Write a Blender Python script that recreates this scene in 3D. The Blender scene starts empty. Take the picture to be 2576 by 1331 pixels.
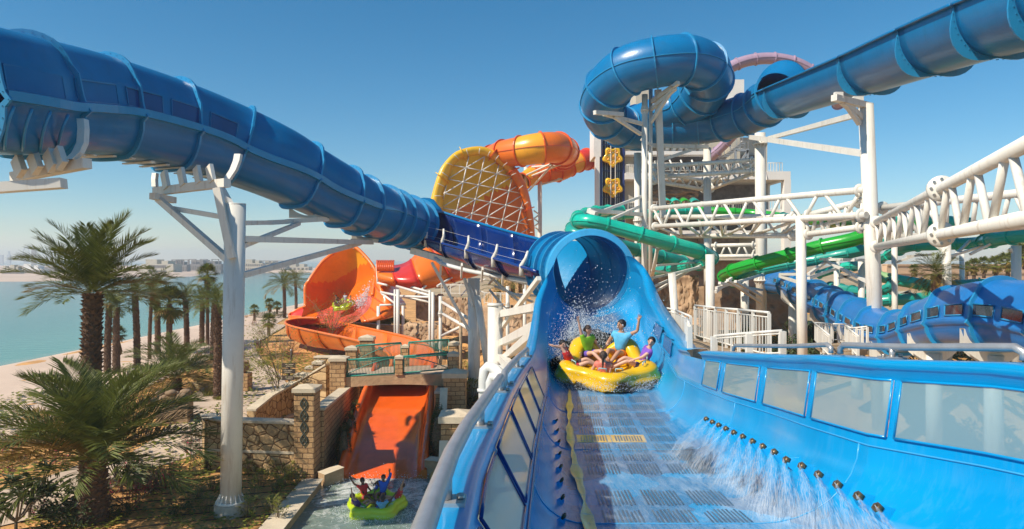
import bpy, math, random
import numpy as np
from mathutils import Vector, Matrix
from mathutils.bvhtree import BVHTree
R = math.radians
random.seed(7)
SC = bpy.context.scene
COL = SC.collection
# ---- camera geometry: 1800 px focal length at a 2576 px wide picture, eye 11 m above the pool
F, CX, HY, CZ = 1800.0, 1288.0, 655.0, 11.0
def W(x, y, d):
    return Vector(((x - CX) / F * d, d, CZ - (y - HY) / F * d))
def G(x, y, z):
    return W(x, y, (CZ - z) * F / (y - HY))
def lerp(a, b, t): return a + (b - a) * t
def sstep(a, b, x):
    t = min(1, max(0, (x - a) / (b - a))); return t * t * (3 - 2 * t)
def interp(x, xs, ys): return float(np.interp(x, xs, ys))

# ---------------------------------------------------------------- mesh builder
class MB:
    def __init__(s): s.v = []; s.f = []; s.m = []; s.sm = []
    def add(s, vs, fs, mi=0, smooth=False):
        o = len(s.v); s.v.extend([tuple(p) for p in vs])
        for f in fs:
            s.f.append(tuple(i + o for i in f)); s.m.append(mi); s.sm.append(smooth)
    def grid(s, rows, mi=0, smooth=True, closed=False, mfun=None, skip=None):
        n = len(rows[0]); o = len(s.v)
        for r in rows: s.v.extend([tuple(p) for p in r])
        for i in range(len(rows) - 1):
            for j in range(n if closed else n - 1):
                if skip and skip(i, j): continue
                k = (j + 1) % n
                s.f.append((o + i * n + j, o + i * n + k, o + (i + 1) * n + k, o + (i + 1) * n + j))
                s.m.append(mfun(i, j) if mfun else mi); s.sm.append(smooth)
    def box(s, c, size, rz=0, mi=0, taper=1.0):
        x, y, z = size[0] / 2, size[1] / 2, size[2] / 2; ca, sa = math.cos(rz), math.sin(rz); vs = []
        for dz in (-1, 1):
            t = taper if dz > 0 else 1
            for dx, dy in ((-1, -1), (1, -1), (1, 1), (-1, 1)):
                px, py = dx * x * t, dy * y * t
                vs.append((c[0] + px * ca - py * sa, c[1] + px * sa + py * ca, c[2] + dz * z))
        s.add(vs, [(3, 2, 1, 0), (4, 5, 6, 7), (0, 1, 5, 4), (1, 2, 6, 5), (2, 3, 7, 6), (3, 0, 4, 7)], mi)
    def beam(s, a, b, w, h=None, mi=0, up=(0, 0, 1)):
        a, b = Vector(a), Vector(b); h = h or w; t = (b - a)
        if t.length < 1e-6: return
        t.normalize(); u = Vector(up)
        if abs(t.dot(u)) > 0.97: u = Vector((0, 1, 0))
        sd = t.cross(u).normalized(); u = sd.cross(t)
        vs = []
        for p in (a, b):
            for i, j in ((-1, -1), (1, -1), (1, 1), (-1, 1)): vs.append(p + sd * (i * w / 2) + u * (j * h / 2))
        s.add(vs, [(0, 1, 2, 3), (7, 6, 5, 4), (0, 4, 5, 1), (1, 5, 6, 2), (2, 6, 7, 3), (3, 7, 4, 0)], mi)
    def tube(s, a, b, r0, r1=None, n=10, mi=0, cap=True):
        a, b = Vector(a), Vector(b); r1 = r0 if r1 is None else r1
        s.path([a, b], [r0, r1], n, mi, cap)
    def path(s, pts, r, n=10, mi=0, cap=True):
        pts = [Vector(p) for p in pts]; rs = r if isinstance(r, (list, tuple)) else [r] * len(pts)
        fr = frames_rmf(pts); rows = []
        for p, (t, sd, u), rr in zip(pts, fr, rs):
            rows.append([p + sd * (math.cos(2 * math.pi * k / n) * rr) + u * (math.sin(2 * math.pi * k / n) * rr) for k in range(n)])
        o = len(s.v); s.grid(rows, mi, True, True)
        if cap:
            s.f.append(tuple(o + k for k in reversed(range(n)))); s.m.append(mi); s.sm.append(False)
            e = o + (len(rows) - 1) * n
            s.f.append(tuple(e + k for k in range(n))); s.m.append(mi); s.sm.append(False)
    def lathe(s, c, prof, n=16, mi=0, axis=None):
        c = Vector(c)
        if axis is None: ax, sd, u = Vector((0, 0, 1)), Vector((1, 0, 0)), Vector((0, 1, 0))
        else:
            ax = Vector(axis).normalized(); q = Vector((0, 0, 1)) if abs(ax.z) < .9 else Vector((0, 1, 0))
            sd = ax.cross(q).normalized(); u = sd.cross(ax) * -1
        rows = [[c + ax * h + sd * (r * math.cos(2 * math.pi * k / n)) + u * (r * math.sin(2 * math.pi * k / n)) for k in range(n)] for r, h in prof]
        s.grid(rows, mi, True, True)
    def ball(s, c, r, n=10, m=7, mi=0):
        if not isinstance(r, (list, tuple)): r = (r, r, r)
        rows = []
        for i in range(m + 1):
            a = math.pi * i / m; q = max(1e-3, math.sin(a))
            rows.append([(c[0] + r[0] * q * math.cos(2 * math.pi * k / n), c[1] + r[1] * q * math.sin(2 * math.pi * k / n), c[2] - r[2] * math.cos(a)) for k in range(n)])
        s.grid(rows, mi, True, True)
    def quad(s, a, b, c, d, mi=0): s.add([a, b, c, d], [(0, 1, 2, 3)], mi)
    def build(s, name, mats, parent=None, label=None, cat=None, group=None, kind=None, solid=0, bevel=0):
        me = bpy.data.meshes.new(name)
        org = Vector(parent['_o']) if (parent is not None and '_o' in parent) else Vector((0, 0, 0))
        v = np.array(s.v, dtype=np.float64).reshape(-1, 3) - np.array(org)
        me.from_pydata(v.tolist(), [], s.f)
        for m in (mats if isinstance(mats, (list, tuple)) else [mats]): me.materials.append(m)
        me.polygons.foreach_set('material_index', s.m); me.polygons.foreach_set('use_smooth', s.sm)
        me.update()
        o = bpy.data.objects.new(name, me); COL.objects.link(o)
        if parent is not None: o.parent = parent
        tag(o, label, cat, group, kind)
        if parent is None and '_o' in o: pass
        if parent is not None: o['_o'] = list(org)
        if bevel:
            b = o.modifiers.new('b', 'BEVEL'); b.width = bevel; b.segments = 2; b.limit_method = 'ANGLE'
        if solid:
            q = o.modifiers.new('s', 'SOLIDIFY'); q.thickness = solid; q.offset = 0
        return o

def tag(o, label=None, cat=None, group=None, kind=None):
    if label: o['label'] = label
    if cat: o['category'] = cat
    if group: o['group'] = group
    if kind: o['kind'] = kind
    return o
def thing(name, label, cat, loc=(0, 0, 0), group=None):
    o = bpy.data.objects.new(name, None); COL.objects.link(o); o.location = loc; o.empty_display_size = .2
    o['_o'] = list(loc)
    o['kind'] = 'thing'
    return tag(o, label, cat, group)
def copy_tree(o, loc=None, rz=None, sc=None, label=None, group=None):
    c = o.copy(); COL.objects.link(c)
    def rec(src, dst):
        for ch in src.children:
            q = ch.copy(); COL.objects.link(q); q.parent = dst; rec(ch, q)
    rec(o, c)
    if loc is not None: c.location = loc
    if rz is not None: c.rotation_euler[2] = rz
    if sc is not None: c.scale = (sc, sc, sc) if not isinstance(sc, (tuple, list)) else sc
    if label: c['label'] = label
    if group: c['group'] = group
    return c

def frames_rmf(pts):
    n = len(pts); T = []
    for i in range(n):
        a = pts[max(0, i - 1)]; b = pts[min(n - 1, i + 1)]; d = b - a
        T.append(d.normalized() if d.length > 1e-9 else Vector((0, 0, 1)))
    u = Vector((0, 0, 1)) if abs(T[0].z) < .9 else Vector((0, 1, 0))
    out = []
    for t in T:
        sd = t.cross(u)
        if sd.length < 1e-4: sd = t.cross(Vector((1, 0.3, 0.2)))
        sd.normalize(); u = sd.cross(t).normalized(); out.append((t, sd, u))
    return out
def frames_up(pts):
    n = len(pts); out = []; ls = None
    for i in range(n):
        d = pts[min(n - 1, i + 1)] - pts[max(0, i - 1)]; t = d.normalized()
        sd = t.cross(Vector((0, 0, 1)))
        if sd.length < .05: sd = ls.copy()
        sd.normalize(); ls = sd; out.append((t, sd, sd.cross(t).normalized()))
    return out
def catmull(P, n):
    """resample control vectors (any dimension) to n samples; returns array"""
    P = np.array([tuple(p) for p in P], dtype=float); k = len(P)
    if k == 2:
        return np.array([P[0] + (P[1] - P[0]) * t for t in np.linspace(0, 1, n)])
    E = np.vstack([2 * P[0] - P[1], P, 2 * P[-1] - P[-2]]); out = []
    for t in np.linspace(0, k - 1, n):
        i = min(int(t), k - 2); f = t - i; a, b, c, d = E[i], E[i + 1], E[i + 2], E[i + 3]
        out.append(.5 * (2 * b + (c - a) * f + (2 * a - 5 * b + 4 * c - d) * f * f + (3 * b - a - 3 * c + d) * f ** 3))
    return np.array(out)
def rail(pts, n): return [Vector(p) for p in catmull([W(*p) for p in pts], n)]

# ---------------------------------------------------------------- materials
def nmat(name):
    m = bpy.data.materials.new(name); m.use_nodes = True
    nt = m.node_tree; b = nt.nodes['Principled BSDF']; return m, nt, b
def N(nt, t, **kw):
    n = nt.nodes.new(t)
    for k, v in kw.items():
        if k.startswith('i_'):
            n.inputs[k[2:].replace('_', ' ')].default_value = v
        else: setattr(n, k, v)
    return n
def ramp(nt, stops, fac=None):
    r = nt.nodes.new('ShaderNodeValToRGB'); e = r.color_ramp.elements
    while len(e) > 1: e.remove(e[-1])
    e[0].position = stops[0][0]; e[0].color = (*stops[0][1], 1)
    for p, c in stops[1:]:
        q = e.new(p); q.color = (*c, 1)
    if fac is not None: nt.links.new(fac, r.inputs[0])
    return r
def mat(name, col, rough=.5, var=.12, scale=3.0, bump=.0, bscale=40, metal=0, coat=0, spec=.5, dirt=None, coord='Object', detail=4, sss=0, streak=None):
    """surface with large soft colour variation, optional dirt colour blotches and fine bump"""
    m, nt, b = nmat(name); L = nt.links.new
    tc = N(nt, 'ShaderNodeTexCoord'); src = tc.outputs[coord]
    nz = N(nt, 'ShaderNodeTexNoise', i_Scale=scale, i_Detail=detail, i_Roughness=.6); L(src, nz.inputs['Vector'])
    lo = tuple(max(0, c * (1 - var)) for c in col); hi = tuple(min(1, c * (1 + var)) for c in col)
    rp = ramp(nt, [(.3, lo), (.7, hi)], nz.outputs['Fac']); out = rp.outputs['Color']
    if dirt:
        n2 = N(nt, 'ShaderNodeTexNoise', i_Scale=dirt[1], i_Detail=6, i_Roughness=.7); dsrc = src
        if streak:
            mpd = N(nt, 'ShaderNodeMapping'); mpd.inputs['Scale'].default_value = streak; L(src, mpd.inputs[0]); dsrc = mpd.outputs[0]
        L(dsrc, n2.inputs['Vector'])
        r2 = ramp(nt, [(dirt[2], (0, 0, 0)), (dirt[2] + .2, (dirt[3],) * 3)], n2.outputs['Fac'])
        mx = N(nt, 'ShaderNodeMix', data_type='RGBA'); L(r2.outputs['Color'], mx.inputs[0]); L(out, mx.inputs[6]); mx.inputs[7].default_value = (*dirt[0], 1)
        out = mx.outputs[2]
    L(out, b.inputs['Base Color'])
    b.inputs['Roughness'].default_value = rough; b.inputs['Metallic'].default_value = metal
    b.inputs['Coat Weight'].default_value = coat; b.inputs['Coat Roughness'].default_value = .08
    b.inputs['Specular IOR Level'].default_value = spec
    if bump:
        n3 = N(nt, 'ShaderNodeTexNoise', i_Scale=bscale, i_Detail=5); L(src, n3.inputs['Vector'])
        bp = N(nt, 'ShaderNodeBump', i_Strength=bump, i_Distance=.05); L(n3.outputs['Fac'], bp.inputs['Height']); L(bp.outputs['Normal'], b.inputs['Normal'])
    return m
M = {}
def fibre(name, col, rough=.32, var=.1, coat=.12):
    return mat(name, col, rough, var, .55, .10, 6.0, coat=coat, dirt=(tuple(c * .70 + .012 for c in col), 1.3, .52, .55), streak=(1.6, 1.6, .6))
M['blue'] = fibre('blue_fibreglass', (.001, .16, .385))
M['blue_ring'] = fibre('blue_flange_gelcoat', (.02, .25, .50), .3)
M['blue_rim'] = fibre('pale_blue_gelcoat', (.05, .36, .66), .3)
M['navy'] = fibre('navy_fibreglass', (.006, .035, .20), .2)
M['trough_in'] = fibre('shade_darkened_blue', (.002, .024, .16), .2)  # same blue as the tube, with its shadow painted in as navy
M['channel'] = fibre('azure_channel_gelcoat', (.001, .29, .62), .28, .05, .25)
M['pane_dark'] = mat('dark_window_panel', (.012, .06, .21), .15, .15, 1.0, spec=.6)
M['orange'] = fibre('orange_fibreglass', (.80, .17, .012), .3, .08)
M['orange2'] = fibre('deep_orange_fibreglass', (.72, .10, .012), .3, .08)
M['amber'] = fibre('amber_fibreglass', (.84, .37, .02), .32, .07)
M['red'] = fibre('red_fibreglass', (.62, .035, .02), .3, .1)
M['yellow'] = fibre('yellow_fibreglass', (.83, .46, .015), .35, .07)
M['teal'] = fibre('teal_fibreglass', (.008, .46, .33), .3)
M['teal2'] = fibre('sea_green_fibreglass', (.012, .31, .25), .35)
M['green'] = fibre('green_fibreglass', (.015, .34, .03), .28)
M['green2'] = fibre('pale_green_fibreglass', (.25, .42, .20), .4)
M['purple'] = fibre('mauve_fibreglass', (.40, .28, .37), .4)
M['white'] = mat('white_painted_steel', (.74, .71, .64), .38, .06, .8, .03, 30, dirt=((.40, .30, .21), 1.1, .53, .6), streak=(3, 3, .35))
M['whitewall'] = mat('white_plaster', (.74, .72, .68), .8, .05, .5, .1, 20, dirt=((.55, .50, .44), .4, .55, .5))
M['steel'] = mat('galvanised_pipe', (.46, .45, .44), .34, .12, 6, .06, 60, metal=.55)
M['bolt'] = mat('bolt_steel', (.38, .36, .33), .3, .2, 20, metal=.8)
M['pipegrey'] = mat('grey_pvc_pipe', (.62, .63, .62), .4, .06, 1.5)
M['blue_pane'] = mat('blue_window_panel', (.003, .14, .37), .35, .08, 1.0, spec=.3)
M['slot'] = mat('grate_slot', (.05, .09, .15), .3)
M['stripe'] = mat('gold_reflection_and_plate', (.80, .50, .09), .25, .2, 2.5, .2, 25, coat=.4)  # gold for the painted reflections on the left curve, and the grate plates
M['bronze'] = mat('bronze_nozzle', (.16, .11, .06), .4, .3, 30, metal=.6)
def frosted():
    m, nt, b = nmat('frosted_acrylic'); L = nt.links.new
    b.inputs['Base Color'].default_value = (.30, .52, .62, 1); b.inputs['Roughness'].default_value = .12
    tl = N(nt, 'ShaderNodeBsdfTranslucent'); tl.inputs['Color'].default_value = (.38, .62, .74, 1)
    tp = N(nt, 'ShaderNodeBsdfTransparent'); tp.inputs['Color'].default_value = (.75, .88, .92, 1)
    m1 = N(nt, 'ShaderNodeMixShader'); m1.inputs[0].default_value = .45; L(b.outputs[0], m1.inputs[1]); L(tl.outputs[0], m1.inputs[2])
    m2 = N(nt, 'ShaderNodeMixShader'); m2.inputs[0].default_value = .20; L(m1.outputs[0], m2.inputs[1]); L(tp.outputs[0], m2.inputs[2])
    L(m2.outputs[0], nt.nodes['Material Output'].inputs['Surface']); return m
M['frosted'] = frosted()
def wet():
    """gelcoat under running water: streaks of foam down the channel, rippled gloss"""
    m, nt, b = nmat('wet_channel_gelcoat'); L = nt.links.new
    tc = N(nt, 'ShaderNodeTexCoord'); mp = N(nt, 'ShaderNodeMapping'); mp.inputs['Scale'].default_value = (3.0, .55, 3.0); L(tc.outputs['Object'], mp.inputs[0])
    n1 = N(nt, 'ShaderNodeTexNoise', i_Scale=2.2, i_Detail=8, i_Roughness=.72, i_Distortion=.6); L(mp.outputs[0], n1.inputs['Vector'])
    n2 = N(nt, 'ShaderNodeTexNoise', i_Scale=46, i_Detail=3); L(tc.outputs['Object'], n2.inputs['Vector'])
    gm = N(nt, 'ShaderNodeNewGeometry'); sx = N(nt, 'ShaderNodeSeparateXYZ'); L(gm.outputs['Normal'], sx.inputs[0])
    ab = N(nt, 'ShaderNodeMath', operation='ABSOLUTE'); L(sx.outputs['Z'], ab.inputs[0])
    fl = ramp(nt, [(.80, (0, 0, 0)), (.97, (1, 1, 1))], ab.outputs[0])          # flowing film only on the near-level bed
    sp = N(nt, 'ShaderNodeSeparateXYZ'); L(gm.outputs['Position'], sp.inputs[0])
    jx = N(nt, 'ShaderNodeMapRange'); L(sp.outputs[0], jx.inputs[0]); jx.inputs[1].default_value = 1.7; jx.inputs[2].default_value = 2.7
    jy = N(nt, 'ShaderNodeMapRange'); L(sp.outputs[1], jy.inputs[0]); jy.inputs[1].default_value = 12.5; jy.inputs[2].default_value = 9.5
    jj = N(nt, 'ShaderNodeMath', operation='MULTIPLY'); L(jx.outputs[0], jj.inputs[0]); L(jy.outputs[0], jj.inputs[1])
    fa = N(nt, 'ShaderNodeMath', operation='MULTIPLY_ADD'); L(jj.outputs[0], fa.inputs[0]); fa.inputs[1].default_value = .15; L(n1.outputs['Fac'], fa.inputs[2])   # foam gathers where the jets land
    fo = ramp(nt, [(.48, (0, 0, 0)), (.76, (.42, .42, .42))], fa.outputs[0])
    ml = N(nt, 'ShaderNodeMix', data_type='RGBA', blend_type='MULTIPLY'); ml.inputs[0].default_value = 1; L(fl.outputs[0], ml.inputs[6]); L(fo.outputs[0], ml.inputs[7])
    n3 = N(nt, 'ShaderNodeTexNoise', i_Scale=.9, i_Detail=3); L(tc.outputs['Object'], n3.inputs['Vector'])
    base = ramp(nt, [(.35, (.001, .27, .58)), (.65, (.003, .32, .66))], n3.outputs['Fac'])
    mq = N(nt, 'ShaderNodeMapping'); mq.inputs['Scale'].default_value = (5, 5, .6); L(tc.outputs['Object'], mq.inputs[0])
    n5 = N(nt, 'ShaderNodeTexNoise', i_Scale=1.5, i_Detail=7, i_Roughness=.7); L(mq.outputs[0], n5.inputs['Vector']); r5 = ramp(nt, [(.5, (0, 0, 0)), (.8, (.22, .22, .22))], n5.outputs['Fac'])
    bl = N(nt, 'ShaderNodeMix', data_type='RGBA'); L(r5.outputs[0], bl.inputs[0]); L(base.outputs[0], bl.inputs[6]); bl.inputs[7].default_value = (.16, .42, .66, 1)   # lime scale runs
    bed = N(nt, 'ShaderNodeMix', data_type='RGBA'); L(fl.outputs[0], bed.inputs[0]); L(bl.outputs[2], bed.inputs[6])
    nd = N(nt, 'ShaderNodeTexNoise', i_Scale=1.1, i_Detail=3); L(tc.outputs['Object'], nd.inputs['Vector'])
    dv = N(nt, 'ShaderNodeVectorMath', operation='MULTIPLY_ADD'); L(nd.outputs['Color'], dv.inputs[0]); dv.inputs[1].default_value = (1.2, 1.2, 0); L(tc.outputs['Object'], dv.inputs[2])
    n4 = N(nt, 'ShaderNodeTexVoronoi', i_Scale=.9); L(dv.outputs[0], n4.inputs['Vector'])
    bc = ramp(nt, [(.2, (.02, .24, .50)), (.5, (.08, .17, .32)), (.8, (.01, .33, .66))], n4.outputs['Color']); bc.color_ramp.interpolation = 'EASE'  # angular grey and blue patches painted like reflections on the wet bed
    L(bc.outputs[0], bed.inputs[7])
    mx = N(nt, 'ShaderNodeMix', data_type='RGBA'); L(ml.outputs[2], mx.inputs[0]); L(bed.outputs[2], mx.inputs[6]); mx.inputs[7].default_value = (.72, .80, .86, 1)
    L(mx.outputs[2], b.inputs['Base Color']); b.inputs['Roughness'].default_value = .2; b.inputs['Specular IOR Level'].default_value = .32
    bm = N(nt, 'ShaderNodeBump', i_Strength=.35, i_Distance=.02)
    mm = N(nt, 'ShaderNodeMath', operation='MULTIPLY'); L(n2.outputs['Fac'], mm.inputs[0]); L(fl.outputs[0], mm.inputs[1])
    L(mm.outputs[0], bm.inputs['Height']); L(bm.outputs['Normal'], b.inputs['Normal'])
    return m
M['channel_wet'] = wet()
M['bluecov'] = fibre('mid_blue_fibreglass', (.012, .16, .46), .34)
M['glass_dark'] = mat('tinted_glass', (.03, .035, .05), .08, .5, 3.0, spec=.8)
M['wet_red'] = mat('wet_red_gelcoat', (.62, .10, .07), .15, .3, 1.2, .2, 14, coat=.5, dirt=((.85, .55, .5), .8, .55, .5))
M['orange_wet'] = mat('wet_orange_gelcoat', (.74, .11, .012), .16, .1, 1.2, .12, 9, coat=.6, dirt=((.80, .30, .14), 2.2, .6, .35))
M['concrete'] = mat('concrete', (.42, .36, .28), .85, .15, 2.5, .3, 30, dirt=((.25, .2, .15), 2, .55, .6))
M['timber'] = mat('timber_boards', (.33, .24, .15), .75, .3, 3, .2, 30)
M['navysteel'] = mat('navy_painted_steel', (.02, .04, .16), .4, .1, 3)
M['liftdark'] = mat('lift_dark_steel', (.035, .04, .09), .5, .3, 6)
M['beigewall'] = mat('beige_plaster', (.50, .45, .36), .85, .08, .6, .1, 20)
M['shade'] = mat('dim_interior', (.17, .15, .14), .8, .5, .8)  # room shade painted as a flat tone, also the far windows
M['raft_y'] = mat('yellow_raft_vinyl', (.78, .46, .008), .28, .06, 2, .05, 30, coat=.3)
M['raft_g'] = mat('lime_raft_vinyl', (.48, .62, .015), .3, .06, 2, .05, 30, coat=.25)
M['handle'] = mat('pale_webbing_handle', (.35, .55, .55), .5)
M['verdigris'] = mat('dark_wrought_iron', (.06, .075, .06), .6, .3, 8)
M['verdigris2'] = mat('green_painted_rail', (.015, .20, .15), .4, .15, 3)
M['timber_d'] = mat('dark_timber', (.06, .04, .03), .7, .3, 8)
M['stonecap'] = mat('pale_capstone', (.60, .50, .36), .85, .12, 1.6, .25, 18, dirt=((.38, .29, .2), 1.3, .55, .6))
M['sandstone'] = mat('sandstone', (.44, .29, .16), .9, .22, 1.5, .6, 9, dirt=((.22, .13, .07), .9, .55, .7))
M['concrete2'] = mat('stained_concrete', (.52, .46, .36), .9, .12, .7, .2, 14, dirt=((.36, .24, .15), .5, .5, .8))
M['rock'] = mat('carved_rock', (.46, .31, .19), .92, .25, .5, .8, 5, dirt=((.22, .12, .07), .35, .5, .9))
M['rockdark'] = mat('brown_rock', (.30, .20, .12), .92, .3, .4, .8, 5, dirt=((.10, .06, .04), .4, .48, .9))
def masonry(name, kind, c1, c2, mortar, sx=1.0):
    m, nt, b = nmat(name); L = nt.links.new
    g = N(nt, 'ShaderNodeNewGeometry'); s = N(nt, 'ShaderNodeSeparateXYZ'); L(g.outputs['Position'], s.inputs[0])
    ad = N(nt, 'ShaderNodeMath', operation='ADD'); L(s.outputs[0], ad.inputs[0]); L(s.outputs[1], ad.inputs[1])
    cb = N(nt, 'ShaderNodeCombineXYZ'); L(ad.outputs[0], cb.inputs[0]); L(s.outputs[2], cb.inputs[1])
    n1 = N(nt, 'ShaderNodeTexNoise', i_Scale=1.1, i_Detail=3); L(g.outputs['Position'], n1.inputs['Vector'])
    ds = N(nt, 'ShaderNodeVectorMath', operation='MULTIPLY_ADD'); L(n1.outputs['Color'], ds.inputs[0]); ds.inputs[1].default_value = (.12, .12, .12); L(cb.outputs[0], ds.inputs[2])
    n2 = N(nt, 'ShaderNodeTexNoise', i_Scale=14, i_Detail=5); L(g.outputs['Position'], n2.inputs['Vector'])
    if kind == 'brick':
        t = N(nt, 'ShaderNodeTexBrick', i_Scale=sx); L(ds.outputs[0], t.inputs['Vector'])
        t.inputs['Color1'].default_value = (*c1, 1); t.inputs['Color2'].default_value = (*c2, 1); t.inputs['Mortar'].default_value = (*mortar, 1)
        t.inputs['Mortar Size'].default_value = .022; t.inputs['Mortar Smooth'].default_value = .4; t.inputs['Brick Width'].default_value = .52; t.inputs['Row Height'].default_value = .26
        col, hgt = t.outputs['Color'], t.outputs['Fac']; inv = -1
    else:
        t = N(nt, 'ShaderNodeTexVoronoi', i_Scale=2.3, feature='DISTANCE_TO_EDGE'); L(ds.outputs[0], t.inputs['Vector'])
        v = N(nt, 'ShaderNodeTexVoronoi', i_Scale=2.3); L(ds.outputs[0], v.inputs['Vector'])
        sp = N(nt, 'ShaderNodeSeparateColor'); L(v.outputs['Color'], sp.inputs[0])
        cr = ramp(nt, [(0, c1), (1, c2)], sp.outputs[0]); er = ramp(nt, [(.02, mortar), (.07, (1, 1, 1))], t.outputs['Distance'])
        ml = N(nt, 'ShaderNodeMix', data_type='RGBA', blend_type='MULTIPLY'); ml.inputs[0].default_value = 1; L(cr.outputs[0], ml.inputs[6]); L(er.outputs[0], ml.inputs[7])
        col = ml.outputs[2]; h = ramp(nt, [(.02, (0, 0, 0)), (.12, (1, 1, 1))], t.outputs['Distance']); hgt = h.outputs[0]; inv = 1
    rp = ramp(nt, [(.3, (.72, .70, .68)), (.7, (1.08, 1.05, 1.0))], n2.outputs['Fac'])
    mx = N(nt, 'ShaderNodeMix', data_type='RGBA', blend_type='MULTIPLY'); mx.inputs[0].default_value = 1; L(col, mx.inputs[6]); L(rp.outputs[0], mx.inputs[7]); L(mx.outputs[2], b.inputs['Base Color'])
    b.inputs['Roughness'].default_value = .9
    bp = N(nt, 'ShaderNodeBump', i_Strength=.7, i_Distance=.05, invert=(inv < 0)); L(hgt, bp.inputs['Height'])
    b2 = N(nt, 'ShaderNodeBump', i_Strength=.4, i_Distance=.03); L(n2.outputs['Fac'], b2.inputs['Height']); L(bp.outputs['Normal'], b2.inputs['Normal']); L(b2.outputs['Normal'], b.inputs['Normal'])
    return m
M['brick'] = masonry('tan_stone_blocks', 'brick', (.60, .38, .19), (.47, .28, .13), (.18, .10, .05))
M['cobble'] = masonry('cobbled_stone', 'cobble', (.46, .30, .15), (.66, .46, .24), (.3, .24, .18))
M['paving'] = mat('stamped_paving', (.55, .42, .31), .85, .14, .35, .3, 6, dirt=((.40, .28, .19), .5, .5, .6))
M['soil'] = mat('garden_soil', (.58, .30, .10), .95, .28, .5, .9, 7, dirt=((.30, .15, .06), .8, .52, .7), coord='Object')
M['beach'] = mat('beach_sand', (.62, .47, .36), .95, .08, .12, .4, 5, dirt=((.50, .37, .28), .2, .5, .6))
M['land'] = mat('dry_land', (.40, .29, .17), .95, .2, .03, .4, 2, dirt=((.16, .15, .06), .05, .5, .8))
M['beachfar'] = mat('far_sand', (.55, .42, .33), .95, .1, .03)
M['tanwall'] = mat('tan_render', (.62, .42, .27), .9, .06, .2)
M['shade2'] = mat('grey_render', (.25, .23, .23), .85, .1, .1)
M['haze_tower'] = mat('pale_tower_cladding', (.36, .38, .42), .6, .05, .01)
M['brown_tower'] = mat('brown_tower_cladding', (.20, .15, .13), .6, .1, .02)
# ================================================================ slide tools
def circ(n=28):
    return [(math.cos(2 * math.pi * k / n), math.sin(2 * math.pi * k / n)) for k in range(n)]
def hull_section():
    """covered raft slide: domed roof, window band, ledge, boat shaped hull"""
    h = [(0, 1), (.22, .98), (.42, .90), (.58, .77), (.68, .60), (.74, .46), (.80, .42), (.82, .36), (.86, .02), (.87, -.10), (.985, -.15), (.985, -.24), (.875, -.28), (.86, -.44), (.78, -.62), (.66, -.75), (.52, -.82), (.26, -.84), (0, -.84)]
    h = [(a, b if b > -.3 else -.3 + (b + .3) * 1.25) for a, b in h]
    return h + [(-a, b) for a, b in h[-2:0:-1]]
HULL = hull_section()
def round_as(n):   # circle with same count as hull section, starting from top going to +s
    return [(math.sin(2 * math.pi * k / n), math.cos(2 * math.pi * k / n)) for k in range(n)]
def resample_loop(sec, n):
    P = np.array(sec + [sec[0]]); d = np.r_[0, np.cumsum(np.linalg.norm(np.diff(P, axis=0), axis=1))]
    t = np.linspace(0, d[-1], n + 1)[:-1]
    return list(zip(np.interp(t, d, P[:, 0]), np.interp(t, d, P[:, 1])))
def ring_strip(mb, loop, c, t, w, th, closed=True, inner=0.0):
    rows = []
    for p in loop:
        o = (p - c).normalized()
        rows.append([p - o * inner - t * th / 2, p + o * w - t * th / 2, p + o * w + t * th / 2, p - o * inner + t * th / 2])
    if closed: rows.append(rows[0])
    mb.grid(rows, 0, False)
def bolts_on(mb, loop, c, t, w, th, step=1, r=.022):
    for p in loop[::step]:
        o = (p - c).normalized(); q = p + o * w * .55
        for s in (-1, 1): mb.tube(q + t * (s * th / 2), q + t * (s * (th / 2 + .025)), r, n=5)
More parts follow.
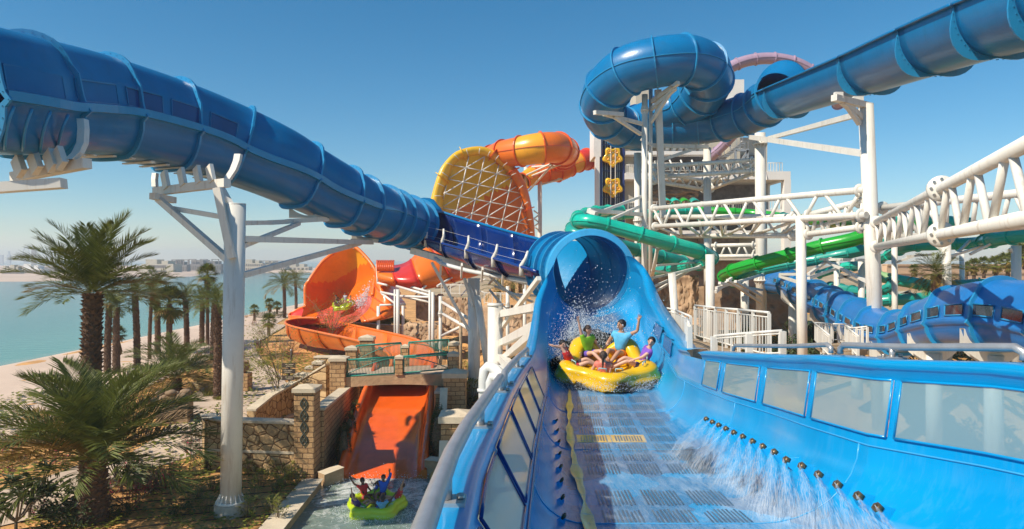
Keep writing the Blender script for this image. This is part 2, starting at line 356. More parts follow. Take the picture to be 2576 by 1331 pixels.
def tube_slide(root, ctrl, nseg, mats, sec=None, steps=6, ringmat=None, rw=.13, rth=.09, n=26, seam=True, name='tube_section', world=False, rings=None, bolts=False, ringname='flange', cuts=None):
    """ctrl: (px, py, depth, thickness px) or world (x,y,z,r). Each length between flanges is a part."""
    C4 = []
    for c in ctrl:
        if world: C4.append(c)
        else:
            p = W(c[0], c[1], c[2]); C4.append((p.x, p.y, p.z, c[3] / 2 * c[2] / F))
    tot = nseg * steps + 1
    S = catmull(C4, 400)
    d = np.r_[0, np.cumsum(np.linalg.norm(np.diff(S[:, :3], axis=0), axis=1))]
    if cuts is None: bounds = np.linspace(0, d[-1], nseg + 1)
    else: bounds = np.array([0] + [q * d[-1] for q in cuts] + [d[-1]]); nseg = len(bounds) - 1
    tt = []
    for i in range(nseg): tt += list(np.linspace(bounds[i], bounds[i + 1], steps + 1)[:-1])
    tt.append(d[-1])
    S = np.array([[np.interp(t, d, S[:, k]) for k in range(4)] for t in tt])
    P = [Vector(s[:3]) for s in S]; FR = frames_up(P); rad = S[:, 3]
    sec = sec or circ(n)
    secf = sec if callable(sec) else (lambda t: sec)
    loops = []
    for i, (p, (t, sd, u), r) in enumerate(zip(P, FR, rad)):
        q = secf(i / (len(P) - 1)); loops.append([p + sd * (a * r) + u * (b * r) for a, b in q])
    mats = mats if isinstance(mats, (list, tuple)) else [mats]
    for k in range(nseg):
        mb = MB(); mb.grid(loops[k * steps:(k + 1) * steps + 1], 0, True, True)
        mb.build(name, mats[k % len(mats)], root)
    for k in range(nseg + 1):
        if rings is not None and k not in rings: continue
        i = min(k * steps, len(P) - 1); mb = MB()
        ring_strip(mb, loops[i], P[i], FR[i][0], rw, rth, True, .01)
        if bolts: bolts_on(mb, loops[i], P[i], FR[i][0], rw, rth)
        mb.build(ringname, ringmat or mats[k % len(mats)], root)
    if seam:
        for sg in (1, -1):
            mb = MB(); rows = []
            for p, (t, sd, u), r in zip(P, FR, rad):
                b = p + sd * (sg * r * .985)
                rows.append([b - u * .035, b + sd * (sg * rw * .55) - u * .03, b + sd * (sg * rw * .55) + u * .03, b + u * .035])
            mb.grid(rows, 0, False); mb.build('joint_seam', ringmat or mats[0], root)
    return P, FR, rad, loops

# ================================================================ the blue raft slide: covered tube, open trough, tunnel, channel
root = thing('raft_slide', 'blue raft slide with windowed tube, open trough and tunnel ending in the water-jet channel', 'water slide', tuple(W(430, 320, 34)))
BLUE = root
TA = [(-130, 225, 22.5, 345), (0, 243, 24.5, 318), (100, 254, 27, 292), (250, 274, 30.5, 258), (430, 318, 34, 228), (560, 359, 36.3, 206), (700, 415, 38, 184), (780, 456, 39.5, 166), (864, 498, 41.2, 152), (950, 533, 44, 137), (1000, 550, 46, 128), (1047, 565, 48, 119)]
NS = 40
hs = resample_loop(HULL, NS); rs = resample_loop(round_as(60), NS)
def secA(t):
    w = sstep(.56, .70, t); k = 1.0
    return [(lerp(a[0] * .93, b[0], w), lerp(a[1] + (.06 if True else 0) * (1 - w), b[1], w)) for a, b in zip(hs, rs)]
PA, FA, RA, LA = tube_slide(BLUE, TA, 10, M['blue'], sec=secA, steps=8, ringmat=M['blue_ring'], rw=.2, rth=.1, seam=False, bolts=True, cuts=[.13, .285, .405, .52, .645, .745, .795, .865, .905, .96])
# ledge and seam on the round part
mb = MB(); rows = []
for i, (p, (t, sd, u), r) in enumerate(zip(PA, FA, RA)):
    w = sstep(.60, .72, i / (len(PA) - 1))
    b = p + sd * (r * lerp(.905, .995, w)) + u * (r * lerp(-.1, .0, w)); q = lerp(.19, .05, w)
    rows.append([b - u * q - sd * .05, b - u * (q - .02) + sd * lerp(.13, .1, w), b + u * (q - .05) + sd * lerp(.13, .1, w), b + u * q - sd * .05])
mb.grid(rows, 0, False); mb.build('side_ledge', M['blue_ring'], BLUE)
def surfA(fi, sv, uv, off=0):
    i = int(fi); f = fi - i; i = min(i, len(PA) - 2)
    def pt(k):
        p, (t, sd, u), r = PA[k], FA[k], RA[k]; return p + sd * (r * sv * .93 + off) + u * (r * (uv + .06))
    return pt(i).lerp(pt(i + 1), f)
def projx(p): return CX + p.x / p.y * F
def findA(px, sv, uv):
    lo, hi = 0, len(PA) - 1
    for _ in range(40):
        m = (lo + hi) / 2
        if projx(surfA(m, sv, uv)) < px: lo = m
        else: hi = m
    return lo
for k, (x0, x1) in enumerate([(10, 158), (190, 293), (318, 408), (431, 508), (529, 596)]):
    i0, i1 = findA(x0, .85, .15), findA(x1, .85, .15); rows = []; fr = []
    for q in range(9):
        fi = lerp(i0, i1, q / 8); rows.append([surfA(fi, .832, .30, .03), surfA(fi, .852, .12, .03), surfA(fi, .868, -.06, .03)])
    mb = MB(); mb.grid(rows, 0, True); w = mb.build('window', M['pane_dark'] if k > 1 else M['blue_pane'], BLUE)
    mb = MB()
    c = [rows[0][0], rows[-1][0], rows[-1][-1], rows[0][-1]]
    for q in range(4): mb.beam(c[q], c[(q + 1) % 4], .05, .05)
    mb.build('window_frame', M['blue'], w)
mb = MB()
for k in range(9):
    fi = findA([225, 252, 300, 345, 392, 430, 466, 505, 540][k], .52, -.95)
    a, b = surfA(fi, .42, -.97), surfA(fi, -.48, -.97); d = Vector((0, 0, -.05))
    mb.beam(a + d, b + d, .2, .06)
mb.build('hull_stiffener', M['white'], BLUE)
for k, px in enumerate((14, 60, 106, 150)):          # four hoses under the near hull
    pts = []
    for q in range(9):
        u = lerp(-.32, -.92, q / 8); fi = findA(px + (q / 8) ** 2 * 26 - 14 * math.sin(q / 8 * 3.1), .85, -.4)
        pts.append(surfA(fi, lerp(.95, .55, (q / 8) ** 2), u, .1))
    mb = MB(); mb.path(pts, .055, 8); mb.build('water_hose', M['blue_ring'], BLUE)
# bell mouth at the end of the tube (upstand seen above the rim)
mb = MB(); rows = []
c0, (t0, s0, u0), r0 = PA[-1], FA[-1], RA[-1]
for k in range(15):
    a = R(150 - k * 12)
    o = s0 * (-math.cos(a)) + u0 * math.sin(a)
    rows.append([c0 + o * (r0 * 1.0), c0 + t0 * .35 + o * (r0 * 1.03), c0 + t0 * .6 + o * (r0 * 1.12), c0 + t0 * .75 + o * (r0 * 1.25 if 2 < k < 12 else r0 * 1.15)])
mb.grid(rows); mb.build('bell_mouth', M['blue'], BLUE, solid=.05)
# open trough
n = 26
rF = rail([(1052, 507, 49.8), (1062, 517, 49.5), (1130, 539, 48), (1210, 563, 45.5), (1290, 585, 41.5), (1380, 608, 36.8)], n)
rM = rail([(1060, 565, 49.8), (1072, 570, 49.5), (1140, 601, 48), (1213, 624, 45.2), (1295, 652, 41), (1385, 672, 36)], n)
rB = rail([(1066, 608, 48.4), (1078, 613, 48.1), (1130, 643, 46.3), (1200, 670, 43.4), (1288, 693, 39.3), (1380, 706, 34.6)], n)
rQ = rail([(1062, 612, 46.9), (1072, 618, 46.7), (1116, 638, 45), (1182, 660, 42.3), (1262, 683, 38.4), (1362, 704, 33.6)], n)
rN = rail([(1058, 595, 46.8), (1066, 600, 46.6), (1110, 612, 45), (1172, 629, 42), (1245, 651, 38), (1352, 684, 33.2)], n)
rows = []
for a in zip(rF, rM, rB, rQ, rN): rows.append([Vector(p) for p in catmull(a, 17)])
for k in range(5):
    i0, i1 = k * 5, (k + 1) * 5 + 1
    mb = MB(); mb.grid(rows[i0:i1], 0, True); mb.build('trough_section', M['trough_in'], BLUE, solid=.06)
    mb = MB(); rb = rows[i0]; t = (rows[i0 + 1][8] - rows[i0][8]).normalized()
    cc = (rows[i0][0] + rows[i0][16]) / 2
    ring_strip(mb, rb[7:], cc, t, .16, .07, False, 0); mb.build('trough_rib', M['navy'], BLUE)
mb = MB(); mb.path([r[0] for r in rows], .09, 6); mb.build('far_rim', M['blue'], BLUE)
mb = MB(); mb.path([r[16] for r in rows], .09, 6); mb.build('near_rim', M['navy'], BLUE)
for k, (bx, by, tx, ty, d) in enumerate([(1071, 602, 1069, 567, 46.5), (1111, 612, 1116, 576, 45), (1173, 629, 1179, 593, 42), (1241, 649, 1251, 615, 38.2), (1312, 668, 1328, 632, 34.9)]):
    a, b = W(bx, by, d), W(tx, ty, d - .15); m2 = W((bx + tx) / 2 + 3, (by + ty) / 2, d - .3)
    mb = MB(); mb.path([a - Vector((0, 0, .5)), a, m2, b], [.13, .12, .09, .06], 6); mb.build('safety_post', M['white'], BLUE)
mb = MB()
for f in (.3, .9):
    mb.path([W(*[lerp(p, q, f) for p, q in zip((bx, by, d), (tx, ty, d - .15))]) for (bx, by, tx, ty, d) in [(1071, 602, 1069, 567, 46.5), (1111, 612, 1116, 576, 45), (1173, 629, 1179, 593, 42), (1241, 649, 1251, 615, 38.2), (1312, 668, 1328, 632, 34.9)]], .006, 4)
mb.build('safety_cable', M['white'], BLUE)
# tunnel: curved tube from the trough to the mouth
TU = [(2.35, 35.6, 10.62, 1.68), (2.78, 34.4, 10.55, 1.68), (3.1, 33.2, 10.48, 1.68), (3.34, 32.0, 10.42, 1.68), (3.42, 31.0, 10.40, 1.68)]
PT, FT, RT_, LT_ = tube_slide(BLUE, TU, 4, [M['blue']], steps=5, ringmat=M['blue_ring'], rw=.16, rth=.12, seam=False, world=True, n=40, name='tunnel_section', bolts=True)
mb = MB(); pr = []
c0 = Vector((3.42, 31.0, 10.40))
for k in range(33):                                   # the wide front collar of the mouth
    a = R(-28 + k * 7.4); o = Vector((math.cos(a), 0, math.sin(a)))
    pr.append([c0 + o * 1.68 + Vector((0, .4, 0)), c0 + o * 1.98 + Vector((0, .4, 0)), c0 + o * 1.98 + Vector((0, .02, 0)), c0 + o * 1.92 + Vector((0, -.2, 0)), c0 + o * 1.68 + Vector((0, -.24, 0)), c0 + o * 1.68])
mb.grid(pr, 0, False); mb.build('mouth_collar', M['blue_rim'], BLUE)
# channel
Ds = [31, 29, 27, 25, 23, 21, 19, 17.5, 16, 15, 14, 13, 12, 11, 10, 9.2, 8.5, 7.7, 7, 6.3, 5.6, 5, 4.5, 3.9, 3.4, 3.0, 2.6, 2.2]
tD = [31, 27, 23, 19, 16, 14, 12, 10, 8.5, 7, 5.6, 4.5, 3.4, 2.2]
TZF = [8.76, 8.42, 8.14, 7.86, 7.75, 7.8, 7.9, 8.05, 8.2, 8.37, 8.6, 8.8, 9.0, 9.2]
TXL = [1.72, 1.15, .9, .68, .52, .38, .22, .08, -.02, -.1, -.17, -.22, -.22, -.22]
TZL = [11.26, 9.9, 9.3, 9.02, 9.0, 9.08, 9.22, 9.36, 9.45, 9.54, 9.62, 9.68, 9.72, 9.75]
TXR = [4.95, 4.93, 4.55, 4.12, 3.8, 3.75, 3.72, 3.75, 3.62, 3.6, 3.8, 3.9, 3.95, 4.0]
TZR = [11.4, 10.2, 9.55, 9.2, 9.03, 9.2, 9.42, 9.65, 9.85, 10.0, 10.17, 10.25, 10.32, 10.4]
TFL = [2.6, 2.2, 1.9, 1.5, 1.28, 1.1, .98, .88, .82, .74, .70, .68, .66, .65]
TFR = [4.2, 3.95, 3.75, 3.45, 3.2, 3.05, 2.88, 2.7, 2.55, 2.48, 2.45, 2.45, 2.5, 2.55]
def chan(D):
    g = lambda T: interp(-D, [-d for d in tD], T)
    return g(TZF), g(TXL), g(TZL), g(TXR), g(TZR), g(TFL), g(TFR)
def chan_section(D):
    """(left flange, left window band, bowl, right window band, right flange) rows of (x,z)"""
    zf, xl, zl, xr, zr, fl, fr = chan(D)
    hl, hr = zl - zf, zr - zf
    xs = xl + .3; zs = zf + .42 * hl
    left = [(xl - .22, zl - .10), (xl - .22, zl + .02), (xl, zl + .02), (xl + .02, zl - .02), (xl + .04, zf + .92 * hl)]
    lwin = [(xl + .04, zf + .92 * hl), (xl + .26, zf + .5 * hl)]
    bowl = [(xl + .26, zf + .5 * hl), (xs, zs)]
    for k in range(1, 9):
        a = k / 8 * math.pi / 2
        bowl.append((fl - (fl - xs) * math.cos(a), zs - (zs - zf) * math.sin(a)))
    for k in range(1, 6): bowl.append((lerp(fl, fr, k / 6), zf))
    xq, zq = xr - .11, zf + .5 * hr
    bowl.append((fr, zf))
    for k in range(1, 9):
        a = k / 8 * math.pi / 2
        bowl.append((fr + (xq - fr) * math.sin(a), zq - (zq - zf) * math.cos(a)))
    bowl.append((xr - .1, zf + .57 * hr))
    rwin = [(xr - .1, zf + .57 * hr), (xr - .03, zf + .9 * hr)]
    right = [(xr - .03, zf + .9 * hr), (xr - .05, zr - .06), (xr - .12, zr), (xr + .05, zr + .03), (xr + .32, zr + .03), (xr + .34, zr - .12)]
    sec = [left, lwin, bowl, rwin, right]
    w = 1 - sstep(24.5, 31, D)
    if w < 1:
        flat = [p for q in sec for p in q]; L = np.r_[0, np.cumsum([math.dist(a, b) for a, b in zip(flat, flat[1:])])]; L /= L[-1]
        th0, th1 = R(160), R(388)
        out = []; i = 0
        for q in sec:
            z = []
            for p in q:
                a = lerp(th0, th1, L[i]); i += 1
                z.append((lerp(3.42 + 1.68 * math.cos(a), p[0], w), lerp(10.40 + 1.68 * math.sin(a), p[1], w)))
            out.append(z)
        sec = out
    return sec
DD = []
for a, b in zip(Ds, Ds[1:]): DD += [a, (a + b) / 2]
DD.append(Ds[-1])
SEC = {d: chan_section(d) for d in DD}
def v3(p, d): return Vector((p[0], d, p[1]))
ALLCH = MB()
def chan_part(k, name, m, dlist, rev=False, skipf=None, par=None, solid=0):
    rows = [[v3(p, d) for p in SEC[d][k]] for d in dlist]
    mb = MB(); mb.grid(rows, 0, True, skip=skipf); ALLCH.grid(rows)
    return mb.build(name, m, par or BLUE, solid=solid)
d_far = [d for d in DD if d >= 14.5]; d_near = [d for d in DD if d <= 14.5]
cuts = [31, 23, 16, 11, 7, 4.5, 2.2]
for a, b in zip(cuts, cuts[1:]):
    chan_part(2, 'channel_bed', M['channel_wet'], [d for d in DD if b <= d <= a])
lrim = [d for d in DD if d <= 29]
chan_part(0, 'side_flange', M['channel'], DD)
chan_part(4, 'side_flange', M['channel'], [d for d in DD if d >= 15]); chan_part(4, 'side_flange', M['channel'], [d for d in DD if d <= 14])
chan_part(3, 'side_wall', M['channel'], [d for d in DD if d >= 14])
chan_part(1, 'side_wall', M['channel'], [d for d in DD if d >= 13.5])
# window bands: mullions and panes
def band(k, edges, gap, m, side):
    lo, hi = 2.2, 14.0 if side == 'r' else 13.5
    solid = []
    def srow(d):
        s = chan_section(d); return [v3(s[k][0], d), v3(s[k][1], d)]
    prev = hi
    mb = MB()
    for (a, b) in edges:                 # a>b depths of one pane
        mb = MB(); mb.grid([srow(prev), srow((prev + a) / 2), srow(a)], 0, False); mb.build('window_mullion', M['channel'], BLUE); prev = b
        rows = [srow(lerp(a, b, q / 6)) for q in range(7)]
        off = Vector((-.012 if side == 'r' else .012, 0, 0))
        pane = MB(); pane.grid([[p + off for p in r] for r in rows], 0, True)
        pw = pane.build('window_pane', m, BLUE)
        fr = MB(); q0, q1 = rows[0], rows[-1]; e = off * 1.5
        fr.path([q0[0] + e, *[r[0] + e for r in rows[1:]]], .012, 5); fr.path([q0[1] + e, *[r[1] + e for r in rows[1:]]], .012, 5)
        fr.path([q0[0] + e, q0[1] + e], .012, 5); fr.path([q1[0] + e, q1[1] + e], .012, 5)
        fr.build('pane_edge', M['channel'] if side == 'r' else M['navy'], pw)
    mb = MB(); mb.grid([srow(prev), srow(lo)], 0, False)
    mb.build('window_mullion', M['channel'], BLUE)
def dpx(k, px):          # depth at which band k's middle projects to px
    lo, hi = 2.2, 14.5
    for _ in range(40):
        m = (lo + hi) / 2; s = chan_section(m)[k]; x = CX + (s[0][0] + s[1][0]) / 2 / m * F
        if (x > px): lo = m
        else: hi = m
    return lo
EDG = [(dpx(3, a), dpx(3, b)) for a, b in [(1772, 1810), (1823, 1908), (1926, 2034), (2050, 2241), (2263, 2640)]]
band(3, EDG, 0, M['frosted'], 'r')
band(1, [(13.2, 11.3), (11.1, 9.35), (9.2, 7.65), (7.5, 5.6), (5.45, 3.75), (3.6, 2.3)], 0, M['frosted'], 'l')
# two small dark windows set in the upper right wall
CHB = BVHTree.FromPolygons([tuple(v) for v in ALLCH.v], ALLCH.f)
def cast(px, py, off=0.0):
    o = Vector((0, 0, CZ)); d = (W(px, py, 10) - o).normalized(); h = CHB.ray_cast(o, d)
    if h[0] is None: return None, None
    nn = h[1] if h[1].dot(d) < 0 else -h[1]
    return h[0] + nn * off, nn
for q in ([(1651, 810), (1668, 827), (1660, 862), (1645, 836)], [(1673, 842), (1693, 858), (1689, 897), (1668, 874)]):
    rows = []
    for i in range(5):
        r = []
        for j in range(5):
            x = lerp(lerp(q[0][0], q[1][0], j / 4), lerp(q[3][0], q[2][0], j / 4), i / 4); y = lerp(lerp(q[0][1], q[1][1], j / 4), lerp(q[3][1], q[2][1], j / 4), i / 4)
            p, nn = cast(x, y, .03)
            if p is not None: r.append(p)
        if len(r) == 5: rows.append(r)
    if len(rows) > 1:
        mb = MB(); mb.grid(rows); w = mb.build('window', M['pane_dark'], BLUE)
        mb = MB(); mb.path([rows[0][0], rows[0][-1], rows[-1][-1], rows[-1][0], rows[0][0]], .02, 5); mb.build('window_frame', M['channel'], w)
# seam lines on both walls and across the floor
mb = MB()
mb.path([v3(chan_section(d)[2][-2], d) + Vector((-.004, 0, .004)) for d in DD if d <= 24], .009, 5)
mb.build('joint_seam', M['blue_rim'], BLUE)
mb = MB(); mb.path([v3(chan_section(d)[2][1], d) + Vector((.006, 0, 0)) for d in DD if d <= 14], .009, 5); mb.build('joint_seam', M['navy'], BLUE)
for d in (15.2, 11.6, 7.2):
    mb = MB(); s = chan_section(d)[2]; mb.path([v3(p, d) + Vector((0, 0, .004)) for p in s[1:-1]], .008, 5); mb.build('joint_seam', M['blue_rim'], BLUE)
# golden reflections painted as strips along the left curve
mb = MB(); rows = []
for d in np.linspace(17.5, 5.2, 40):
    s = chan_section(d)[2]; w = .10 + .05 * math.sin(d * 2.1) + .03 * math.sin(d * 5.3)
    a = Vector((s[9][0] + .02, d, s[9][1] + .03)); rows.append([a - Vector((w * .55, 0, -.02)), a, a + Vector((w * .45, 0, .004))])
mb.grid(rows); mb.build('painted_reflection', M['stripe'], BLUE)
mb = MB(); rows = []
for d in np.linspace(13, 3.2, 40):
    s = chan_section(d)[2]; a, b = v3(s[1], d), v3(s[2], d); rows.append([a.lerp(b, .45) + Vector((.01, 0, .003)), a.lerp(b, .62 + .1 * math.sin(d * 3)) + Vector((.01, 0, .003))])
mb.grid(rows); mb.build('painted_reflection', M['stripe'], BLUE)
# grates in the floor
rg = random.Random(3)
dv = [17.0, 16.2, 15.4, 14.6, 13.7, 12.9, 12.2, 11.3, 10.6, 9.7, 8.9, 7.9, 7.1, 6.3]
for r_, (da, db) in enumerate(zip(dv, dv[1:])):
    ncol = 3
    for c in range(ncol):
        if r_ in (9,) : continue
        mb = MB(); gold = (r_ == 5 and c < 2)
        a0, a1 = (c + .1) / ncol, (c + .9) / ncol
        for k in range(10):
            t = lerp(a0, a1, (k + .5) / 10); pts = []
            for d in (da - .1, db + .1):
                zf, xl, zl, xr, zr, fl, fr = chan(d); pts.append(Vector((lerp(fl + .12, fr + .02, t), d + (rg.uniform(-.06, .02) if d > db + .3 else rg.uniform(-.02, .06)), zf + .006)))
            e = Vector((.011, 0, 0)); mb.quad(pts[0] - e, pts[0] + e, pts[1] + e, pts[1] - e)
        g = mb.build('floor_grate', M['slot'], BLUE)
        if gold:
            b2 = MB(); q = []
            for d in (da - .02, db + .02):
                zf, xl, zl, xr, zr, fl, fr = chan(d); q.append([Vector((lerp(fl + .12, fr + .02, t), d, zf + .003)) for t in (a0 - .03, a1 + .03)])
            b2.quad(q[0][0], q[0][1], q[1][1], q[1][0]); b2.build('grate_plate', M['stripe'], g)
# spray nozzles
def nozzle(p, nn, s=1.0):
    mb = MB(); nn = nn.normalized(); up = Vector((0, 0, 1)); sd = nn.cross(up).normalized(); u = sd.cross(nn) * -1
    if u.z < 0: u = -u
    w = .085 * s; a = p - sd * w * 1.3 - u * w * .7; b = p + sd * w * 1.3 - u * w * .7; c = p + u * w * 1.4; e = nn * (.10 * s)
    tip = p + e
    mb.add([a, b, c, tip - sd * w * .75 - u * w * .5, tip + sd * w * .75 - u * w * .5, tip + u * w * .55], [(0, 1, 4, 3), (1, 2, 5, 4), (2, 0, 3, 5), (3, 4, 5)])
    o = mb.build('nozzle_housing', M['channel'], BLUE)
    m2 = MB(); m2.tube(tip - nn * .02, tip + nn * .035, .05 * s, .045 * s, 6); m2.tube(tip + nn * .03, tip + nn * .05, .02 * s, n=6); m2.build('nozzle', M['bronze'], o)
    return tip + nn * .05
NZ = [(1789, 1064), (1805, 1072), (1821, 1080.5), (1839.5, 1090), (1859.5, 1100.5), (1882, 1111.5), (1907, 1124), (1934, 1138), (1964, 1153), (1998, 1170), (2035, 1190), (2078, 1213), (2127, 1240), (2180, 1270), (2228, 1302)]
NOZ = []
for k, q in enumerate(NZ):
    p, nn = cast(q[0], q[1], 0)
    if p is None: continue
    NOZ.append((nozzle(p, nn, 1.0 if k > 6 else 1.0), nn))
NZL = [(1395, 1062), (1399, 1088), (1402, 1117), (1404, 1148), (1406, 1182), (1408, 1218), (1410, 1262), (1412, 1312)]
NOZL = []
for q in NZL:
    p, nn = cast(q[0], q[1], 0)
    if p is not None: NOZL.append((nozzle(p, nn, .45), nn))
# handrails on the flanges
def handrail(pts, feet, r=.05, lab=''):
    h = thing('handrail', lab, 'handrail', tuple(pts[0]))
    mb = MB(); mb.path(pts, r, 12); mb.build('rail_pipe', M['steel'], h)
    for f, top in feet:
        mb = MB(); mb.box((f.x, f.y, f.z + .012), (.22, .15, .024)); mb.tube(f, top, r * .8, n=10)
        o = mb.build('rail_foot', M['steel'], h)
        for dx in (-.085, .085):
            m2 = MB(); m2.tube((f.x + dx, f.y, f.z + .02), (f.x + dx, f.y, f.z + .05), .022, n=6); m2.build('foot_bolt', M['bolt'], o)
def lflange(d, dx=-.16): 
    s = chan_section(d)[0]; return Vector((s[2][0] + dx, d, s[2][1]))
def rflange(d, dx=.0):
    s = chan_section(d)[4]; return Vector((s[4][0] - .15 + dx, d, s[4][1]))
def railpts(fn, d0, d1, h, n=9):
    pts = []
    for k in range(n): pts.append(fn(lerp(d0, d1, k / (n - 1))) + Vector((0, 0, h)))
    a, b = fn(d0) + Vector((0, 0, .02)), fn(d1) + Vector((0, 0, .02))
    return [a, a.lerp(pts[0], .6)] + [pts[0].lerp(pts[1], .25)] + pts[1:-1] + [pts[-1].lerp(pts[-2], .25), b.lerp(pts[-1], .6), b]
f1 = lambda d: lflange(d, -.135 + .04 * sstep(3, 8, d))
handrail(railpts(f1, 8.4, 1.6, .17), [(f1(d), f1(d) + Vector((0, 0, .16))) for d in (8.2, 5.9, 3.75)], .05, 'scuffed grey pipe handrail on the blue flange above the white panels')
handrail(railpts(f1, 14.2, 8.7, .16), [(f1(d), f1(d) + Vector((0, 0, .15))) for d in (14, 11.4, 8.9)], .045, 'short grey pipe handrail on the flange beside the raft riders')
f2 = lambda d: rflange(d)
handrail(railpts(f2, 8.25, 5.55, .12), [(f2(d), f2(d) + Vector((0, 0, .11))) for d in (7.1,)], .035, 'long grey handrail bolted on the blue wall above the big frosted windows')
handrail(railpts(f2, 12.6, 8.5, .12), [], .03, 'grey handrail on the blue wall in front of the white walkway railings')
# ================================================================ upper blue slide: open trough, collar, helix
root = thing('tube_slide', 'blue tube slide looping high above the park, with an open trough climbing to the sky', 'water slide', tuple(W(1650, 300, 58)))
UP = root
lr = [(1900, 238, 55.5), (1908, 234, 55), (2071, 165, 43), (2189, 111, 36), (2340, 42, 30), (2439, 0, 27), (2576, -55, 24), (2800, -140, 20.5)]
cp = [W(*q) + Vector((1.75, 0, 0)) for q in lr]
usec = [(-1.9, .02), (-1.9, .12), (-1.72, .12), (-1.72, .0)] + [(1.72 * math.cos(a), 1.95 * math.sin(a)) for a in np.linspace(math.pi, 2 * math.pi, 19)][1:-1] + [(1.72, 0), (1.72, .12), (1.9, .12), (1.9, .02)]
S = [Vector(p) for p in catmull(cp, 61)]; FRu = frames_up(S)
rows = [[p + sd * a + u * b for a, b in usec] for p, (t, sd, u) in zip(S, FRu)]
for k in range(6):
    mb = MB(); mb.grid(rows[k * 10:k * 10 + 11], 0, True); mb.build('trough_section', M['blue'], UP, solid=.05)
    if k:
        i = k * 10; p, (t, sd, u) = S[i], FRu[i]
        mb = MB(); rr = []
        for q in range(25):
            a = math.pi + math.pi * q / 24; w = .05 + .42 * (abs(math.sin(2 * (a - math.pi)))) ** 1.5
            o = sd * (1.72 * math.cos(a)) + u * (1.95 * math.sin(a)); oo = o.normalized()
            rr.append([p + o - t * .04, p + o + oo * w - t * .04, p + o + oo * w + t * .04, p + o + t * .04])
        mb.grid(rr, 0, False); bolts_on(mb, [p + sd * (1.72 * math.cos(a)) + u * (1.95 * math.sin(a)) for a in np.linspace(math.pi, 2 * math.pi, 25)], p, t, .2, .08, 1, .025)
        mb.build('gusset_rib', M['blue_ring'], UP)
# collar where the tube opens
t0 = (S[2] - S[0]).normalized(); mb = MB(); rr = []
p0, (tt0, sd0, u0) = S[0], FRu[0]
for q in range(25):
    a = math.pi * q / 24; o = sd0 * math.cos(a) + u0 * math.sin(a)
    k = math.sin(a) ** .6
    rr.append([p0 + o * 1.75 - tt0 * .3, p0 + o * 1.78 + tt0 * (.1 + 1.0 * k), p0 + o * 1.95 + tt0 * (.2 + 1.5 * k), p0 + o * 2.2 + tt0 * (.2 + 1.6 * k), p0 + o * 2.2 + tt0 * (.1 + 1.5 * k), p0 + o * 1.9 + tt0 * (0 + 1.1 * k), p0 + o * 1.78 - tt0 * .3])
mb.grid(rr, 0, True); mb.build('bell_mouth', M['blue'], UP)
HC, HR = Vector((11.77, 59, 0)), 4.3
def hp(phi, z, r=HR): return (HC.x + r * math.cos(R(phi)), HC.y + r * math.sin(R(phi)), z, 1.72)
j = S[0]
hel = [(j.x, j.y, j.z, 1.75)]
for (x, y, d, r) in [(1908, 274, 58.5, 1.72), (1850, 296, 60.5, 1.7), (1775, 313, 62.5, 1.65)]:
    p = W(x, y, d); hel.append((p.x, p.y, p.z, r))
def hq(phi, z, r=HR, q=1.9): return hp(phi, z, r)[:3] + (q,)
hel += [hp(100, 22.6, 4.6), hp(128, 22.9), hp(155, 23.3), hq(180, 24.1, HR, 1.8), hq(205, 25.0), hq(232, 25.8), hq(262, 26.15), hq(292, 26.4), hq(320, 26.2), hq(350, 25.6), hq(20, 24.9), hp(50, 24.2), hp(78, 23.6)]
hel += [(11.2, 65.5, 23.3, 1.6), (12.2, 69, 23.3, 1.6)]
tube_slide(UP, hel, 21, [M['blue']], steps=5, ringmat=M['blue_ring'], rw=.16, rth=.1, world=True, n=28, bolts=False)
# ---------------------------------------------------------------- mauve slide
root = thing('tube_slide', 'narrow mauve tube slide arching behind the blue loop', 'water slide', tuple(W(1940, 146, 80)))
tube_slide(root, [(1770, 262, 82, 30), (1800, 205, 80, 30), (1830, 174, 80, 29), (1880, 153, 80, 29), (1940, 147, 80, 29), (2000, 158, 80, 29), (2050, 185, 80, 29), (2092, 222, 80, 30), (2110, 262, 82, 30)], 10, M['purple'], steps=4, rw=.1, rth=.12, n=16)
tube_slide(root, [(1710, 222, 78, 27), (1690, 252, 78, 27), (1668, 282, 78, 30), (1655, 300, 78, 30)], 4, M['purple'], steps=3, rw=.1, n=14)
tube_slide(root, [(1850, 335, 82, 24), (1826, 360, 83, 24), (1800, 385, 84, 24), (1786, 400, 85, 24)], 3, M['purple'], steps=3, rw=.1, n=14)

# ================================================================ orange family: tubes by the tower, yellow disc, shell, flume, chute
root = thing('raft_slide', 'orange and yellow raft slide with a tall trussed disc, shell and chute into the pool', 'water slide', tuple(W(1210, 480, 88)))
OR = root
cyc = [M['orange'], M['amber'], M['orange'], M['orange'], M['orange2']]
tube_slide(OR, [(1238, 396, 94, 58), (1262, 388, 92, 66), (1300, 382, 90.5, 72), (1345, 375, 89.5, 78), (1385, 371, 90, 78), (1412, 376, 92, 76), (1420, 388, 95, 68), (1405, 405, 99, 58)], 7, [M['orange'], M['orange'], M['amber'], M['orange'], M['orange'], M['orange2'], M['orange2']], steps=4, ringmat=M['orange2'], rw=.2, rth=.14, n=24)
tube_slide(OR, [(1318, 455, 97, 40), (1340, 442, 98, 46), (1372, 434, 99, 52), (1410, 428, 100, 54), (1440, 412, 101, 52), (1462, 404, 102, 52), (1480, 400, 103, 52), (1500, 398, 104, 54)], 7, [M['amber'], M['orange'], M['orange'], M['orange'], M['amber'], M['red'], M['red']], steps=4, ringmat=M['orange2'], rw=.16, rth=.14, n=24)
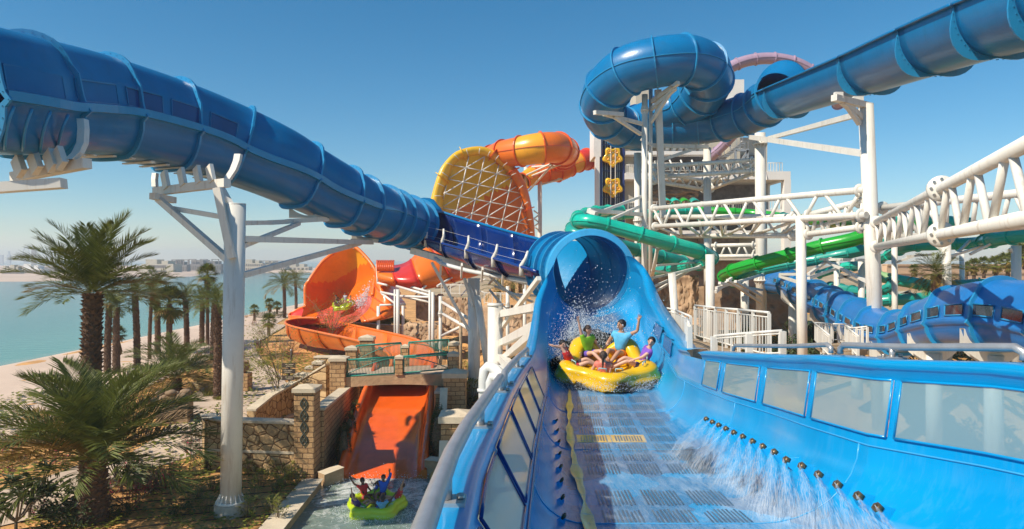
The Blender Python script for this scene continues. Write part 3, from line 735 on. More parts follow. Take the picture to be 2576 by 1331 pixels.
# disc outline (inner edge, outer edge) walking clockwise from the lower left
inn = [(1113, 640), (1113, 590), (1115, 530), (1116, 490), (1126, 458), (1141, 418), (1164, 399), (1201, 391), (1231, 398), (1256, 415), (1284, 445), (1310, 493), (1325, 548), (1333, 592), (1336, 640), (1334, 690)]
outr = [(1076, 640), (1077, 590), (1079, 530), (1086, 490), (1101, 440), (1116, 412), (1150, 380), (1204, 368), (1244, 379), (1275, 398), (1308, 435), (1328, 478), (1342, 545), (1346, 592), (1348, 640), (1345, 690)]
nI = 64
def dd(x): return 87 + (x - 1080) / 265 * 6
I3 = [Vector(p) for p in catmull([W(x, y, dd(x)) for x, y in inn], nI)]; O3 = [Vector(p) for p in catmull([W(x, y, dd(x)) for x, y in outr], nI)]
cen = W(1225, 560, dd(1225) + 1.6)
mb = MB(); rows = []
for t in np.linspace(0, 1, 13):
    rows.append([p.lerp(cen, t) + Vector((0, 1.2 * t * (1 - t), 0)) for p in I3])
def px(p): return (CX + p.x / p.y * F, HY - (p.z - CZ) / p.y * F)
def disc_m(i, j):
    x, y = px(rows[i][j]); return 0 if y < 535 - (x - 1131) * (82 / 157) else 1
mb.grid(rows, 0, True, mfun=disc_m)
disc = mb.build('trussed_disc', [M['yellow'], M['orange']], OR)
for k0, k1, m_ in ((0, 8, 'yellow'), (8, 17, 'yellow'), (17, 26, 'yellow'), (26, 34, 'yellow'), (34, 41, 'amber'), (41, 49, 'orange'), (49, 57, 'orange'), (57, 63, 'orange')):
    mb = MB(); rr = []
    for k in range(k0, k1 + 1):
        a, b = I3[k], O3[k]; c = (a + b) / 2; h = (b - a) / 2; r = h.length; row = []
        for q in range(11):
            an = math.pi * (q / 10); row.append(c - h * math.cos(an) + Vector((0, -1, 0)) * (r * 1.2 * math.sin(an)))
        row.append(b + Vector((0, 2.0, 0))); rr.append(row)
    mb.grid(rr); mb.build('rolled_rim', M[m_], OR)
    mb = MB(); c = (I3[k1] + O3[k1]) / 2; ring_strip(mb, rr[-1][:-1], c, (O3[k1] - I3[k1]).cross(Vector((0, 1, 0))).normalized(), .38, .1, False); mb.build('rim_flange', M['yellow' if k1 < 34 else 'orange2'], OR)
for k in range(6, 60, 3):
    a, b = I3[k], O3[k]; f = Vector((0, -1.35, 0))
    mb = MB(); mb.path([a.lerp(b, .05) + f * .3, a.lerp(b, .15) + f * .95, a.lerp(b, .6) + f * 1.1], .05, 5); mb.build('rim_hook', M['white'], OR)
def inside(x, y, poly):
    c = False; j = len(poly) - 1
    for i in range(len(poly)):
        (xi, yi), (xj, yj) = poly[i], poly[j]
        if (yi > y) != (yj > y) and x < (xj - xi) * (y - yi) / (yj - yi) + xi: c = not c
        j = i
    return c
polyI = [px(p) for p in I3]
def latt(i, j): return (1165 + 46.5 * i - 8 * j, 458 - 28.5 * i + 36 * j)
for i in range(-4, 8):
    for j in range(-4, 9):
        A_ = latt(i, j)
        for di, dj in ((1, 0), (0, 1), (1, 1)):
            B_ = latt(i + di, j + dj); ia, ib = inside(*A_, polyI), inside(*B_, polyI)
            if not (ia or ib): continue
            p, q = (A_, B_) if ia else (B_, A_)
            if not (ia and ib):
                lo, hi = 0, 1
                for _ in range(12):
                    m_ = (lo + hi) / 2
                    if inside(lerp(p[0], q[0], m_), lerp(p[1], q[1], m_), polyI): lo = m_
                    else: hi = m_
                q = (lerp(p[0], q[0], lo), lerp(p[1], q[1], lo))
                if lo < .12: continue
            e = 0 if (ia and ib) else .75
            mb = MB(); mb.tube(W(p[0], p[1], dd(p[0]) - .9), W(q[0], q[1], dd(q[0]) - .9 + e), .075, n=6); mb.build('truss_bar', M['white'], disc)
        if inside(*A_, polyI):
            mb = MB(); mb.ball(W(A_[0], A_[1], dd(A_[0]) - .92), .14, 8, 6); mb.build('truss_node', M['white'], disc)
# lower body seen under the blue trough
mb = MB(); A_ = rail([(946, 655, 80), (985, 668, 79), (1030, 655, 78), (1065, 610, 79), (1085, 560, 83)], 24); B_ = rail([(948, 690, 76), (990, 700, 74.5), (1045, 700, 74), (1110, 672, 76), (1160, 640, 80)], 24); C_ = rail([(958, 712, 77), (1000, 722, 76), (1060, 728, 75.5), (1130, 712, 77), (1200, 690, 81)], 24); D_ = rail([(975, 706, 81), (1010, 716, 80), (1070, 716, 80), (1140, 700, 82), (1215, 680, 85)], 24)
rw_ = [[Vector(p) for p in catmull(q, 12)] for q in zip(A_, B_, C_, D_)]
for k, m_ in enumerate(['orange', 'red', 'orange', 'orange2']):
    mb = MB(); mb.grid(rw_[k * 6:min(24, k * 6 + 7)]); mb.build('curved_section', M[m_], OR, solid=.08)
    if k:
        mb = MB(); rr = rw_[k * 6]; ring_strip(mb, rr, (rr[0] + rr[-1]) / 2 + Vector((0, 2, .5)), Vector((1, 0, .2)).normalized(), .22, .1, False); mb.build('flange', M['red'], OR)
for k in range(9):                                    # short red ribs on the outside of the bend
    mb = MB(); x = 950 + k * 5; mb.path([W(x, 656, 77.2), W(x - 1, 668, 76.2), W(x, 682, 76)], .12, 5); mb.build('outer_rib', M['orange2'], OR)
# shell: big curved wall facing the camera
ol = [(757, 800, 80), (764, 778, 81), (768, 765, 81.5), (768, 723, 82), (776, 708, 82.5), (806, 665, 83), (824, 648, 83), (856, 626, 82.5), (889, 620, 82), (919, 645, 80.5), (944, 680, 79), (943, 705, 78), (938, 735, 77), (935, 765, 76), (925, 790, 75.5), (870, 818, 75), (800, 825, 77)]
OL = [Vector(p) for p in catmull([W(*q) for q in ol] + [W(*ol[0])], 85)][:-1]
cs = W(858, 735, 86.5); rows = []
for t in np.linspace(0, 1, 16): rows.append([p.lerp(cs, t) + Vector((0, 3.6 * (t * (1 - t)), -.4 * t * (1 - t))) for p in OL])
def shell_m(i, j):
    x, y = px(rows[i][j])
    if y > 748 + (925 - x) * .30 - .0009 * (x - 850) ** 2 and x > 800: return 2
    return 0 if (y < 712 - max(0, x - 829) * .63) else 1
mb = MB(); mb.grid(rows, 0, True, True, mfun=shell_m); mb.build('shell_wall', [M['amber'], M['orange'], M['wet_red']], OR)
mb = MB(); mb.path(OL[6:62], .2, 8); mb.build('shell_rim', M['orange'], OR)
for k in range(8, 60, 4):
    mb = MB(); q = OL[k].lerp(cs, .04); mb.ball(q + Vector((0, -.15, 0)), .09, 6, 4); mb.build('rim_bolt', M['bolt'], OR)
# back of the shell on the other side (stacked curved ribs near 940,700..780)
mb = MB(); A_ = rail([(944, 672, 79), (942, 705, 78), (937, 740, 77), (930, 775, 75.5), (905, 800, 74.5)], 16); B_ = rail([(962, 690, 78), (965, 735, 76), (985, 770, 75), (965, 800, 73.8), (912, 812, 73.6)], 16); C_ = rail([(1000, 715, 82), (1010, 750, 81), (1020, 770, 80), (990, 795, 78), (930, 806, 76.5)], 16)
rq = [[Vector(p) for p in catmull(q, 9)] for q in zip(A_, B_, C_)]
mb.grid(rq); mb.build('shell_back', M['orange'], OR, solid=.08)
for k in range(2, 15, 3):
    mb = MB(); ring_strip(mb, rq[k], (rq[k][0] + rq[k][-1]) / 2 + Vector((0, 2, 0)), Vector((.2, 0, 1)).normalized(), .22, .1, False); mb.build('flange', M['orange2'], OR)
# flume from the shell round to the bridge, then the chute
fl_far = [(840, 800, 80), (775, 772, 87), (735, 786, 88), (728, 795, 87), (760, 797, 85), (800, 802, 82), (857, 812, 77), (919, 825, 70), (994, 841, 63), (1052, 857, 57.5), (1086, 880, 53.5), (1098, 915, 50.5), (1090, 957, 47.8)]
fl_bot = [(820, 815, 76), (770, 812, 82), (735, 830, 84), (726, 846, 82), (755, 862, 78.5), (795, 873, 75.5), (856, 880, 70.5), (910, 888, 63.5), (980, 900, 57), (1030, 905, 54), (1058, 928, 51), (1056, 955, 48.8), (1022, 975, 47.5)]
fl_nr = [(800, 800, 74), (752, 800, 79), (724, 806, 80), (719, 814, 79), (738, 822, 77), (770, 829, 74), (822, 840, 69), (870, 850, 62), (930, 866, 56), (975, 888, 51.5), (985, 915, 49.5), (970, 938, 48.6), (946, 960, 47.5)]
n = 66
a_, b_, c_ = rail(fl_far, n), rail(fl_bot, n), rail(fl_nr, n)
rows = []
for p, q, r in zip(a_, b_, c_):
    k1, k2 = p.lerp(q, .5), q.lerp(r, .5); dn = Vector((0, 0, -1))
    rows.append([Vector(z) for z in catmull([p, k1 + dn * (.16 * (p - q).length) + (p - q) * .13, q, k2 + dn * (.16 * (r - q).length) + (r - q) * .13, r], 17)])
for k in range(11):
    mb = MB(); mb.grid(rows[k * 6:min(n, k * 6 + 7)]); mb.build('flume_section', M['red' if k < 2 else 'orange'], OR, solid=.09)
    mb = MB(); i = k * 6; cc = (rows[i][0] + rows[i][-1]) / 2; t = (b_[min(n - 1, i + 1)] - b_[max(0, i - 1)]).normalized()
    ring_strip(mb, rows[i], cc, t, .24, .1, False); mb.build('flange', M['orange2'], OR)
for nm, q in (('far_rim', 0), ('near_rim', 16)):
    mb = MB(); mb.path([r[q] for r in rows], .13, 6); mb.build(nm, M['orange'], OR)
ch = [(958, 47.6, 944, 1091, 3.3), (1000, 45.6, 934, 1088, 2.9), (1050, 43, 912, 1086, 2.2), (1100, 40.6, 890, 1080, 1.4), (1150, 38.3, 874, 1074, .8), (1185, 36.9, 862, 1070, .35), (1208, 36.0, 852, 1069, .02)]
rows = []
K = catmull([(d, (xl - CX) / F * d, (xr - CX) / F * d, z) for y, d, xl, xr, z in ch], 29)
for i, (d, xl, xr, z) in enumerate(K):
    h = .95 - .5 * i / 28 + .06 * abs(math.sin(i * .9)); w = xr - xl; r = []
    for s, u in [(-.03, -.25), (-.02, 1.0), (.035, 1.0), (.055, .7), (.075, .4), (.11, .15), (.17, .03), (.26, 0), (.4, 0), (.6, 0), (.74, 0), (.83, .03), (.89, .15), (.925, .4), (.945, .7), (.965, 1.0), (1.02, 1.0), (1.03, -.25)]:
        r.append(Vector((xl + w * s, d, z + h * u)))
    rows.append(r)
for k in range(4):
    mb = MB(); mb.grid(rows[k * 7:k * 7 + 8]); mb.build('chute_section', M['orange_wet'], OR)
# front lip face down into the water
mb = MB(); mb.grid([rows[-1], [Vector((p.x, p.y - .02, -.4)) for p in rows[-1]]], 0, False); mb.build('chute_lip', M['orange'], OR)

# ================================================================ green and teal tube slides
def gslide(label, paths):
    r = thing('tube_slide', label, 'water slide', tuple(W(*paths[0][0][0][:3])))
    for ctrl, n_, m_ in paths: tube_slide(r, ctrl, n_, [M[q] for q in m_] if isinstance(m_, (list, tuple)) else M[m_], steps=4, ringmat=None, rw=.09, rth=.1, n=16)
gslide('bright teal tube slide descending in front of the tall white column to a tight bend', [([(1560, 528, 62, 24), (1500, 533, 58, 28), (1460, 545, 54, 32), (1452, 556, 51.5, 35), (1478, 556, 50, 36), (1525, 567, 50, 37), (1585, 583, 50, 38), (1640, 599, 50, 38), (1690, 614, 50.5, 38), (1740, 628, 51, 38), (1775, 640, 52, 36), (1790, 652, 54, 33), (1770, 662, 57, 30), (1735, 668, 60, 28), (1690, 676, 63, 27)], 14, 'teal')])
gslide('sea green tube slide running behind the tunnel mouth and below the teal slide', [([(1540, 560, 66, 26), (1470, 563, 62, 28), (1437, 576, 59, 30), (1450, 588, 57.5, 31), (1500, 597, 58, 31), (1560, 616, 59, 31), (1610, 631, 60, 31), (1660, 645, 61, 31), (1705, 656, 62, 30), (1728, 664, 64, 28), (1700, 674, 67, 26), (1650, 684, 70, 25)], 11, 'teal2')])
gslide('distant teal tube slide passing level behind the white truss', [([(1490, 545, 72, 20), (1560, 542, 74, 21), (1640, 537, 76, 21), (1700, 532, 77, 22), (1745, 534, 78, 22), (1765, 545, 80, 21)], 8, 'teal'), ])
gslide('distant green tube slide passing level behind the white truss', [([(1745, 522, 82, 20), (1775, 530, 79, 22), (1830, 533, 78, 22), (1900, 538, 77, 22), (1960, 545, 74, 22), (2050, 556, 68, 24), (2140, 562, 60, 26), (2185, 560, 55, 28)], 10, ['green', 'green', 'green', 'green', 'teal2'])])
gslide('bright green tube slide curving down to the right behind the tall white column', [([(2330, 560, 46, 32), (2250, 572, 44, 34), (2182, 590, 43, 36), (2142, 604, 43, 36), (2057, 622, 44, 35), (1982, 643, 45.5, 34), (1932, 655, 46.5, 33), (1870, 672, 48, 32), (1834, 686, 49.5, 31), (1822, 700, 52, 29), (1845, 708, 55, 26)], 10, 'green'), ([(2240, 610, 50, 28), (2182, 626, 49, 29), (2120, 640, 49, 29), (2060, 652, 50, 29), (1990, 664, 51, 28), (1932, 676, 52, 27), (1880, 688, 53.5, 27), (1858, 700, 56, 25)], 7, 'teal2')])
gslide('teal tube slide weaving behind the big sloping truss', [([(2190, 590, 52, 26), (2222, 568, 50, 30), (2295, 554, 46, 33), (2357, 556, 44, 33), (2432, 566, 43, 33), (2482, 575, 45, 30), (2530, 590, 48, 27)], 7, ['teal', 'teal', 'teal2', 'teal']), ([(2215, 652, 56, 20), (2282, 622, 50, 26), (2357, 616, 48, 28), (2457, 611, 46, 30), (2505, 602, 42, 36), (2560, 593, 40, 38), (2640, 588, 38, 40)], 8, 'teal')])
gslide('low teal tube slide with one pale green length beside the small palm', [([(2060, 690, 62, 20), (2120, 672, 60, 22), (2165, 670, 58, 25), (2195, 688, 56, 26), (2227, 699, 54, 28), (2282, 709, 53, 29), (2345, 719, 52, 29), (2407, 719, 51, 29), (2470, 716, 50, 30), (2530, 722, 50, 30)], 9, ['teal', 'teal', 'teal2', 'teal', 'green2', 'teal', 'teal', 'teal2', 'teal']), ([(2245, 705, 52, 28), (2238, 725, 52, 30), (2200, 738, 54, 30), (2140, 732, 58, 26), (2090, 722, 62, 24)], 5, 'teal2'), ([(2180, 762, 50, 30), (2240, 755, 49, 29), (2300, 752, 49, 28), (2360, 744, 49, 28), (2420, 736, 50, 26)], 5, 'teal2')])
# four flume starts on the platform
for k, (x, m_) in enumerate([(1676, 'teal'), (1698, 'teal'), (1722, 'green'), (1747, 'teal2')]):
    r = thing('slide_entry', ['first teal slide entrance hood on the tower platform, beside the leaning column', 'second teal slide entrance hood on the platform, next to the green one', 'green slide entrance hood on the platform between two teal hoods', 'dark teal slide entrance hood at the far end of the platform row'][k], 'slide entrance', tuple(W(x, 510, 88)))
    mb = MB(); c = W(x, 512, 88); rr = []
    for q in range(13):
        a = math.pi * q / 12; o = Vector((math.cos(a), 0, math.sin(a))); rr.append([c + o * .5 + Vector((0, .6, .3)), c + o * .62, c + o * .8 + Vector((0, -.8, -.45))])
    mb.grid(rr); mb.build('hood', M[m_], r, solid=.05)
    mb = MB(); rr = [[c + Vector((math.cos(math.pi * (1 + q / 12)), 0, math.sin(math.pi * (1 + q / 12)) * .5)) * .95 + Vector((0, y_, z_)) for q in range(13)] for y_, z_ in ((-.6, -.25), (-2.5, -.9))]
    mb.grid(rr); mb.build('flume', M[m_ if m_ != 'teal' else 'green'], r, solid=.05)

# ================================================================ covered slide at the back right
root = thing('covered_slide', 'covered blue raft slide with a row of square windows winding behind the white stairs', 'water slide', tuple(W(2240, 830, 33)))
CB = root
TB = [(1945, 706, 56, 60), (1985, 712, 53, 62), (2030, 735, 49, 72), (2095, 768, 44, 86), (2160, 805, 38.5, 100), (2215, 832, 35, 105), (2270, 836, 32.5, 104), (2335, 815, 29.5, 122), (2410, 797, 27, 150), (2490, 790, 25, 170), (2570, 795, 23.5, 180), (2680, 815, 21.5, 195)]
PB, FB, RB, LB = tube_slide(CB, TB, 12, M['bluecov'], sec=[(a, b) for a, b in hs], steps=6, ringmat=M['blue_ring'], rw=.14, rth=.09, seam=False, bolts=False)
tag(CB)
def surfB(fi, sv, uv, off=0.0):
    i = min(int(fi), len(PB) - 2); f = fi - i
    def pt(k):
        p, (t, sd, u), r = PB[k], FB[k], RB[k]; return p + sd * (r * sv) + sd.normalized() * math.copysign(off, sv) + u * (r * uv)
    return pt(i).lerp(pt(i + 1), f)
for k in range(22):
    i0 = 4 + k * 3.1
    for sg in (1,):
        rows = [[surfB(lerp(i0, i0 + 2.2, q / 4), sg * s, u, .03) for s, u in ((.832, .30), (.85, .12), (.862, -.03))] for q in range(5)]
        mb = MB(); mb.grid(rows); w = mb.build('window', M['glass_dark'], CB)
        mb = MB(); c = [rows[0][0], rows[-1][0], rows[-1][-1], rows[0][-1], rows[0][0]]; mb.path(c, .035, 5); mb.build('window_frame', M['blue_ring'], w)
for k, fi in enumerate((8, 22, 36, 46, 56, 65)):
    for e in (0,):
        mb = MB(); a = surfB(fi, .7, -.55, .05); b = surfB(fi, -.7, -.55, .05); lo = Vector((0, 0, -1.0))
        rr = [[surfB(fi, s, -.3 - .6 * (1 - abs(s) ** 2)) + (FB[int(fi)][0] * w) for s in np.linspace(-.9, .9, 9)] for w in (-.12, .12)]
        rr.append([p + Vector((0, 0, -.7 + .0)) for p in rr[1]]); rr.insert(0, [p + Vector((0, 0, -.7)) for p in rr[0]])
        mb.grid(rr, 0, False); mb.build('support_cradle', M['white'], CB)
        mb = MB(); c = surfB(fi, 0, -1.2); mb.tube((c.x, c.y, 3.5), c, .3, n=10); mb.build('support_leg', M['white'], CB)
# ================================================================ white steelwork
def column(label, xt, yt, xb, yb, wpx, D, base=0, D2=None, collars=(), n=20, zb=None, m='white'):
    D2 = D2 or D; a, b = W(xt, yt, D), W(xb, yb, D2)
    r = wpx / 2 * D / F
    if zb is not None: b = Vector((b.x, b.y, zb))
    t = thing('support_column', label, 'column', tuple(b))
    mb = MB(); mb.tube(b, a, r, n=n); mb.build('shaft', M[m], t)
    if base:
        mb = MB(); mb.lathe(b, [(r * 1.55, -.6), (r * 1.55, .35), (r * 1.45, .42), (r * 1.0, .42)], 24); mb.build('concrete_base', M['concrete'], t)
        mb = MB(); mb.lathe(b + Vector((0, 0, .42)), [(r, 0), (r * 1.42, 0), (r * 1.42, .06), (r, .06)], 24)
        mb.build('base_plate', M['white'], t)
        mb = MB()
        for k in range(16):
            an = 2 * math.pi * k / 16; o = Vector((math.cos(an), math.sin(an), 0)); q = Vector((-o.y, o.x, 0)) * .02; c = b + Vector((0, 0, .48))
            mb.add([c + o * r - q, c + o * r * 1.38 - q, c + o * r + Vector((0, 0, .32)) - q, c + o * r + q, c + o * r * 1.38 + q, c + o * r + Vector((0, 0, .32)) + q], [(0, 1, 2), (5, 4, 3), (0, 3, 4, 1), (1, 4, 5, 2), (2, 5, 3, 0)])
        mb.build('stiffener_fins', M['white'], t, kind='stuff')
    for f in collars:
        c = a.lerp(b, f); ax = (a - b).normalized()
        mb = MB(); mb.lathe(c, [(r, -.06), (r * 1.38, -.06), (r * 1.38, .06), (r, .06)], n, axis=ax)
        o = mb.build('splice_flange', M['white'], t)
        m2 = MB()
        for k in range(14):
            an = 2 * math.pi * k / 14; o_ = Vector((math.cos(an), math.sin(an), 0)); q = Vector((-o_.y, o_.x, 0)) * .018
            for s in (1, -1):
                m2.add([c + o_ * r - q + Vector((0, 0, .06 * s)), c + o_ * r * 1.34 - q + Vector((0, 0, .06 * s)), c + o_ * r - q + Vector((0, 0, .34 * s)), c + o_ * r + q + Vector((0, 0, .06 * s)), c + o_ * r * 1.34 + q + Vector((0, 0, .06 * s)), c + o_ * r + q + Vector((0, 0, .34 * s))], [(0, 1, 2), (5, 4, 3), (0, 3, 4, 1), (1, 4, 5, 2), (2, 5, 3, 0)])
        m2.build('stiffener_fins', M['white'], o, kind='stuff')
    return t
def arm(t, a, b, w, h=None, name='bracket_arm'):
    mb = MB(); mb.beam(W(*a), W(*b), w, h or w); return mb.build(name, M['white'], t)
def pipe(t, a, b, r, name='brace_pipe', m='white'):
    mb = MB(); mb.tube(W(*a), W(*b), r, n=10); return mb.build(name, M[m], t)
c1 = column('tall white column on a round concrete base among the garden plants', 592, 515, 580, 1288, 51, 30, base=1, n=32)
mb = MB(); q = W(592, 515, 30); mb.lathe(q, [(.43, 0), (.43, .05), (.0, .06)], 24); mb.build('cap_plate', M['white'], c1)
arm(c1, (383, 493, 31.5), (437, 504, 33.2), .28); arm(c1, (392, 482, 33.2), (572, 460, 30.2), .34, .36)
arm(c1, (398, 500, 32), (572, 652, 29.8), .26); arm(c1, (432, 524, 32), (566, 547, 30), .2); arm(c1, (547, 473, 29.6), (584, 650, 29.5), .3); arm(c1, (556, 474, 31), (588, 532, 30), .24)
for (x, y) in ((416, 455), (458, 448), (498, 443), (530, 440)):
    arm(c1, (x - 4, y - 22, 32.6 - (x - 416) * .016), (x + 4, y + 18, 32.4 - (x - 416) * .016), .16, .45, 'bracket_plate')
def curved_plate(t, pts, w, th=.5):
    mb = MB(); mb2 = [W(*p) for p in pts]; rows = []
    for p in mb2: rows.append([p + Vector((-w / 2, -th / 2, 0)), p + Vector((w / 2, -th / 2, 0)), p + Vector((w / 2, th / 2, 0)), p + Vector((-w / 2, th / 2, 0))])
    mb.grid(rows, 0, False, True); mb.build('cradle_plate', M['white'], t)
curved_plate(c1, [(600, 388, 32.6), (597, 405, 32.4), (588, 428, 32.2), (572, 452, 32)], .28, .3)
curved_plate(c1, [(391, 436, 35), (389, 452, 34.8), (390, 470, 34.4)], .2, .3)
arm(c1, (612, 561, 30), (680, 560, 34), .2); arm(c1, (680, 560, 34), (735, 557, 38), .22); arm(c1, (612, 618, 30), (752, 562, 38.5), .2); arm(c1, (612, 601, 30), (935, 610, 44), .26); arm(c1, (612, 692, 30), (905, 612, 43), .24)
arm(c1, (722, 557, 38.4), (824, 551, 40), .4, .25); arm(c1, (880, 606, 43.2), (964, 605, 44.5), .4, .25)
for (x0, x1, y0, y1, d) in ((727, 824, 532, 548, 39.2), (884, 962, 592, 602, 43.8)):
    mb = MB(); a, b = W(x0, y1, d), W(x1, y1, d + .6)
    rr = [[a.lerp(b, q / 10) + Vector((0, w, 0)), a.lerp(b, q / 10) + Vector((0, w, (.12 + .5 * abs(q / 5 - 1) ** 2)))] for q in range(11) for w in (0,)]
    mb.grid(rr, 0, False); mb.build('saddle_plate', M['white'], c1, solid=.2)
# bracket coming in at the left edge
t = thing('support_bracket', 'white cantilever bracket under the windowed tube, cut by the edge of the picture', 'bracket', tuple(W(40, 470, 24)))
arm(t, (36, 446, 26), (220, 411, 24.5), .34, .34); arm(t, (-80, 478, 23), (161, 461, 23.4), .5, .32)
for (x, y) in ((48, 418), (88, 410), (128, 404), (150, 398)): arm(t, (x - 7, y - 20, 25.2 - (x - 48) * .006), (x + 7, y + 20, 25 - (x - 48) * .006), .2, .5, 'bracket_plate')
curved_plate(t, [(208, 300, 25.6), (210, 325, 25.3), (208, 360, 25), (196, 385, 24.7), (178, 402, 24.5)], .26, .3)
# columns under the blue trough
c2 = column('thick white column under the open blue trough, with a leaning brace pipe', 1192, 700, 1193, 1010, 30, 46, zb=.4, collars=())
pipe(c2, (1200, 745, 45), (1228, 925, 44), .22); pipe(c2, (1210, 800, 45.6), (1178, 712, 45.5), .1); arm(c2, (1086, 660, 45), (1180, 832, 44.8), .16); arm(c2, (1168, 700, 45.5), (1190, 770, 45.2), .16)
arm(c2, (1038, 630, 47), (1200, 678, 44.5), .5, .42, 'trough_beam'); arm(c2, (1200, 678, 44.5), (1362, 712, 35.5), .5, .42, 'trough_beam')
mb = MB(); mb.path([W(1095, 650, 44.6), W(1112, 664, 44), W(1180, 682, 43), W(1260, 697, 40), W(1350, 712, 35)], .13, 8); mb.build('water_pipe', M['pipegrey'], c2)
for k in range(5): arm(c2, (1110 + k * 52, 655 + k * 10, 44 - k * 1.8), (1108 + k * 52, 690 + k * 8, 44.5 - k * 1.8), .1, .3, 'hanger')
for k, (x0, y0, x1, y1) in enumerate([(1230, 715, 1290, 640), (1245, 720, 1340, 760), (1225, 690, 1355, 800), (1290, 740, 1360, 745), (1232, 730, 1290, 800)]): pipe(c2, (x0, y0, 46), (x1, y1, 44), .08)
c3 = column('short grey white column with a flat cap beside the handrail', 1246, 765, 1244, 940, 38, 34, zb=.3, n=28)
mb = MB(); q = W(1246, 765, 34); mb.lathe(q, [(.36, -.1), (.38, -.1), (.38, .03), (0, .04)], 24); mb.build('cap_plate', M['white'], c3)
for a, b, w in (((1264, 790, 34), (1352, 772, 26), .3), ((1264, 785, 34), (1355, 782, 26), .22), ((1264, 862, 34), (1347, 822, 22), .3), ((1270, 900, 33.5), (1345, 838, 21.5), .26), ((1262, 900, 33.8), (1318, 960, 20), .34), ((1264, 822, 34), (1356, 700, 29), .18)): arm(c3, a, b, w)
# columns on the right
c4 = column('slim double white column holding up the blue loop', 1622, 238, 1621, 742, 15, 56.5, D2=56.5, collars=(.06, .51), zb=3.5)
pipe(c4, (1637, 224, 57.5), (1636, 740, 57.5), .16); arm(c4, (1655, 226, 57), (1668, 562, 58), .5, .4, 'raking_leg')
arm(c4, (1496, 283, 52.5), (1566, 288, 54.5), .3); arm(c4, (1519, 287, 53.6), (1617, 312, 56.5), .26); arm(c4, (1545, 294, 54), (1612, 338, 56.4), .24)
arm(c4, (1707, 208, 54), (1640, 256, 56.8), .3); arm(c4, (1700, 222, 54.4), (1638, 275, 56.8), .26); arm(c4, (1690, 228, 54.8), (1637, 308, 56.8), .24); arm(c4, (1612, 350, 57), (1640, 366, 57), .2)
curved_plate(c4, [(1706, 196, 54.6), (1700, 208, 54.4), (1690, 218, 54.2)], .2, .3)
for a, b, w in (((1640, 366, 58), (1780, 370, 60.5), .3), ((1648, 408, 58), (1772, 366, 60.5), .24), ((1482, 529, 52), (1615, 540, 56.5), .3), ((1516, 531, 54), (1612, 495, 56.5), .2), ((1540, 551, 53), (1608, 520, 56.5), .2), ((1480, 530, 52), (1500, 538, 51.4), .3)): arm(c4, a, b, w)
pipe(c4, (1638, 707, 55), (1655, 622, 51), .14)
c5 = column('tall white column carrying the open blue trough at its bracket, nearest on the water side', 2178, 264, 2214, 905, 36, 36, collars=(.755,), zb=2.5, n=32)
mb = MB(); q = W(2178, 264, 36); mb.lathe(q, [(.36, 0), (.36, .04), (0, .05)], 24); mb.build('cap_plate', M['white'], c5)
arm(c5, (2098, 246, 34.6), (2182, 266, 36), .32, .3); arm(c5, (2118, 255, 35), (2172, 300, 36), .26); arm(c5, (2125, 258, 35.1), (2162, 312, 35.8), .2)
mb = MB(); mb.box(tuple(W(2109, 240, 34.8)), (.4, .2, .3)); mb.build('bracket_plate', M['white'], c5)
mb = MB(); mb.box(tuple(W(2158, 252, 36)), (.5, .2, .35)); mb.build('bracket_plate', M['white'], c5)
arm(c5, (1935, 348, 56), (2150, 290, 36.6), .28); arm(c5, (1888, 345, 56), (2172, 386, 36), .34, .32)
column('white column rising beside the tower platforms, capped by a ring flange', 1912, 335, 1916, 880, 26, 56, collars=(.05, .68), zb=4, n=24)
column('white column under the middle of the blue loop tube', 1779, 372, 1781, 790, 19, 62, collars=(.35,), zb=4)
column('white column close to the lift tower with a ring of fins', 1604, 385, 1606, 780, 18, 66, collars=(.37,), zb=4)
c6 = column('white column with pipe flanges under the long truss, near the stairs', 2014, 545, 2020, 905, 25, 40, collars=(), zb=3, n=24)
column('leaning white post in front of the rock wall', 1690, 688, 1712, 790, 19, 40, zb=3.6)
column('white column standing before the shaded rock wall', 1786, 640, 1787, 800, 22, 46, zb=3.6, n=24)
column('shaded grey column behind the green slide', 1873, 690, 1875, 820, 20, 60, zb=4)
c7 = column('thin white column behind the yellow and orange disc', 1358, 440, 1358, 720, 11, 98, zb=2)
pipe(c7, (1323, 420, 98), (1323, 480, 98), .28)
for a, b in (((1325, 440, 96), (1395, 408, 92)), ((1330, 446, 97), (1412, 412, 93)), ((1330, 480, 97), (1390, 415, 92)), ((1360, 465, 98), (1412, 450, 99)), ((1365, 435, 98), (1415, 452, 99)), ((1338, 420, 96), (1410, 415, 93))): pipe(c7, a, b, .13)
for k in range(5): pipe(c7, (1343 + (k % 2) * 14, 530 + k * 10, 97), (1357 - (k % 2) * 14, 540 + k * 10, 97.6), .1)
column('white column with grating collar at the far right of the teal slides', 2381, 600, 2385, 750, 20, 42, zb=4)
column('cream column behind the sloping truss, left of the small palm', 2250, 620, 2252, 720, 14, 48, zb=4)
column('white column at the edge of the picture before the palms', 2556, 618, 2558, 740, 22, 40, zb=4)
column('slender white post with clamps behind the blue covered slide', 2167, 655, 2168, 730, 16, 50, zb=4)
column('grey column in the shade of the tower', 2105, 640, 2106, 720, 15, 60, zb=4)
column('dark shaded column beside the covered slide', 2420, 630, 2421, 720, 12, 52, zb=4)

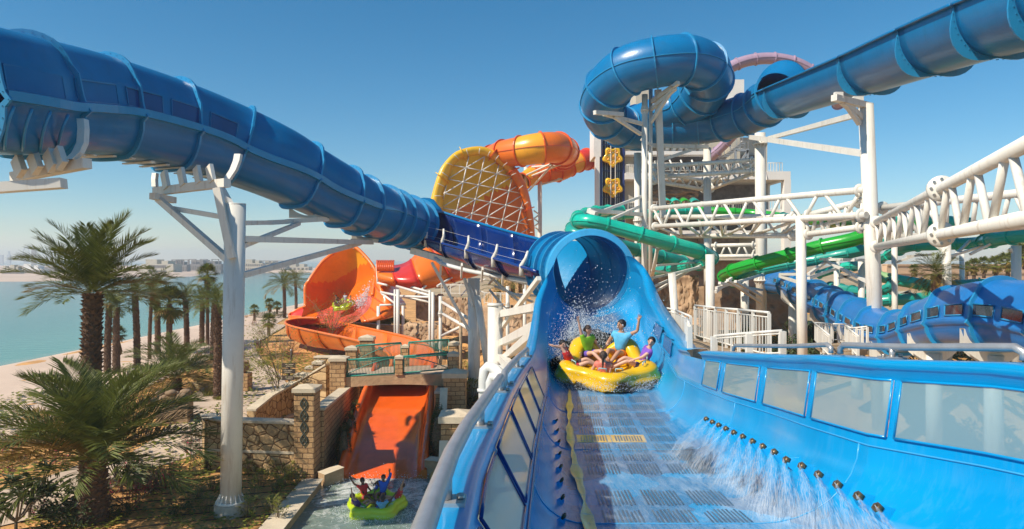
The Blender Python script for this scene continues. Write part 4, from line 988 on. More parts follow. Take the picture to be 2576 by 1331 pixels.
def truss(label, chords, webs, r, rb, flanges=()):
    C_ = [(W(*a), W(*b)) for a, b in chords]
    t = thing('truss_beam', label, 'truss', tuple(C_[0][0]))
    for a, b in C_:
        mb = MB(); mb.tube(a, b, r, n=14); mb.build('chord', M['white'], t)
        for q in (a, b):
            ax = (b - a).normalized(); s = .35 if q is a else -.35
            mb = MB(); mb.lathe(q + ax * s, [(r, -.05), (r * 1.9, -.05), (r * 1.9, .05), (r, .05)], 14, axis=ax); mb.build('end_flange', M['white'], t)
    for (i, k, n) in webs:
        for q in range(n):
            p0, p1 = (q + .08) / n, (q + .5) / n; p2 = (q + .92) / n
            lo = C_[k][0].lerp(C_[k][1], p1); 
            for s in (p0, p2):
                hi = C_[i][0].lerp(C_[i][1], s)
                mb = MB(); mb.tube(hi, lo.lerp(hi, .01) + (C_[k][1] - C_[k][0]).normalized() * (.12 if s == p2 else -.12), rb, n=10); mb.build('web_pipe', M['white'], t)
    for (ci, f, k) in flanges:
        a, b = C_[ci]; c = a.lerp(b, f); ax = (b - a).normalized()
        for s in (-.05, .05):
            mb = MB(); mb.lathe(c + ax * s, [(r, -.045), (r * k, -.045), (r * k, .045), (r, .045)], 20, axis=ax); o = mb.build('splice_flange', M['white'], t)
            m2 = MB(); sd_ = ax.cross(Vector((0, 0, 1))).normalized(); u = sd_.cross(ax)
            for q in range(8):
                an = 2 * math.pi * q / 8; m2.tube(c + ax * (s * 2.6) + (sd_ * math.cos(an) + u * math.sin(an)) * r * (k + 1) / 2, c + ax * (s * 1.4) + (sd_ * math.cos(an) + u * math.sin(an)) * r * (k + 1) / 2, .045, n=6)
            m2.build('flange_bolts', M['bolt'], o, kind='stuff')
    return t
truss('long white lattice truss spanning between the loop column and the tall bracket column', [((1640, 525, 56), (2176, 478, 36)), ((1643, 570, 55), (2180, 541, 35.6)), ((1650, 546, 59), (2008, 545, 41.5)), ((1690, 594, 58), (2004, 592, 41.5))], [(0, 1, 7), (1, 3, 5), (2, 3, 5)], .18, .1)
truss('short white lattice truss joining the middle column to the tall bracket column', [((2022, 544, 40), (2174, 505, 36.4)), ((2022, 591, 40), (2178, 570, 36))], [(0, 1, 4)], .17, .1)
truss('heavy white lattice truss sloping up toward the viewer', [((2203, 560, 35.6), (2660, 322, 12.2)), ((2203, 621, 35.6), (2660, 535, 12.2))], [(0, 1, 9)], .165, .095, [(0, .62, 2.3), (1, .62, 2.3)])
truss('white lattice truss behind the heavy sloping truss', [((2210, 524, 36.4), (2640, 478, 26)), ((2240, 600, 36.4), (2640, 560, 26))], [(0, 1, 6)], .17, .09)
truss('upper white truss level with the tower balcony', [((1638, 420, 62), (1902, 402, 57)), ((1638, 447, 62), (1903, 430, 57))], [(0, 1, 6)], .17, .09)
truss('white truss running back to the middle column below the loop, folded to the left', [((1638, 432, 60), (1776, 456, 64)), ((1638, 455, 60), (1776, 478, 64))], [(0, 1, 4)], .17, .09)
truss('white truss running from the middle column to the ring flanged column', [((1784, 456, 64), (1900, 409, 57)), ((1784, 478, 64), (1904, 432, 57))], [(0, 1, 4)], .17, .09)
truss('low white truss in front of the shaded tower floors', [((1790, 618, 58), (1906, 616, 56)), ((1790, 645, 58), (1906, 644, 56))], [(0, 1, 3)], .16, .08)
# loose bracing under the slides on the right
t = thing('steel_bracing', 'white braces and arms carrying the green slide near the stairs', 'bracing', tuple(W(2050, 690, 44)))
for a, b in (((2065, 652, 44), (2190, 655, 38)), ((2075, 655, 44), (2188, 712, 38)), ((1962, 690, 46), (2016, 690, 41)), ((1962, 695, 46), (2014, 712, 41)), ((2034, 700, 41), (2105, 675, 46)), ((2034, 690, 41), (2090, 650, 45)), ((1800, 735, 44), (1840, 700, 46)), ((1802, 725, 44), (1920, 690, 52)), ((1810, 712, 44), (1918, 730, 52)), ((1830, 705, 45), (1912, 760, 52)), ((1850, 708, 45), (1916, 745, 52))): arm(t, a, b, .16)
t = thing('steel_bracing', 'white braces fanning out under the teal slide bend', 'bracing', tuple(W(1690, 700, 56)))
for a, b in (((1636, 725, 52), (1770, 665, 56)), ((1636, 742, 52), (1735, 680, 56)), ((1636, 700, 52), (1790, 668, 56)), ((1640, 680, 54), (1700, 690, 56)), ((1650, 668, 54), (1760, 660, 58)), ((1690, 690, 45), (1760, 672, 50)), ((1560, 690, 54), (1630, 720, 52))): arm(t, a, b, .15)
t = thing('steel_bracing', 'white braces and pipes under the teal slides behind the sloping truss', 'bracing', tuple(W(2400, 640, 44)))
for a, b in (((2280, 645, 46), (2350, 640, 46)), ((2345, 610, 44), (2385, 640, 42)), ((2390, 645, 42), (2470, 620, 44)), ((2385, 660, 42), (2440, 605, 44)), ((2440, 640, 42), (2500, 610, 42)), ((2255, 660, 47), (2310, 640, 47)), ((2560, 650, 40), (2540, 625, 40)), ((2237, 750, 49), (2290, 732, 49)), ((2240, 738, 49), (2285, 735, 49)), ((2110, 700, 50), (2162, 688, 50)), ((2112, 690, 50), (2160, 712, 50))): arm(t, a, b, .14)
# pipes beside the handrail
t = thing('water_pipe', 'thick grey white supply pipes bending down behind the handrail', 'pipe', tuple(W(1220, 1050, 30)))
mb = MB(); mb.path([W(1300, 985, 29), W(1262, 944, 30.5), W(1240, 925, 31), W(1228, 923, 31.2), W(1219, 932, 31.2), W(1217, 955, 31.2), W(1217, 1090, 31.2)], .235, 14); mb.build('bend_pipe', M['pipegrey'], t)
mb = MB(); mb.path([W(1265, 968, 30), W(1250, 950, 30.5), W(1238, 948, 30.7), W(1233, 962, 30.7), W(1233, 1090, 30.7)], .2, 14); mb.build('bend_pipe', M['pipegrey'], t)
mb = MB(); mb.path([W(1250, 930, 32), W(1300, 936, 30)], .22, 14); mb.build('bend_pipe', M['pipegrey'], t)
mb = MB(); mb.lathe(W(1217, 985, 31.2), [(.235, 0), (.29, 0), (.29, .12), (.235, .12)], 14); mb.build('pipe_collar', M['pipegrey'], t)
# the pipe bundle left of the column and posts under the orange bend
for k, (x, y0, y1, w, d, lb) in enumerate([(993, 728, 840, 5, 72, 'thin white post under the orange bend'), (1001, 728, 840, 9, 70, 'thick cream post under the orange bend'), (1081, 730, 850, 6, 62, 'narrow white downpipe left of the bundle'), (1089, 735, 850, 8, 61, 'white downpipe in the middle of the bundle'), (1108, 745, 862, 9, 58, 'white flanged post right of the downpipes'), (952, 770, 810, 9, 74, 'short concrete post under the shell'), (1014, 765, 800, 8, 76, 'short concrete post behind the cream post'), (1277, 720, 890, 9, 56, 'flanged white pipe column right of the thick column'), (1320, 712, 860, 9, 60, 'plain white column in the shade behind the tunnel'), (1159, 790, 905, 8, 52, 'weathered timber mast beside the thick white column')]):
    column(lb, x, y0, x, y1, w, d, n=12, zb=1.0, m='white' if k != 9 else 'timber', collars=(.2,) if k in (4, 7) else ())
t = thing('steel_bracing', 'white tubular braces under the orange bend', 'bracing', tuple(W(1040, 740, 72)))
for a, b in (((958, 735, 74), (1080, 760, 68)), ((960, 738, 74), (995, 765, 72)), ((998, 720, 73), (1085, 745, 66)), ((1010, 745, 71), (1080, 748, 66)), ((1060, 730, 74), (1090, 700, 76)), ((1100, 720, 74), (1150, 690, 78)), ((1112, 760, 58), (1176, 800, 50)), ((1114, 790, 58), (1176, 825, 50)), ((1112, 845, 57), (1160, 822, 53)), ((948, 665, 77), (950, 712, 76)), ((950, 712, 76), (975, 718, 75)), ((1010, 715, 76), (1080, 735, 72)), ((955, 768, 74), (1020, 766, 75))): pipe(t, a, b, .12)
rt = random.Random(5)
for k in range(26):
    x = rt.uniform(1070, 1210); y = rt.uniform(668, 728); pipe(t, (x, y, 80), (x + rt.choice((-1, 1)) * rt.uniform(16, 30), y + rt.uniform(-26, 26), 79 + rt.uniform(-2, 2)), .075, 'truss_bar')

# ================================================================ railings
def railing_mb(mb, a, b, h, sp, bar=.018, post=.035, rail=.03, nposts=3, k0=0):
    a, b = Vector(a), Vector(b); n = max(2, int((b - a).length / sp)); up = Vector((0, 0, h)); lo = Vector((0, 0, .12))
    mb.tube(a + up, b + up, rail, n=8); mb.tube(a + lo, b + lo, rail * .8, n=6); mb.tube(a + up * .9, b + up * .9, rail * .6, n=6)
    for k in range(1, n):
        p = a.lerp(b, k / n); mb.beam(p + lo, p + up * .9, bar * 1.25, up=(0, 1, 0))
    for k in range(k0, nposts + 1):
        p = a.lerp(b, k / nposts); mb.beam(p, p + up * .98, post * 2, up=(0, 1, 0))
def railing(label, pts, h, sp, cat='railing', parent=None, m='white', **kw):
    t = parent or thing('walkway_railing', label, cat, tuple(pts[0]))
    for q_, (a, b) in enumerate(zip(pts, pts[1:])):
        mb = MB(); railing_mb(mb, a, b, h, sp, k0=1 if q_ else 0, **kw); mb.build('rail_panel', M[m], t)
    return t
railing('short white railing sloping down beside the azure channel wall', [W(1650, 838, 26), W(1700, 862, 22), W(1738, 893, 18.6)], 1.0, .21, nposts=2)
railing('long white walkway railing sloping down to the right behind the gate', [W(1748, 852, 24), W(1800, 868, 21.5), W(1858, 885, 19), W(1935, 905, 17)], 1.12, .2, nposts=2)
railing('lower white railing with heavy posts in front of the long walkway railing', [W(1796, 912, 15.2), W(1884, 907, 14.6), W(1968, 903, 14.2)], .56, .2, nposts=1, post=.06)
railing('white gate posts and rail beside the gap in the channel wall', [W(1735, 912, 15.5), W(1728, 880, 18)], .8, .13, nposts=2, post=.05)
t = railing('white stair landing with railings beside the covered blue slide', [W(2048, 862, 26), W(2094, 862, 27.5), W(2142, 864, 27.8)], .72, .22, cat='stair')
railing('', [W(2048, 862, 26), W(2088, 905, 21.5)], .72, .22, parent=t); railing('', [W(2128, 870, 26.5), W(2158, 905, 21.5)], .72, .22, parent=t); railing('', [W(2142, 880, 26.5), W(2182, 877, 26)], .8, .13, parent=t); railing('', [W(2128, 872, 27), W(2142, 880, 26.5)], .8, .13, parent=t)
mb = MB(); a, b, c, d_ = W(2050, 862, 26.2), W(2142, 864, 27.8), W(2182, 879, 26), W(2080, 882, 24.4); mb.add([a, b, c, d_] + [p - Vector((0, 0, .2)) for p in (a, b, c, d_)], [(0, 1, 2, 3), (7, 6, 5, 4), (0, 4, 5, 1), (1, 5, 6, 2), (2, 6, 7, 3), (3, 7, 4, 0)]); mb.build('landing', M['timber'], t)
mb = MB()
for k in range(6):
    p0, p1 = W(2088 + k * 3, 868 + k * 7, 25.8 - k * .8), W(2136 + k * 4, 870 + k * 7, 25.8 - k * .8); mb.beam((p0 + p1) / 2 - Vector(((p1 - p0).length / 2, 0, 0)), (p0 + p1) / 2 + Vector(((p1 - p0).length / 2, 0, 0)), .3, .06)
mb.build('stair_tread', M['timber'], t)
railing('white railing on the rock terrace behind the thick column', [W(1218, 765, 62), W(1280, 768, 60)], 1.0, .2); railing('white railing on the far terrace under the orange bend', [W(1110, 740, 72), W(1180, 742, 70)], 1.0, .25)
# walkway deck behind the channel
t = thing('walkway_deck', 'shaded timber walkway climbing between the white railings', 'walkway')
mb = MB(); P = [(W(1700, 868, 24), W(1752, 856, 25)), (W(1738, 900, 18), W(1800, 872, 21.5)), (W(1775, 925, 15.5), W(1865, 890, 19)), (W(1800, 935, 13.8), W(1945, 910, 16.8))]
mb.grid([[a, b] for a, b in P], 0, False); mb.build('deck_boards', M['timber'], t, solid=.12)
# inner bank wall seen through the tunnel
mb = MB(); rows = []
for q in range(9):
    x = lerp(1372, 1530, q / 8); d = 37.2 - .9 * math.sin(q / 8 * 1.6)
    rows.append([W(x, lerp(606, 800, k / 9), d - .9 * math.sin(k / 9 * 1.57) ** 2) for k in range(10)])
mb.grid(rows); mb.build('bank_wall', M['channel'], BLUE)
# ================================================================ tower building
TB_ = thing('tower_building', 'white multi storey slide tower with balconies, stairs and a lift shaft', 'building', (28, 98, 4))
def fbox(name, x0, y0, x1, y1, D, depth, m, parent=None, z_lo=None):
    a, b = W(x0, y0, D), W(x1, y1, D); mb = MB(); zb = b.z if z_lo is None else z_lo
    mb.box(((a.x + b.x) / 2, D + depth / 2, (a.z + zb) / 2), (abs(b.x - a.x), depth, abs(a.z - zb)))
    return mb.build(name, M[m], parent or TB_)
fbox('end_wall', 1494, 300, 1512, 394, 95, 5, 'whitewall'); fbox('pillar', 1498, 394, 1508.5, 532, 95, 1, 'whitewall', z_lo=4)
# lift shaft for the rafts
L_ = fbox('lift_backing', 1516, 318, 1566, 534, 96.5, .3, 'liftdark', z_lo=4)
for x in (1512.5, 1569): fbox('lift_post', x - 2.6, 306, x + 2.6, 534, 95.2, .5, 'navysteel', z_lo=4)
for k in range(7): fbox('lift_crossbar', 1512, 330 + k * 33, 1570, 332 + k * 33, 95.6, .12, 'navysteel')
for x in (1523, 1528, 1553, 1558): fbox('chain_track', x - 1, 315, x + 1, 534, 96.2, .1, 'bolt')
for x in (1536.5, 1548): fbox('guide_pipe', x - .9, 315, x + .9, 534, 94.7, .12, 'white')
for k in range(40): fbox('lift_rung', 1529, 322 + k * 5.2, 1552, 323 + k * 5.2, 96.3, .1, 'navysteel')
# storeys
fbox('back_wall', 1574, 346, 1930, 640, 101, 1, 'beigewall', z_lo=4)
fbox('storey_wall', 1572, 346, 1594, 532, 97, 1, 'beigewall')
fbox('roof_slab', 1572, 340, 1800, 352, 95, 8, 'whitewall'); fbox('upper_fascia', 1574, 380, 1790, 389, 95, 2, 'whitewall')
fbox('shade_panel', 1576, 390, 1900, 432, 100.6, .3, 'shade')  # flat dark panel painted for the shade inside the storey
fbox('balcony_slab', 1573, 435, 1978, 451, 94.6, 7, 'whitewall')
fbox('parapet', 1930, 431, 1989, 452, 94, 7.5, 'whitewall')
fbox('end_pillar', 1973, 452, 1990, 545, 94, 1.2, 'whitewall', z_lo=4); fbox('end_pillar', 1932, 452, 1937, 545, 99, 1.2, 'whitewall')
fbox('ceiling', 1610, 451.5, 1968, 454, 94.8, 6, 'beigewall')
fbox('shade_panel', 1596, 456, 1900, 528, 100.6, .3, 'shade')
fbox('lower_slab', 1573, 527, 1990, 537, 94.6, 7, 'whitewall')
fbox('lower_fascia', 1700, 580, 1930, 596, 95.5, 5, 'whitewall'); fbox('shade_panel', 1600, 540, 1930, 580, 100, .3, 'shade'); fbox('shade_panel', 1756, 598, 1860, 622, 98, .3, 'shade')
fbox('lower_slab', 1640, 640, 1930, 655, 95.5, 5, 'beigewall'); fbox('shade_panel', 1640, 656, 1930, 720, 99, .3, 'shade', z_lo=4)
fbox('stair_core', 1818, 200, 1872, 300, 100, 6, 'whitewall'); fbox('stair_core', 1836, 250, 1862, 400, 99, 6, 'beigewall'); fbox('penthouse', 1600, 215, 1640, 345, 101, 5, 'beigewall')
mb = MB(); rr = random.Random(2)
rows = [[W(1636 + 11 * i, 478 + 4.4 * j, 96.2 + rr.uniform(-.5, .3)) for i in range(12)] for j in range(9)]
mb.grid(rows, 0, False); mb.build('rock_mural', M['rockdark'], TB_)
for (a, b, d) in (((1640, 432), (1905, 432), 94.7), ((1932, 431), (1968, 431), 94.2), ((1575, 436), (1597, 436), 94.7), ((1935, 527), (1970, 527), 94.7), ((1580, 529), (1670, 529), 94.7), ((1760, 529), (1900, 529), 94.7)):
    mb = MB(); railing_mb(mb, W(*a, d), W(*b, d), 1.15, .28, nposts=5); mb.build('balcony_railing', M['white'], TB_)
for k in range(9):
    fbox('stair_tread', 1822 + k * 5, 392 - k * 4, 1834 + k * 5, 394 - k * 4, 95, 2, 'steel')
mb = MB(); railing_mb(mb, W(1822, 388, 95), W(1868, 354, 95), 1.1, .4, nposts=3); railing_mb(mb, W(1862, 376, 95), W(1882, 376, 95), 1.1, .3, nposts=2); mb.build('stair_railing', M['steel'], TB_)
for (a, b) in (((1850, 378), (1850, 432)), ((1880, 378), (1880, 432)), ((1850, 378), (1884, 378)), ((1850, 432), (1880, 380))):
    mb = MB(); mb.beam(W(*a, 95), W(*b, 95), .3); mb.build('stair_frame', M['steel'], TB_)
for k in range(7):
    mb = MB(); mb.tube(W(1655 + k * 17, 392, 97), W(1668 + k * 17, 355, 96), .35, n=8); mb.build('roof_pipe', M['white'], TB_)
for k in range(12):
    x = 1600 + k * 28; mb = MB(); mb.tube(W(x, 402, 93.5), W(x + 14, 430 + (k % 3) * 6, 93.5), .11, n=6); mb.build('facade_brace', M['white'], TB_)
# clover rafts on the lift
def clover(c, R0, lobes, m, name, label, cat, flat=True, group=None, tilt=0):
    t = thing(name, label, cat, tuple(c), group); return t
def clover_outline(n, rbase, amp, k, ph=0): return [(rbase + amp * math.cos(k * (2 * math.pi * i / n) + ph)) for i in range(n)]
def lift_raft(c, label, K=1.13):
    t = thing('lift_raft', label, 'raft', tuple(c), 'yellow rafts riding up the lift')
    n = 60; mb = MB(); rows = []
    for s, dep in ((0, -.25), (.35, -.18), (.62, -.22), (.80, -.42), (.92, -.38), (1, -.15), (.96, .15), (.5, .2), (0, .2)):
        row = []
        for i in range(n):
            a = 2 * math.pi * i / n; r = (1.10 + .17 * math.cos(5 * (a + math.pi / 2))) * s * K
            row.append(c + Vector((math.cos(a) * r, dep, math.sin(a) * r)))
        rows.append(row)
    mb.grid(rows, 0, True, True); mb.build('inflatable_tube', M['raft_y'], t)
    for k in range(5):
        a = -math.pi / 2 + 2 * math.pi * k / 5; q = c + Vector((math.cos(a) * .78, -.3, math.sin(a) * .78))
        mb = MB(); mb.lathe(q, [(.26, 0), (.24, -.1), (.18, -.12), (.15, -.06), (.0, -.04)], 14, axis=(0, 1, 0)); mb.build('seat_dimple', M['amber'], t)
    mb = MB(); mb.lathe(c + Vector((0, -.22, 0)), [(.3, 0), (.28, -.06), (.0, -.08)], 14, axis=(0, 1, 0)); mb.build('centre_panel', M['amber'], t)
    for k in range(5):
        a = -math.pi / 2 + 2 * math.pi * (k + .5) / 5; q = c + Vector((math.cos(a) * .55, -.3, math.sin(a) * .55)); mb = MB(); d_ = Vector((-math.sin(a), 0, math.cos(a))) * .12; mb.path([q - d_, q - d_ + Vector((0, -.07, 0)), q + d_ + Vector((0, -.07, 0)), q + d_], .025, 5); mb.build('grab_handle', M['handle'], t)
lift_raft(W(1541, 395, 95.1), 'upper yellow clover raft riding up the navy lift shaft')
lift_raft(W(1541, 471, 95.1), 'lower yellow clover raft riding up the navy lift shaft')
# rock walls under the tower
def rockwall(label, x0, y0, x1, y1, d0, d1, m='rock', seed=1, nx=26, ny=14, amp=.5, ragged=0):
    rr = random.Random(seed); mb = MB(); rows = []
    for j in range(ny):
        row = []
        for i in range(nx):
            x = lerp(x0, x1, i / (nx - 1)); y = lerp(y0 + (ragged * rr.uniform(-1, 1) if j == 0 else 0), y1, j / (ny - 1)); d = lerp(d0, d1, i / (nx - 1))
            row.append(W(x, y, d + rr.uniform(-amp, amp) * .5))
        rows.append(row)
    top = [p + Vector((0, 2.5, -.1)) for p in rows[0]]; rows.insert(0, top)
    mb.grid(rows, 0, True); o = mb.build('rock_wall', M[m], None, label, 'rock wall'); return o
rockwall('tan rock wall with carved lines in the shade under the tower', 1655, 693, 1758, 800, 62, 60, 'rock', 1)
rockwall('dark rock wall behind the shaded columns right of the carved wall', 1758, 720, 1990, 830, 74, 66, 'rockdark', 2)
rockwall('small carved tan block beside the walkway railing', 1798, 778, 1866, 830, 44, 44, 'rock', 3, 14, 8, .2)
rockwall('pale rock face with rust streaks behind the white downpipes', 1112, 748, 1192, 845, 72, 70, 'rock', 4, 20, 14, .5, 3)
rockwall('tan rock face left of the downpipes under the orange bend', 1046, 742, 1112, 808, 78, 76, 'rock', 5, 16, 10, .5, 3)
rockwall('low rugged rock wall behind the bridge with pale streaks', 1015, 815, 1100, 862, 72, 70, 'rock', 6, 20, 10, .5, 4)
rockwall('shaded rock wall behind the grey pipes beside the tunnel', 1200, 770, 1362, 880, 66, 60, 'rock', 7, 24, 10, .6, 4)
t = thing('planter_wall', 'low cream concrete planter wall behind the orange flume', 'wall', tuple(W(960, 840, 68)))
mb = MB(); a, b = W(883, 813, 82), W(1050, 830, 76); mb.beam(Vector((a.x, a.y, 2.0)), Vector((b.x, b.y, 2.0)), .7, 3.4); mb.build('wall_body', M['concrete2'], t)
mb = MB(); mb.beam(Vector((a.x, a.y, 3.82)), Vector((b.x, b.y, 3.82)), .85, .2); mb.build('wall_cap', M['stonecap'], t)

# ================================================================ stone bridge, pillars, walls
def pillar(label, x0, x1, yt, D, z0, depth=None, name='stone_pillar', cap=.35, parent=None, orn=False, capk=1.16, m='brick'):
    a, b = W(x0, yt, D), W(x1, yt, D); w = b.x - a.x; dp = depth or w; zt = a.z
    c = ((a.x + b.x) / 2, D + dp / 2)
    t = parent or thing(name, label, 'pillar', (c[0], c[1], z0))
    mb = MB(); mb.box((c[0], c[1], (z0 + zt - cap) / 2), (w, dp, zt - cap - z0)); mb.build('shaft' if not parent else 'pillar', M[m], t, bevel=.03)
    mb = MB(); W2, D2 = w * capk, dp * capk; h = cap * .55
    mb.box((c[0], c[1], zt - cap + h / 2), (W2, D2, h)); z1 = zt - cap + h
    mb.add([(c[0] - W2 / 2, c[1] - D2 / 2, z1 + .003), (c[0] + W2 / 2, c[1] - D2 / 2, z1 + .003), (c[0] + W2 / 2, c[1] + D2 / 2, z1 + .003), (c[0] - W2 / 2, c[1] + D2 / 2, z1 + .003), (c[0], c[1], zt)], [(0, 1, 4), (1, 2, 4), (2, 3, 4), (3, 0, 4)])
    mb.build('cap' if not parent else 'pillar_cap', M['stonecap'], t)
    if orn:
        mb = MB(); hz = zt - cap - z0
        for sg in (1, -1):
            pts = [Vector((c[0] + sg * w * .17 * math.sin(q / 40 * 4 * math.pi) * (1 if q % 2 else 1), D - .03, zt - cap - .25 - orn * hz * q / 40)) for q in range(41)]
            mb.path(pts, .028, 5)
            pts = [Vector((c[0] + sg * w * .09 * math.sin(q / 40 * 8 * math.pi), D - .03, zt - cap - .25 - orn * hz * q / 40)) for q in range(41)]
            mb.path(pts, .022, 5)
        mb.build('wrought_ornament', M['verdigris'], t)
    return t
pillar('tall brick pillar with a long wrought iron ornament at the end of the chute wall', 739, 790, 970, 35.2, .2, 1.15, orn=.55)
pillar('brick pillar with a broad pale cap beside the handrail, right of the chute', 1109, 1190, 1036, 34.6, -.3, 1.5, cap=.55)
pillar('brick pillar with a pale cap at the right end of the bridge', 1116, 1171, 930, 42, .2, 1.2, cap=.5)
pillar('lone brick pillar standing in front of the orange flume', 904, 937, 843, 52, 1.2, cap=.4)
pillar('small brick pillar at the foot of the stone stairs', 741, 769, 937, 46.5, 1.0, cap=.3)
pillar('small brick pillar halfway up the stone stairs', 786, 809, 906, 48.5, 1.0, cap=.3)
pillar('low brick post with a pale cap behind the stairs', 768, 786, 920, 50, 1.0, cap=.25)
def wall(label, pts, z0, zs, th, m='cobble', cap=.14, name='stone_wall', band=None):
    t = thing(name, label, 'wall', (*pts[0], 0))
    n = len(pts)
    for k in range(n - 1):
        a, b = Vector((*pts[k], 0)), Vector((*pts[k + 1], 0)); d_ = (b - a).normalized(); s = Vector((-d_.y, d_.x, 0)) * th / 2
        def prism(mb, o, za0, za1, zb0, zb1):
            v = [a - o + Vector((0, 0, za0)), b - o + Vector((0, 0, zb0)), b + o + Vector((0, 0, zb0)), a + o + Vector((0, 0, za0)), a - o + Vector((0, 0, za1)), b - o + Vector((0, 0, zb1)), b + o + Vector((0, 0, zb1)), a + o + Vector((0, 0, za1))]
            mb.add(v, [(3, 2, 1, 0), (4, 5, 6, 7), (0, 1, 5, 4), (1, 2, 6, 5), (2, 3, 7, 6), (3, 0, 4, 7)])
        mb = MB(); prism(mb, s, z0, zs[k] - cap, z0, zs[k + 1] - cap); mb.build('wall_body', M[m], t)
        mb = MB(); prism(mb, s * 1.25, zs[k] - cap + .002, zs[k], zs[k + 1] - cap + .002, zs[k + 1]); mb.build('wall_cap', M['stonecap'], t, bevel=.02)
        if band:
            mb = MB(); prism(mb, s * 1.15, band - .12, band, band - .12, band); mb.build('stone_band', M['stonecap'], t)
    return t
wall('cobbled garden wall with a pale cap between the white column and the ornamented pillar', [(-15.4, 36.6), (-10.75, 36.0)], .2, [2.95, 2.95], .6, 'cobble', band=1.45)
wall('short cobbled wall end half hidden by a shrub left of the white column', [(-16.4, 38.6), (-15.45, 36.7)], .2, [2.75, 2.9], .6, 'cobble')
wall('long brick retaining wall along the shaded side of the chute', [(-9.85, 36.4), (-10.4, 46.8)], -.2, [3.5, 3.1], .55, 'brick')
wall('rising cobbled stair wall left of the bridge', [(-13.6, 46.2), (-11.4, 44.6)], .8, [3.3, 4.6], .5, 'cobble')
wall('low cobbled parapet behind the stone stairs', [(-14.0, 51), (-10.8, 50.2)], 1.0, [4.2, 4.3], .5, 'cobble')
wall('curving cobbled wall beside the paved circle', [(-14.1, 46.3), (-14.9, 43.8), (-15.1, 41.4)], .6, [3.2, 2.75, 2.4], .5, 'cobble')
wall('low stone kerb wall along the left edge of the splash pool', [(-9.2, 18), (-9.62, 34.6)], -.6, [.5, .45], .8, 'sandstone', cap=.02, name='pool_kerb')
wall('stone kerb wall at the head of the pool left of the chute', [(-9.3, 34.9), (-8.55, 35.7)], -.6, [.62, .75], .55, 'sandstone', cap=.02, name='pool_kerb')
wall('stone kerb wall at the head of the pool right of the chute', [(-4.3, 36.4), (-3.3, 36.0)], -.6, [.95, .95], .6, 'sandstone', cap=.02, name='pool_kerb')
wall('weathered rock fin beside the broad capped pillar', [(-3.25, 34.2), (-3.2, 33.2)], -.4, [2.4, 1.4], .35, 'rock', cap=.05, name='rock_fin')
wall('weathered rock fin beside the pillar at the bridge end', [(-3.95, 41.6), (-3.9, 40.4)], .4, [3.6, 2.6], .35, 'rock', cap=.05, name='rock_fin')
wall('brick side wall in the shade right of the chute under the bridge', [(-4.3, 42.5), (-4.3, 48)], -.2, [3.2, 3.2], .5, 'brick')
BR = thing('stone_bridge', 'stone footbridge with green railings crossing over the orange chute', 'bridge', (-7.2, 45.5, 3.2))
mb = MB(); n = 14; rows = []
for i in range(n + 1):
    x = lerp(-10.6, -3.7, i / n); sag = .18 * math.sin(math.pi * i / n); zt = lerp(3.82, 4.05, i / n)
    rows.append([Vector((x, 43.9, zt)), Vector((x, 43.9, 3.15 + sag + .1 * i / n)), Vector((x, 47.9, 3.15 + sag + .1 * i / n)), Vector((x, 47.9, zt))])
mb.grid(rows, 0, False, True); mb.build('deck', M['sandstone'], BR)
mb = MB(); mb.grid([[r[0] + Vector((0, .3, .006)), r[3] + Vector((0, -.3, .006))] for r in rows], 0, False); mb.build('deck_paving', M['paving'], BR)
for (x0, x1, yt, D, z0, cp) in ((829, 868, 896, 43.7, .8, .32), (994, 1013, 893, 43.8, 3.95, .25), (1127, 1152, 884, 43.6, .8, .32), (869, 896, 870, 47.5, 1, .3), (1010, 1027, 866, 47.5, 3.95, .25), (1129, 1153, 858, 47.5, .8, .3)):
    pillar('', x0, x1, yt, D, z0, cap=cp, parent=BR)
def fan_panel(x0, y0, x1, y1, D, h, flip):
    a, b = W(x0, y0, D), W(x1, y1, D); up = Vector((0, 0, h)); mb = MB()
    mb.tube(a, b, .045, n=8); mb.tube(a + up, b + up, .06, n=8); mb.tube(a, a + up, .045, n=8); mb.tube(b, b + up, .045, n=8)
    o = mb.build('railing_panel', M['verdigris2'], BR); n = 34
    m2 = MB(); fx = b if flip else a
    for k in range(1, n):
        p = a.lerp(b, k / n); q = a.lerp(b, k / n + (.05 * (1 - k / n) if not flip else -.05 * (k / n))) + up; m2.tube(p, q, .016, n=4)
    m2.path([(a.lerp(b, t) if not flip else b.lerp(a, t)) + up * (.06 + .88 * math.sin(t * 1.5)) + Vector((0, -.03, 0)) for t in np.linspace(0, 1, 12)], .028, 5)
    m2.build('railing_bars', M['verdigris2'], o, kind='stuff')
fan_panel(866, 947, 993, 939, 43.95, 1.0, False); fan_panel(1015, 938, 1127, 928, 43.95, 1.0, True)
fan_panel(896, 908, 1009, 900, 47.6, 1.0, False); fan_panel(1028, 899, 1129, 892, 47.6, 1.0, True)
t = thing('signpost', 'dark wooden signpost with three small boards beside the path', 'sign', (-15.1, 48.5, 1.0))
mb = MB(); mb.tube((-15.1, 48.5, 1.0), (-15.1, 48.5, 4.0), .07, n=8); mb.build('post', M['timber_d'], t)
for k, z in enumerate((3.9, 3.5, 3.05)):
    mb = MB(); mb.box((-15.1, 48.4, z), (.9, .06, .32)); o = mb.build('sign_board', M['timber_d'], t)
    mb = MB()
    for q in range(2): mb.box((-15.1 + .05 * (-1) ** k, 48.36, z + .06 - q * .12), (.55 - .1 * q, .01, .035))
    mb.build('board_lettering', M['stonecap'], o)
